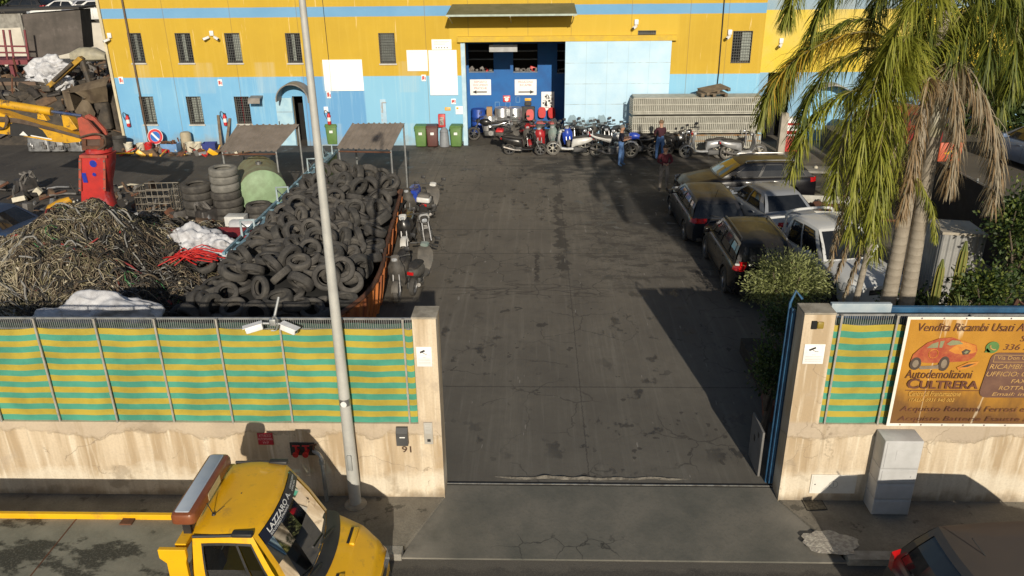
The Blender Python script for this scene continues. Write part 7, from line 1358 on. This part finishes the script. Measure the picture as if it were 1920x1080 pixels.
p=V(30,175,29.5); m_=MB(M('dark scrap',(.04,.035,.03),(.08,.065,.05),.9),M('rim wood',(.16,.11,.08),None,.9)); m_.rbox(-2.2,1.15,-.8,.8,-1.6,.65,.05); m_.box(-2.2,1.15,-.83,-.805,.5,.68,1); plain('dark_container','dark open container above the yellow boom at the left edge','container',m_,loc=(p.x,30.3,p.z-.1))
# white retaining wall, terrace and cars on it
Yw=47.; 
m_=MB(M('white wall',(.62,.58,.50),(.52,.48,.41),.85,0,1)); a=V(100,44,Yw); m_.box(-60,-19.5,Yw,Yw+.4,-.3,a.z); plain('retaining_wall','white retaining wall behind the scrap left of the warehouse','wall',m_); tz=a.z
m_=MB(M('dry earth',(.12,.10,.07),(.075,.07,.045),.95,0,.4)); m_.box(-80,-18,Yw+.41,72,-.3,tz-.02); struct(m_.obj('terrace'))
WC='cars on the terrace above the white wall'
for i,(px,py,Y,rz,pm_,sp_,lab) in enumerate(((118,22,49.5,182,paint('white car',(.72,.72,.70),(.62,.6,.56),.35),SEDAN,'white car without roof cover at the top left on the terrace'),(158,44,48.6,200,paint('lilac grey',(.32,.33,.38),(.3,.3,.33),.35),V2(BEETLE,L=3.2,wh=(1.05,-1.05,.29),belt=[(-1.6,.7),(-1.5,.9),(-.9,.95),(.8,.93),(1.2,.85),(1.6,.6)],gh=(.75,.1,-1.1,-1.45,.94,1.5,.7,.55)),'small lilac grey round car just left of the warehouse corner'),(185,44,48.8,185,paint('white car',(.72,.72,.70)),HATCH,'white car cut off by the warehouse corner on the terrace'),(45,18,52.5,175,paint('black wreck',(.02,.02,.022),(.05,.045,.04)),HATCH,'dark wreck at the far left of the terrace behind the lorry body'),(178,14,53,188,paint('dark grey wreck',(.05,.05,.055)),WAGON,'dark estate wreck behind the lilac car on the terrace'),(75,14,56,178,paint('grey wreck',(.12,.12,.13)),SEDAN,'grey wreck behind the white car on the terrace'))):
    p=V(px,py,Y); make_car('scrap_car',lab,'car',(p.x,Y,tz-.02),R_(rz),pm_,sp_,WC)
p=V(165,90,43.); fk=thing('forklift','black forklift with mast in front of the white wall','forklift',(p.x,43,0)); m_=MB(bk); m_.rbox(-.8,.9,-.5,.5,.3,1.2,.1); m_.obj('body',fk); m_=MB(bk)
for s in (-1,1): m_.box(-1.0,-.9,s*.35-.05,s*.35+.05,.1,3.4); m_.tube([(-.6,s*.45,1.2),(-.4,s*.45,2.4),(.7,s*.45,2.4),(.9,s*.45,1.2)],.05,6)
m_.box(-1.0,-.9,-.35,.35,3.3,3.4); m_.box(-1.0,-.9,-.35,.35,1.8,1.9); m_.obj('mast',fk)
for x in (-.6,.6):
    for s in (-1,1): make_wheel(.35,.22,fk,(x,s*.5,.35))
# ================================================================ RIGHT SIDE: NETTED FENCE, SHED, PLANTS
m_=MB(M('raised yard earth',(.11,.095,.075),(.08,.07,.055),.95,0,.6)); m_.add([(13.3,3,.93),(60,3,.93),(60,26.3,.93),(13.3,26.3,.93),(13.3,3,-.1),(13.3,26.3,-.1)],[(0,1,2,3),(0,3,5,4)]); struct(m_.obj('raised_yard'))
nf=thing('netted_fence','black netting fence along the raised yard behind the palms','fence',(13.15,3,0)); m_=MB(M('black net',(.012,.012,.013),(.02,.02,.022),.9,0,3)); 
m_.grid([[(.03*noise.noise((y,z*2,3)),y-3,z) for y in np.linspace(3,22,60)] for z in (0,.7,1.4,2.05)]); m_.obj('net',nf)
for k in range(11): m_=MB(galv); m_.tube([(.06,k*1.9,0),(.06,k*1.9,2.15)],.028,6); m_.obj('post',nf)
m_=MB(galv); m_.tube([(.05,0,2.07),(.05,19,2.07)],.012,5); m_.obj('top_wire',nf)
m_=MB(M('orange red sheet',(.52,.08,.02),(.4,.06,.02),.5),yellowp); p=V(1783,285,14.); m_.rbox(-.35,.35,-.03,.03,-.3,.3,.03); m_.prism([(-.2,-.03),(.15,.1),(.25,.06),(-.1,-.08)],-.036,-.031,'y',1); plain('orange_panel','orange red sheet with a yellow dash hanging over the netted fence','panel',m_,loc=(13.0,p.y,p.z))
m_=MB(M('yellow bumper',(.75,.46,.02),(.65,.4,.02),.4)); p=G(1885,232,1.25); m_.tube(bez([(-.3,0,.45),(-.55,0,.35),(-.5,0,-.05),(.1,0,-.1),(.7,0,-.1)],16),.11,8); plain('yellow_bumper','yellow plastic bumper lying behind the pale blue round car','bumper',m_,loc=(p.x,p.y,p.z))
# metal shed
zs=2.2; q4=[G(1737,411,zs),G(1816,416,zs),G(1851,441,zs),G(1769,436,zs)]; o=sum(q4,Vector())/4; o.z=0
sh_=thing('metal_shed','grey corrugated metal shed standing behind the two cacti','shed',tuple(o)); lo=[q-o for q in q4]; shm=M('shed sheet',(.36,.36,.35),(.28,.28,.27),.5,.2,2); shb=M('shed roof',(.42,.38,.31),(.32,.28,.22),.8,0,2)
m_=MB(shm)
def cor(a,b,n):
    P=[[],[]]; d=(b-a); nrm=Vector((d.y,-d.x,0)).normalized()
    for i in range(n*4+1):
        u=i/(n*4); p=a.lerp(b,u)+nrm*(.022*(1 if i%4 in (1,2) else 0)); P[0].append((p.x,p.y,0)); P[1].append((p.x,p.y,zs-.05))
    m_.grid(P,0,False)
cor(lo[3],lo[2],7); cor(lo[0],lo[3],7); cor(lo[2],lo[1],7); cor(lo[1],lo[0],7); m_.obj('wall',sh_)
m_=MB(shb); m_.loft([[(q.x*1.06,q.y*1.06,zs-.05) for q in lo][::-1],[(q.x*1.06,q.y*1.06,zs+.02) for q in lo][::-1]],0,False); m_.obj('roof',sh_,bevel=.01)
# old workbench and low white box trailer
p=G(1524,374); wb=thing('workbench','old grey topped metal workbench behind the saloon and pickup','bench',(p.x,p.y,0),-.12); wm_=M('bench grey',(.20,.19,.17),(.14,.13,.11),.7,0,3); m_=MB(M('bench top',(.24,.23,.20),(.17,.16,.14),.8,0,4)); m_.rbox(-.62,.62,-.4,.4,1.08,1.16,.02); m_.obj('top',wb,)
for sx in (-1,1):
    for sy in (-1,1): m_=MB(wm_); m_.box(sx*.55-.05,sx*.55+.05,sy*.33-.05,sy*.33+.05,0,1.08); m_.obj('leg',wb)
m_=MB(wm_); m_.box(-.5,-.1,-.3,.3,.15,.95); m_.box(-.5,.5,-.28,.3,.1,.14); m_.obj('cabinet',wb); m_=MB(cream); m_.lathe([(.001,0),(.07,0),(.07,.05),(.03,.08),(.001,.08)],12); plain('jar_lid','small white pot standing on the workbench','pot',m_,loc=(p.x-.02,p.y+.08,1.16))
tr_=thing('box_trailer','low white walled trailer full of scrap behind the pickup','trailer',(9.55,13.9,0),R_(-8)); m_=MB(M('trailer white',(.50,.49,.45),(.38,.37,.33),.6)); 
for a,b,c_,d in ((-1.1,1.1,-.9,-.85),(-1.1,1.1,.85,.9),(-1.1,-1.05,-.85,.85),(1.05,1.1,-.85,.85)): m_.box(a,b,c_,d,.5,.95)
m_.box(-1.05,1.05,-.85,.85,.5,.55); m_.obj('box',tr_)
for s in (-1,1): make_wheel(.3,.18,tr_,(0,s*.98,.3))
m_=MB(rust); m_.tube([(1.1,0,.5),(2.0,0,.45)],.05,6); m_.obj('drawbar',tr_)
m_=MB(M('scrap grey',(.20,.19,.18),(.12,.11,.10),.7,.3),rust)
for k in range(30): r_=rnd.uniform(.1,.25); m_.T=Matrix.Translation((rnd.uniform(-.85,.85),rnd.uniform(-.65,.65),.72+rnd.uniform(-.05,.15)))@Matrix.Rotation(rnd.uniform(0,3),4,(rnd.random(),rnd.random(),1)); m_.rbox(-r_,r_,-r_*.5,r_*.5,-r_*.3,r_*.3,.02,k%2); m_.T=Matrix.Identity(4)
q=m_.obj('scrap'); q['kind']='stuff'; tag(q,'mixed scrap metal loaded in the low white trailer','scrap'); q.location=(9.55,13.9,0); q.rotation_euler=(0,0,R_(-8))
# ---------------------------------------------------------------- palms
def leafmat(name,a,b,scale=3,tr=.33):
    m=M(name,a,b,.55,0,scale,.35,.65); n=m.node_tree.nodes; l=m.node_tree.links; bs=n['Principled BSDF']; out=n['Material Output']
    t_=n.new('ShaderNodeBsdfTranslucent'); src=bs.inputs['Base Color'].links[0].from_socket; l.new(src,t_.inputs[0]); mx=n.new('ShaderNodeMixShader'); mx.inputs[0].default_value=tr; l.new(bs.outputs[0],mx.inputs[1]); l.new(t_.outputs[0],mx.inputs[2]); l.new(mx.outputs[0],out.inputs[0]); return m
pg=leafmat('palm green',(.17,.20,.024),(.25,.26,.036)); pgb=leafmat('palm bright green',(.25,.28,.032),(.35,.34,.05)); pgd=leafmat('palm dark green',(.07,.10,.018),(.11,.14,.024)); py_=leafmat('palm yellow',(.50,.31,.03),(.38,.27,.035)); pd=leafmat('palm dead brown',(.36,.25,.13),(.27,.18,.09)); pdg=leafmat('palm dead grey',(.38,.33,.23),(.29,.24,.16)); rach=M('palm stalk',(.22,.20,.06),(.16,.13,.05),.6); rachd=M('palm stalk dead',(.32,.27,.18),(.24,.19,.12),.8)
rp=random.Random(21)
def frond(parent,pts,mats,L=.55,dens=70,droop=1.,wd=.0095,tipm=None,dead=False):
    c_=bez(pts,int(dens*1.4)); m_=MB(rachd if dead else rach,*mats); n=len(c_)
    m_.tube(c_[::3]+[c_[-1]],[.022*(1-.8*i/(len(c_[::3]))) for i in range(len(c_[::3])+1)],5,0)
    for i in range(int(n*.06),n):
        u=i/(n-1); t_=(c_[min(i+1,n-1)]-c_[max(i-1,0)]).normalized(); sd=t_.cross(Vector((0,0,1)))
        if sd.length<.15: sd=Vector((rp.uniform(-1,1),rp.uniform(-1,1),0))
        sd.normalize(); up=sd.cross(t_); ll=L*1.25*(.55+.6*math.sin(math.pi*min(1,.12+u*.85)))*rp.uniform(.75,1.15)
        for s in (-1,1):
            for q in range(2):
                ang=rp.gauss(0,.6); d0=(sd*s*math.cos(ang)+up*math.sin(ang)*.8+t_*rp.uniform(.25,.75)).normalized()
                p=c_[i].copy(); w_=wd*rp.uniform(.8,1.5); mi=1+(rp.randrange(len(mats)) if tipm is None else (0 if rp.random()>u**1.3 else 1)); g_=Vector((0,0,-1)); d=d0; prev=None; sp=d0.cross(t_).normalized() if d0.cross(t_).length>.05 else up
                vs=[]; 
                for k in range(5):
                    v=k/4; ww=w_*(1-v)**.6*(.55+.9*min(1,v*3)) if k<4 else .001
                    vs+= [p+sp*ww,p-sp*ww]; d=(d+g_*droop*.42*(1 if not dead else 1.2)).normalized(); p=p+d*ll/4
                m_.add(vs,[(2*k,2*k+1,2*k+3,2*k+2) for k in range(4)],mi)
    return m_.obj('frond',parent,sharp=180)
def trunkmat():
    t=NT('palm trunk',.85); n1=t.noise(2,detail=8); rg=t.math('SINE',t.math('ADD',t.math('MULTIPLY',t.z,36.),t.math('MULTIPLY',n1,9.))); c=t.mix(t.ramp(n1,.35,.65),(.26,.22,.17),(.34,.30,.24)); c=t.mix(t.ramp(rg,.75,1.,0,.4),c,(.16,.135,.10)); c=t.mix(t.ramp(t.noise(22,detail=5),.5,.8,0,.5),c,(.16,.14,.11)); return t.done(c,rg,.3,.012)
ptm=trunkmat()
def palm(label,base,top,r0,r1,fr,Y0):
    root=thing('palm_tree',label,'palm',base); b=Vector(base); tp_=Vector(top)-b
    m_=MB(ptm); n=60; pts=[tp_*(i/n) for i in range(n+1)]; m_.tube(pts,[lerp(r0,r1,i/n)*(1.25-.25*min(1,i/6)) for i in range(n+1)],14); m_.obj('trunk',root)
    if r1>.1:
        m_=MB(M('crown sheath',(.46,.44,.36),(.36,.33,.22),.6,0,3)); m_.lathe([(r1*1.05,-.05),(r1*1.25,.25),(r1*.9,.7),(r1*.5,1.1)],14,c=tuple(tp_)); m_.obj('crownshaft',root)
    for px,mats,L,kw in fr:
        pts=[V(x,y,Y)-b for x,y,Y in px]; frond(root,pts,mats,L,**kw)
    return root
A=4.6; Bq=5.0
frA=[([(1740,140,A),(1640,40,A+.2),(1550,60,A+.3),(1490,120,A+.3),(1465,190,A+.3)],(pg,pgd),.5,dict(dens=80)),
 ([(1735,160,A),(1680,120,A-.6),(1650,220,A-.9),(1622,340,A-1.),(1612,460,A-1.)],(pgb,pg),.5,dict(dens=95)),
 ([(1730,170,A),(1690,150,A-.8),(1668,260,A-1.2),(1655,380,A-1.3),(1640,480,A-1.3)],(pgb,pg,pg),.45,dict(dens=90)),
 ([(1745,130,A),(1790,40,A+.2),(1840,60,A+.2),(1870,150,A+.2),(1880,220,A+.2)],(pgd,pg),.5,dict(dens=80)),
 ([(1735,140,A),(1640,62,A-.1),(1530,88,A-.25),(1455,150,A-.35),(1425,222,A-.4)],(py_,pg,py_),.55,dict(dens=95,tipm=1)),
 ([(1735,150,A),(1650,90,A-.2),(1560,125,A-.5),(1512,200,A-.7),(1490,270,A-.8)],(pg,pgd),.5,dict(dens=80)),
 ([(1720,170,A),(1640,160,A-.5),(1560,190,A-.8),(1508,250,A-1.),(1482,330,A-1.1)],(pg,pgb),.42,dict(dens=85)),
 ([(1730,150,A),(1680,80,A-.5),(1640,160,A-1.),(1610,300,A-1.2),(1592,440,A-1.25)],(pgb,pg,pgb),.5,dict(dens=105)),
 ([(1725,160,A),(1660,110,A-.3),(1605,190,A-.7),(1575,290,A-.9),(1560,370,A-.95)],(pgb,pg),.5,dict(dens=95)),
 ([(1735,150,A),(1700,70,A-.6),(1665,190,A-1.2),(1645,330,A-1.4),(1632,440,A-1.4)],(pgb,pgb,pg),.48,dict(dens=100)),
 ([(1760,160,A),(1740,150,A-.5),(1722,240,A-.7),(1705,340,A-.75),(1690,405,A-.8)],(pd,pd,pdg),.42,dict(dens=80,dead=True,wd=.0095)),
 ([(1770,150,A),(1800,120,A-.3),(1845,190,A-.4),(1868,290,A-.4),(1862,385,A-.4)],(pdg,pdg,pd),.55,dict(dens=95,dead=True,wd=.009)),
 ([(1765,160,A),(1785,150,A-.4),(1795,230,A-.5),(1785,310,A-.5),(1780,350,A-.5)],(pdg,pd),.45,dict(dens=70,dead=True,wd=.009)),
 ([(1700,190,A),(1625,230,A-.5),(1592,330,A-.6),(1572,430,A-.6),(1556,500,A-.6)],(pd,pdg),.2,dict(dens=70,dead=True,wd=.009)),
 ([(1705,200,A),(1650,260,A-.7),(1622,360,A-.8),(1592,450,A-.8),(1568,520,A-.8)],(pd,pdg),.18,dict(dens=70,dead=True,wd=.009)),
 ([(1710,210,A),(1670,300,A-.8),(1640,390,A-.9),(1610,480,A-.9),(1580,565,A-.9)],(pdg,pd),.16,dict(dens=70,dead=True,wd=.009)),
 ([(1745,130,A),(1720,20,A),(1650,-30,A-.1),(1570,-20,A-.2),(1520,60,A-.3)],(pgd,pg),.5,dict(dens=85)),
 ([(1745,130,A),(1740,0,A+.2),(1690,-60,A+.3),(1600,-70,A+.2),(1545,0,A+.2)],(pgd,pgd,pg),.5,dict(dens=80)),
 ([(1745,130,A),(1760,10,A-.3),(1740,-30,A-.8),(1690,40,A-1.1),(1660,110,A-1.2)],(pg,pgb),.5,dict(dens=85)),
 ([(1755,130,A),(1800,30,A),(1860,10,A+.1),(1910,60,A+.1),(1940,140,A)],(pgd,pg),.5,dict(dens=85)),
 ([(1650,-110,A-.3),(1570,-90,A-.3),(1505,-40,A-.4),(1482,10,A-.5),(1474,45,A-.5)],(pg,pgb),.38,dict(dens=70)),
 ([(1745,150,A),(1700,100,A-.2),(1650,130,A-.4),(1690,240,A-.5),(1685,330,A-.6)],(pg,pgb),.36,dict(dens=70))]
bA=G(1688,590,1.2); topA=V(1752,250,A)
palm('tall grey trunked palm with hanging green, yellow and dead fronds beside the shed',(bA.x,A,0),(topA.x,A,topA.z),.18,.125,frA,A)
B0=4.75; bB=V(1664,575,B0); topB=V(1716,225,B0)
frB=[([(1795,-70,Bq),(1840,-10,Bq-.3),(1800,60,Bq-.5),(1770,130,Bq-.6)],(pg,pgd),.55,dict(dens=80)),
 ([(1795,-70,Bq),(1900,-30,Bq-.3),(1905,70,Bq-.6),(1895,170,Bq-.7)],(pg,pgd,pg),.55,dict(dens=90)),
 ([(1795,-70,Bq),(1880,-20,Bq-.4),(1860,60,Bq-.8),(1845,140,Bq-.9)],(pgd,pg),.55,dict(dens=90)),
 ([(1800,-80,Bq),(1950,-60,Bq),(1960,60,Bq-.2),(1930,180,Bq-.3)],(pgd,pg),.55,dict(dens=85)),
 ([(1790,-80,Bq),(1780,-60,Bq-.2),(1740,10,Bq-.5),(1720,100,Bq-.6)],(pg,pgd),.55,dict(dens=85)),
 ([(1795,-80,Bq),(1810,-30,Bq+.4),(1800,60,Bq+.7),(1815,150,Bq+.8)],(pgd,pgd),.55,dict(dens=85)),
 ([(1795,-80,Bq),(1890,-40,Bq+.4),(1930,40,Bq+.6),(1925,130,Bq+.6)],(pgd,pg),.55,dict(dens=85)),
 ([(1790,-80,Bq),(1730,-80,Bq),(1660,-20,Bq-.1),(1630,70,Bq-.2)],(pgd,pg),.5,dict(dens=85))]
topB=V(1788,-60,B0)
palm('palm with a leaning ringed trunk left of the thicker one, dark fronds above',(bB.x-.02,B0,0),(topB.x,B0,topB.z),.175,.11,frB,B0)
p=V(1605,560,4.75); t_=V(1640,420,4.75); palm('thin young palm trunk left of the two ringed palms',(p.x-.1,4.75,0),(t_.x,4.75,t_.z),.075,.06,[([(1640,420,4.75),(1625,380,4.5),(1590,400,4.2),(1575,450,4.1)],(pdg,pd),.2,dict(dens=40,dead=True)),([(1640,420,4.75),(1700,330,4.6),(1745,380,4.4),(1755,450,4.3)],(pg,pgb),.25,dict(dens=45))],4.75)
# ---------------------------------------------------------------- shrubs and trees
def crown(parent,name,cen,rad,n,size,mats,seed,flat=.5,cl=14):
    rr=random.Random(seed); m_=MB(*mats); cen=Vector(cen)
    cls=[]
    for i in range(n//cl):
        while True:
            v=Vector((rr.uniform(-1,1),rr.uniform(-1,1),rr.uniform(-1,1)))
            if .25<v.length<1: break
        v=v*(.72+.45*noise.noise(v*1.7+Vector((seed,0,0)))) 
        cls.append(Vector((v.x*rad[0],v.y*rad[1],v.z*rad[2])))
    for c_ in cls:
        mi=rr.randrange(len(mats)); out=c_.normalized()
        for j in range(cl):
            p=cen+c_+Vector((rr.gauss(0,1),rr.gauss(0,1),rr.gauss(0,1)))*size*1.5; d=(out+Vector((rr.gauss(0,.6),rr.gauss(0,.6),rr.gauss(.2,.6)))).normalized(); s=d.cross(Vector((rr.gauss(0,1),rr.gauss(0,1),rr.gauss(0,1)))).normalized(); l_=size*rr.uniform(.7,1.3); w_=l_*flat*.5
            m_.add([p,p+d*l_*.5+s*w_,p+d*l_,p+d*l_*.5-s*w_],[(0,1,2,3)],mi if rr.random()<.7 else rr.randrange(len(mats)))
    return m_.obj(name,parent)
def limbs(parent,base,cen,rad,n,seed,mat,r=.05):
    rr=random.Random(seed)
    for i in range(n):
        e_=Vector(cen)+Vector((rr.uniform(-.7,.7)*rad[0],rr.uniform(-.7,.7)*rad[1],rr.uniform(-.3,.7)*rad[2])); m_=MB(mat); b=Vector(base); mid=b.lerp(e_,.5)+Vector((rr.uniform(-.1,.1),rr.uniform(-.1,.1),.1)); m_.tube(bez([b,mid,e_],8),[r*(1-.09*k) for k in range(9)],6); m_.obj('branch',parent)
bark=M('bark',(.14,.11,.08),(.09,.07,.05),.9,0,8)
ol=[leafmat('olive leaf',(.24,.28,.09),(.31,.34,.12)),leafmat('olive leaf pale',(.40,.43,.18),(.33,.36,.14)),leafmat('olive leaf dark',(.14,.16,.065),(.19,.2,.09))]
p=V(1478,520,7.0); r=thing('olive_bush','rounded grey green olive bush between the black off road car and the gate','bush',(p.x,7.,0)); limbs(r,(0,0,0),(0,0,p.z),(.8,.5,.5),7,3,bark,.045)
crown(r,'foliage',(0,0,p.z),(1.05,.85,.68),6200,.085,ol,5,.34); crown(r,'foliage',(-.6,-.1,p.z-.22),(.6,.5,.35),1300,.085,ol,6,.34); crown(r,'foliage',(.55,.0,p.z-.2),(.55,.5,.42),1500,.085,ol,7,.34)
dk=[leafmat('dark leaf',(.022,.045,.012),(.035,.06,.018)),leafmat('mid leaf',(.05,.09,.02),(.07,.11,.025)),leafmat('light leaf',(.13,.17,.03),(.17,.2,.04))]
def tree(label,px,py,Y,rad,n,size,seed,mats=dk,h=None):
    p=V(px,py,Y); r=thing('leafy_tree',label,'tree',(p.x,Y,0)); m_=MB(bark); m_.tube(bez([(0,0,0),(.08,.05,p.z*.5),(0,0,p.z)],10),[.09-.006*k for k in range(11)],8); m_.obj('trunk',r); limbs(r,(0,0,p.z*.4),(0,0,p.z),rad,6,seed,bark,.04); crown(r,'crown',(0,0,p.z),rad,n,size,mats,seed,.6); return r
tree('dark broadleaf tree at the right edge behind the banner',1915,430,6.4,(.75,.8,1.15),4200,.10,31); tree('dark leafy shrub below the metal shed at the right, behind the banner',1850,545,4.6,(.9,.7,.55),3200,.09,32); tree('dark shrub between the palms and the cacti near the fence',1720,575,5.6,(.9,.6,.4),1700,.09,33,dk[:2]); tree('dark climbing shrub in the shade inside the gate',1445,690,1.9,(.3,.5,.55),1300,.08,34,dk[:2])
tree('shaded shrub behind the right gate pillar under the olive bush',1480,600,3.4,(.55,.8,.35),1500,.08,35,dk[:2]); tree('green tree beyond the raised yard behind the palm fronds',1890,180,24.,(2.5,2.,1.6),4200,.28,36,dk[:2])
tree('green tree at the top left corner behind the lorry body',0,6,60.,(3.5,2.5,2.),2500,.4,37,dk)
# prickly pear pads, cacti, agave
pp_=M('pear pad',(.10,.15,.06),(.07,.11,.045),.6); p=V(1475,590,2.6); r=thing('prickly_pear','prickly pear with flat round pads in a pot inside the gate','cactus',(p.x,2.6,0)); m_=MB(M('terracotta',(.22,.08,.05),None,.8)); m_.lathe([(.001,0),(.2,0),(.26,.4),(.28,.42),(.2,.42),(.001,.38)],16); m_.obj('pot',r)
for k,(x,z,t_) in enumerate(((0,.6,.0),(-.15,.9,.4),(.16,.95,-.3),(-.05,1.22,.1),(-.28,1.2,.6))):
    m_=MB(pp_); m_.T=Matrix.Translation((x,.05*k%.1,z))@Matrix.Rotation(t_,4,'Y'); m_.loft([[(.15*s*math.cos(a),d,.2*s*math.sin(a)) for a in np.linspace(0,6.283,17)[:-1]] for s,d in ((.6,-.03),(1,-.012),(1,.012),(.6,.03))]); m_.T=Matrix.Identity(4); m_.obj('pad',r)
cg=M('cactus green',(.15,.17,.035),(.11,.13,.03),.6); cr2=M('cactus rib',(.34,.30,.08),None,.7)
def cactus(label,x0,y0,x1,y1,Y,rr):
    a=V(x0,y0,Y); b=V(x1,y1,Y); r=thing('column_cactus',label,'cactus',(a.x,Y,0)); top=b-Vector((a.x,Y,0)); m_=MB(cg,cr2); rings=[]
    for k in range(15):
        u=k/14; c_=top*u; q=rr*(.75+.35*math.sin(min(1,u*1.6)*1.57))*(1 if k<12 else (.95,.75,.25)[k-12]); rings.append([(c_.x+q*(1 if j%2==0 else .68)*math.cos(j*math.pi/8),c_.y+q*(1 if j%2==0 else .68)*math.sin(j*math.pi/8),c_.z) for j in range(16)])
    n=16; m_.loft(rings,0,False); m_.obj('stem',r); m_=MB(cr2)
    for j in range(0,16,2): m_.tube([Vector(rg[j])*1.0 for rg in rings[:-1]],.009,4)
    m_.obj('spines',r)
cactus('shorter column cactus in front of the metal shed, left one',1748,585,1768,486,4.8,.08); cactus('taller column cactus in front of the metal shed, right one',1783,585,1812,452,4.8,.085)
for i,(px,py,lab) in enumerate(((1745,590,'spiky green agave at the foot of the cacti'),(1800,590,'yellow green grass tuft plant right of the cacti'))):
    p=V(px,py,4.2); m_=MB(leafmat('agave leaf',(.16,.20,.05),(.22,.25,.08)))
    for k in range(34):
        a=rp.uniform(0,6.283); l_=rp.uniform(.3,.6); e_=rp.uniform(.5,1.4); d=Vector((math.cos(a)*math.cos(e_),math.sin(a)*math.cos(e_),math.sin(e_))); s=Vector((-math.sin(a),math.cos(a),0))*.022; m_.add([s,-s,d*l_*.6-s*.7,d*l_*.6+s*.7,d*l_+Vector((0,0,-.05))],[(0,1,2,3),(3,2,4)])
    o=plain('agave',lab,'plant',m_,loc=(p.x,4.2,p.z)); 
m_=MB(M('planter soil',(.05,.04,.03),(.03,.025,.02),.95,0,5)); m_.box(4.7,13.2,1.0,5.4,0,.35); struct(m_.obj('flower_bed'))
# brown steel frame right of the banner top
m_=MB(rust); p=V(1890,590,.6); m_.tube([(p.x-.1,.62,p.z-.6),(p.x+.1,.62,p.z+.25),(p.x+.6,.62,p.z-.1)],.04,6); plain('iron_bracket','rusty bent steel frame behind the top edge of the banner','frame',m_)
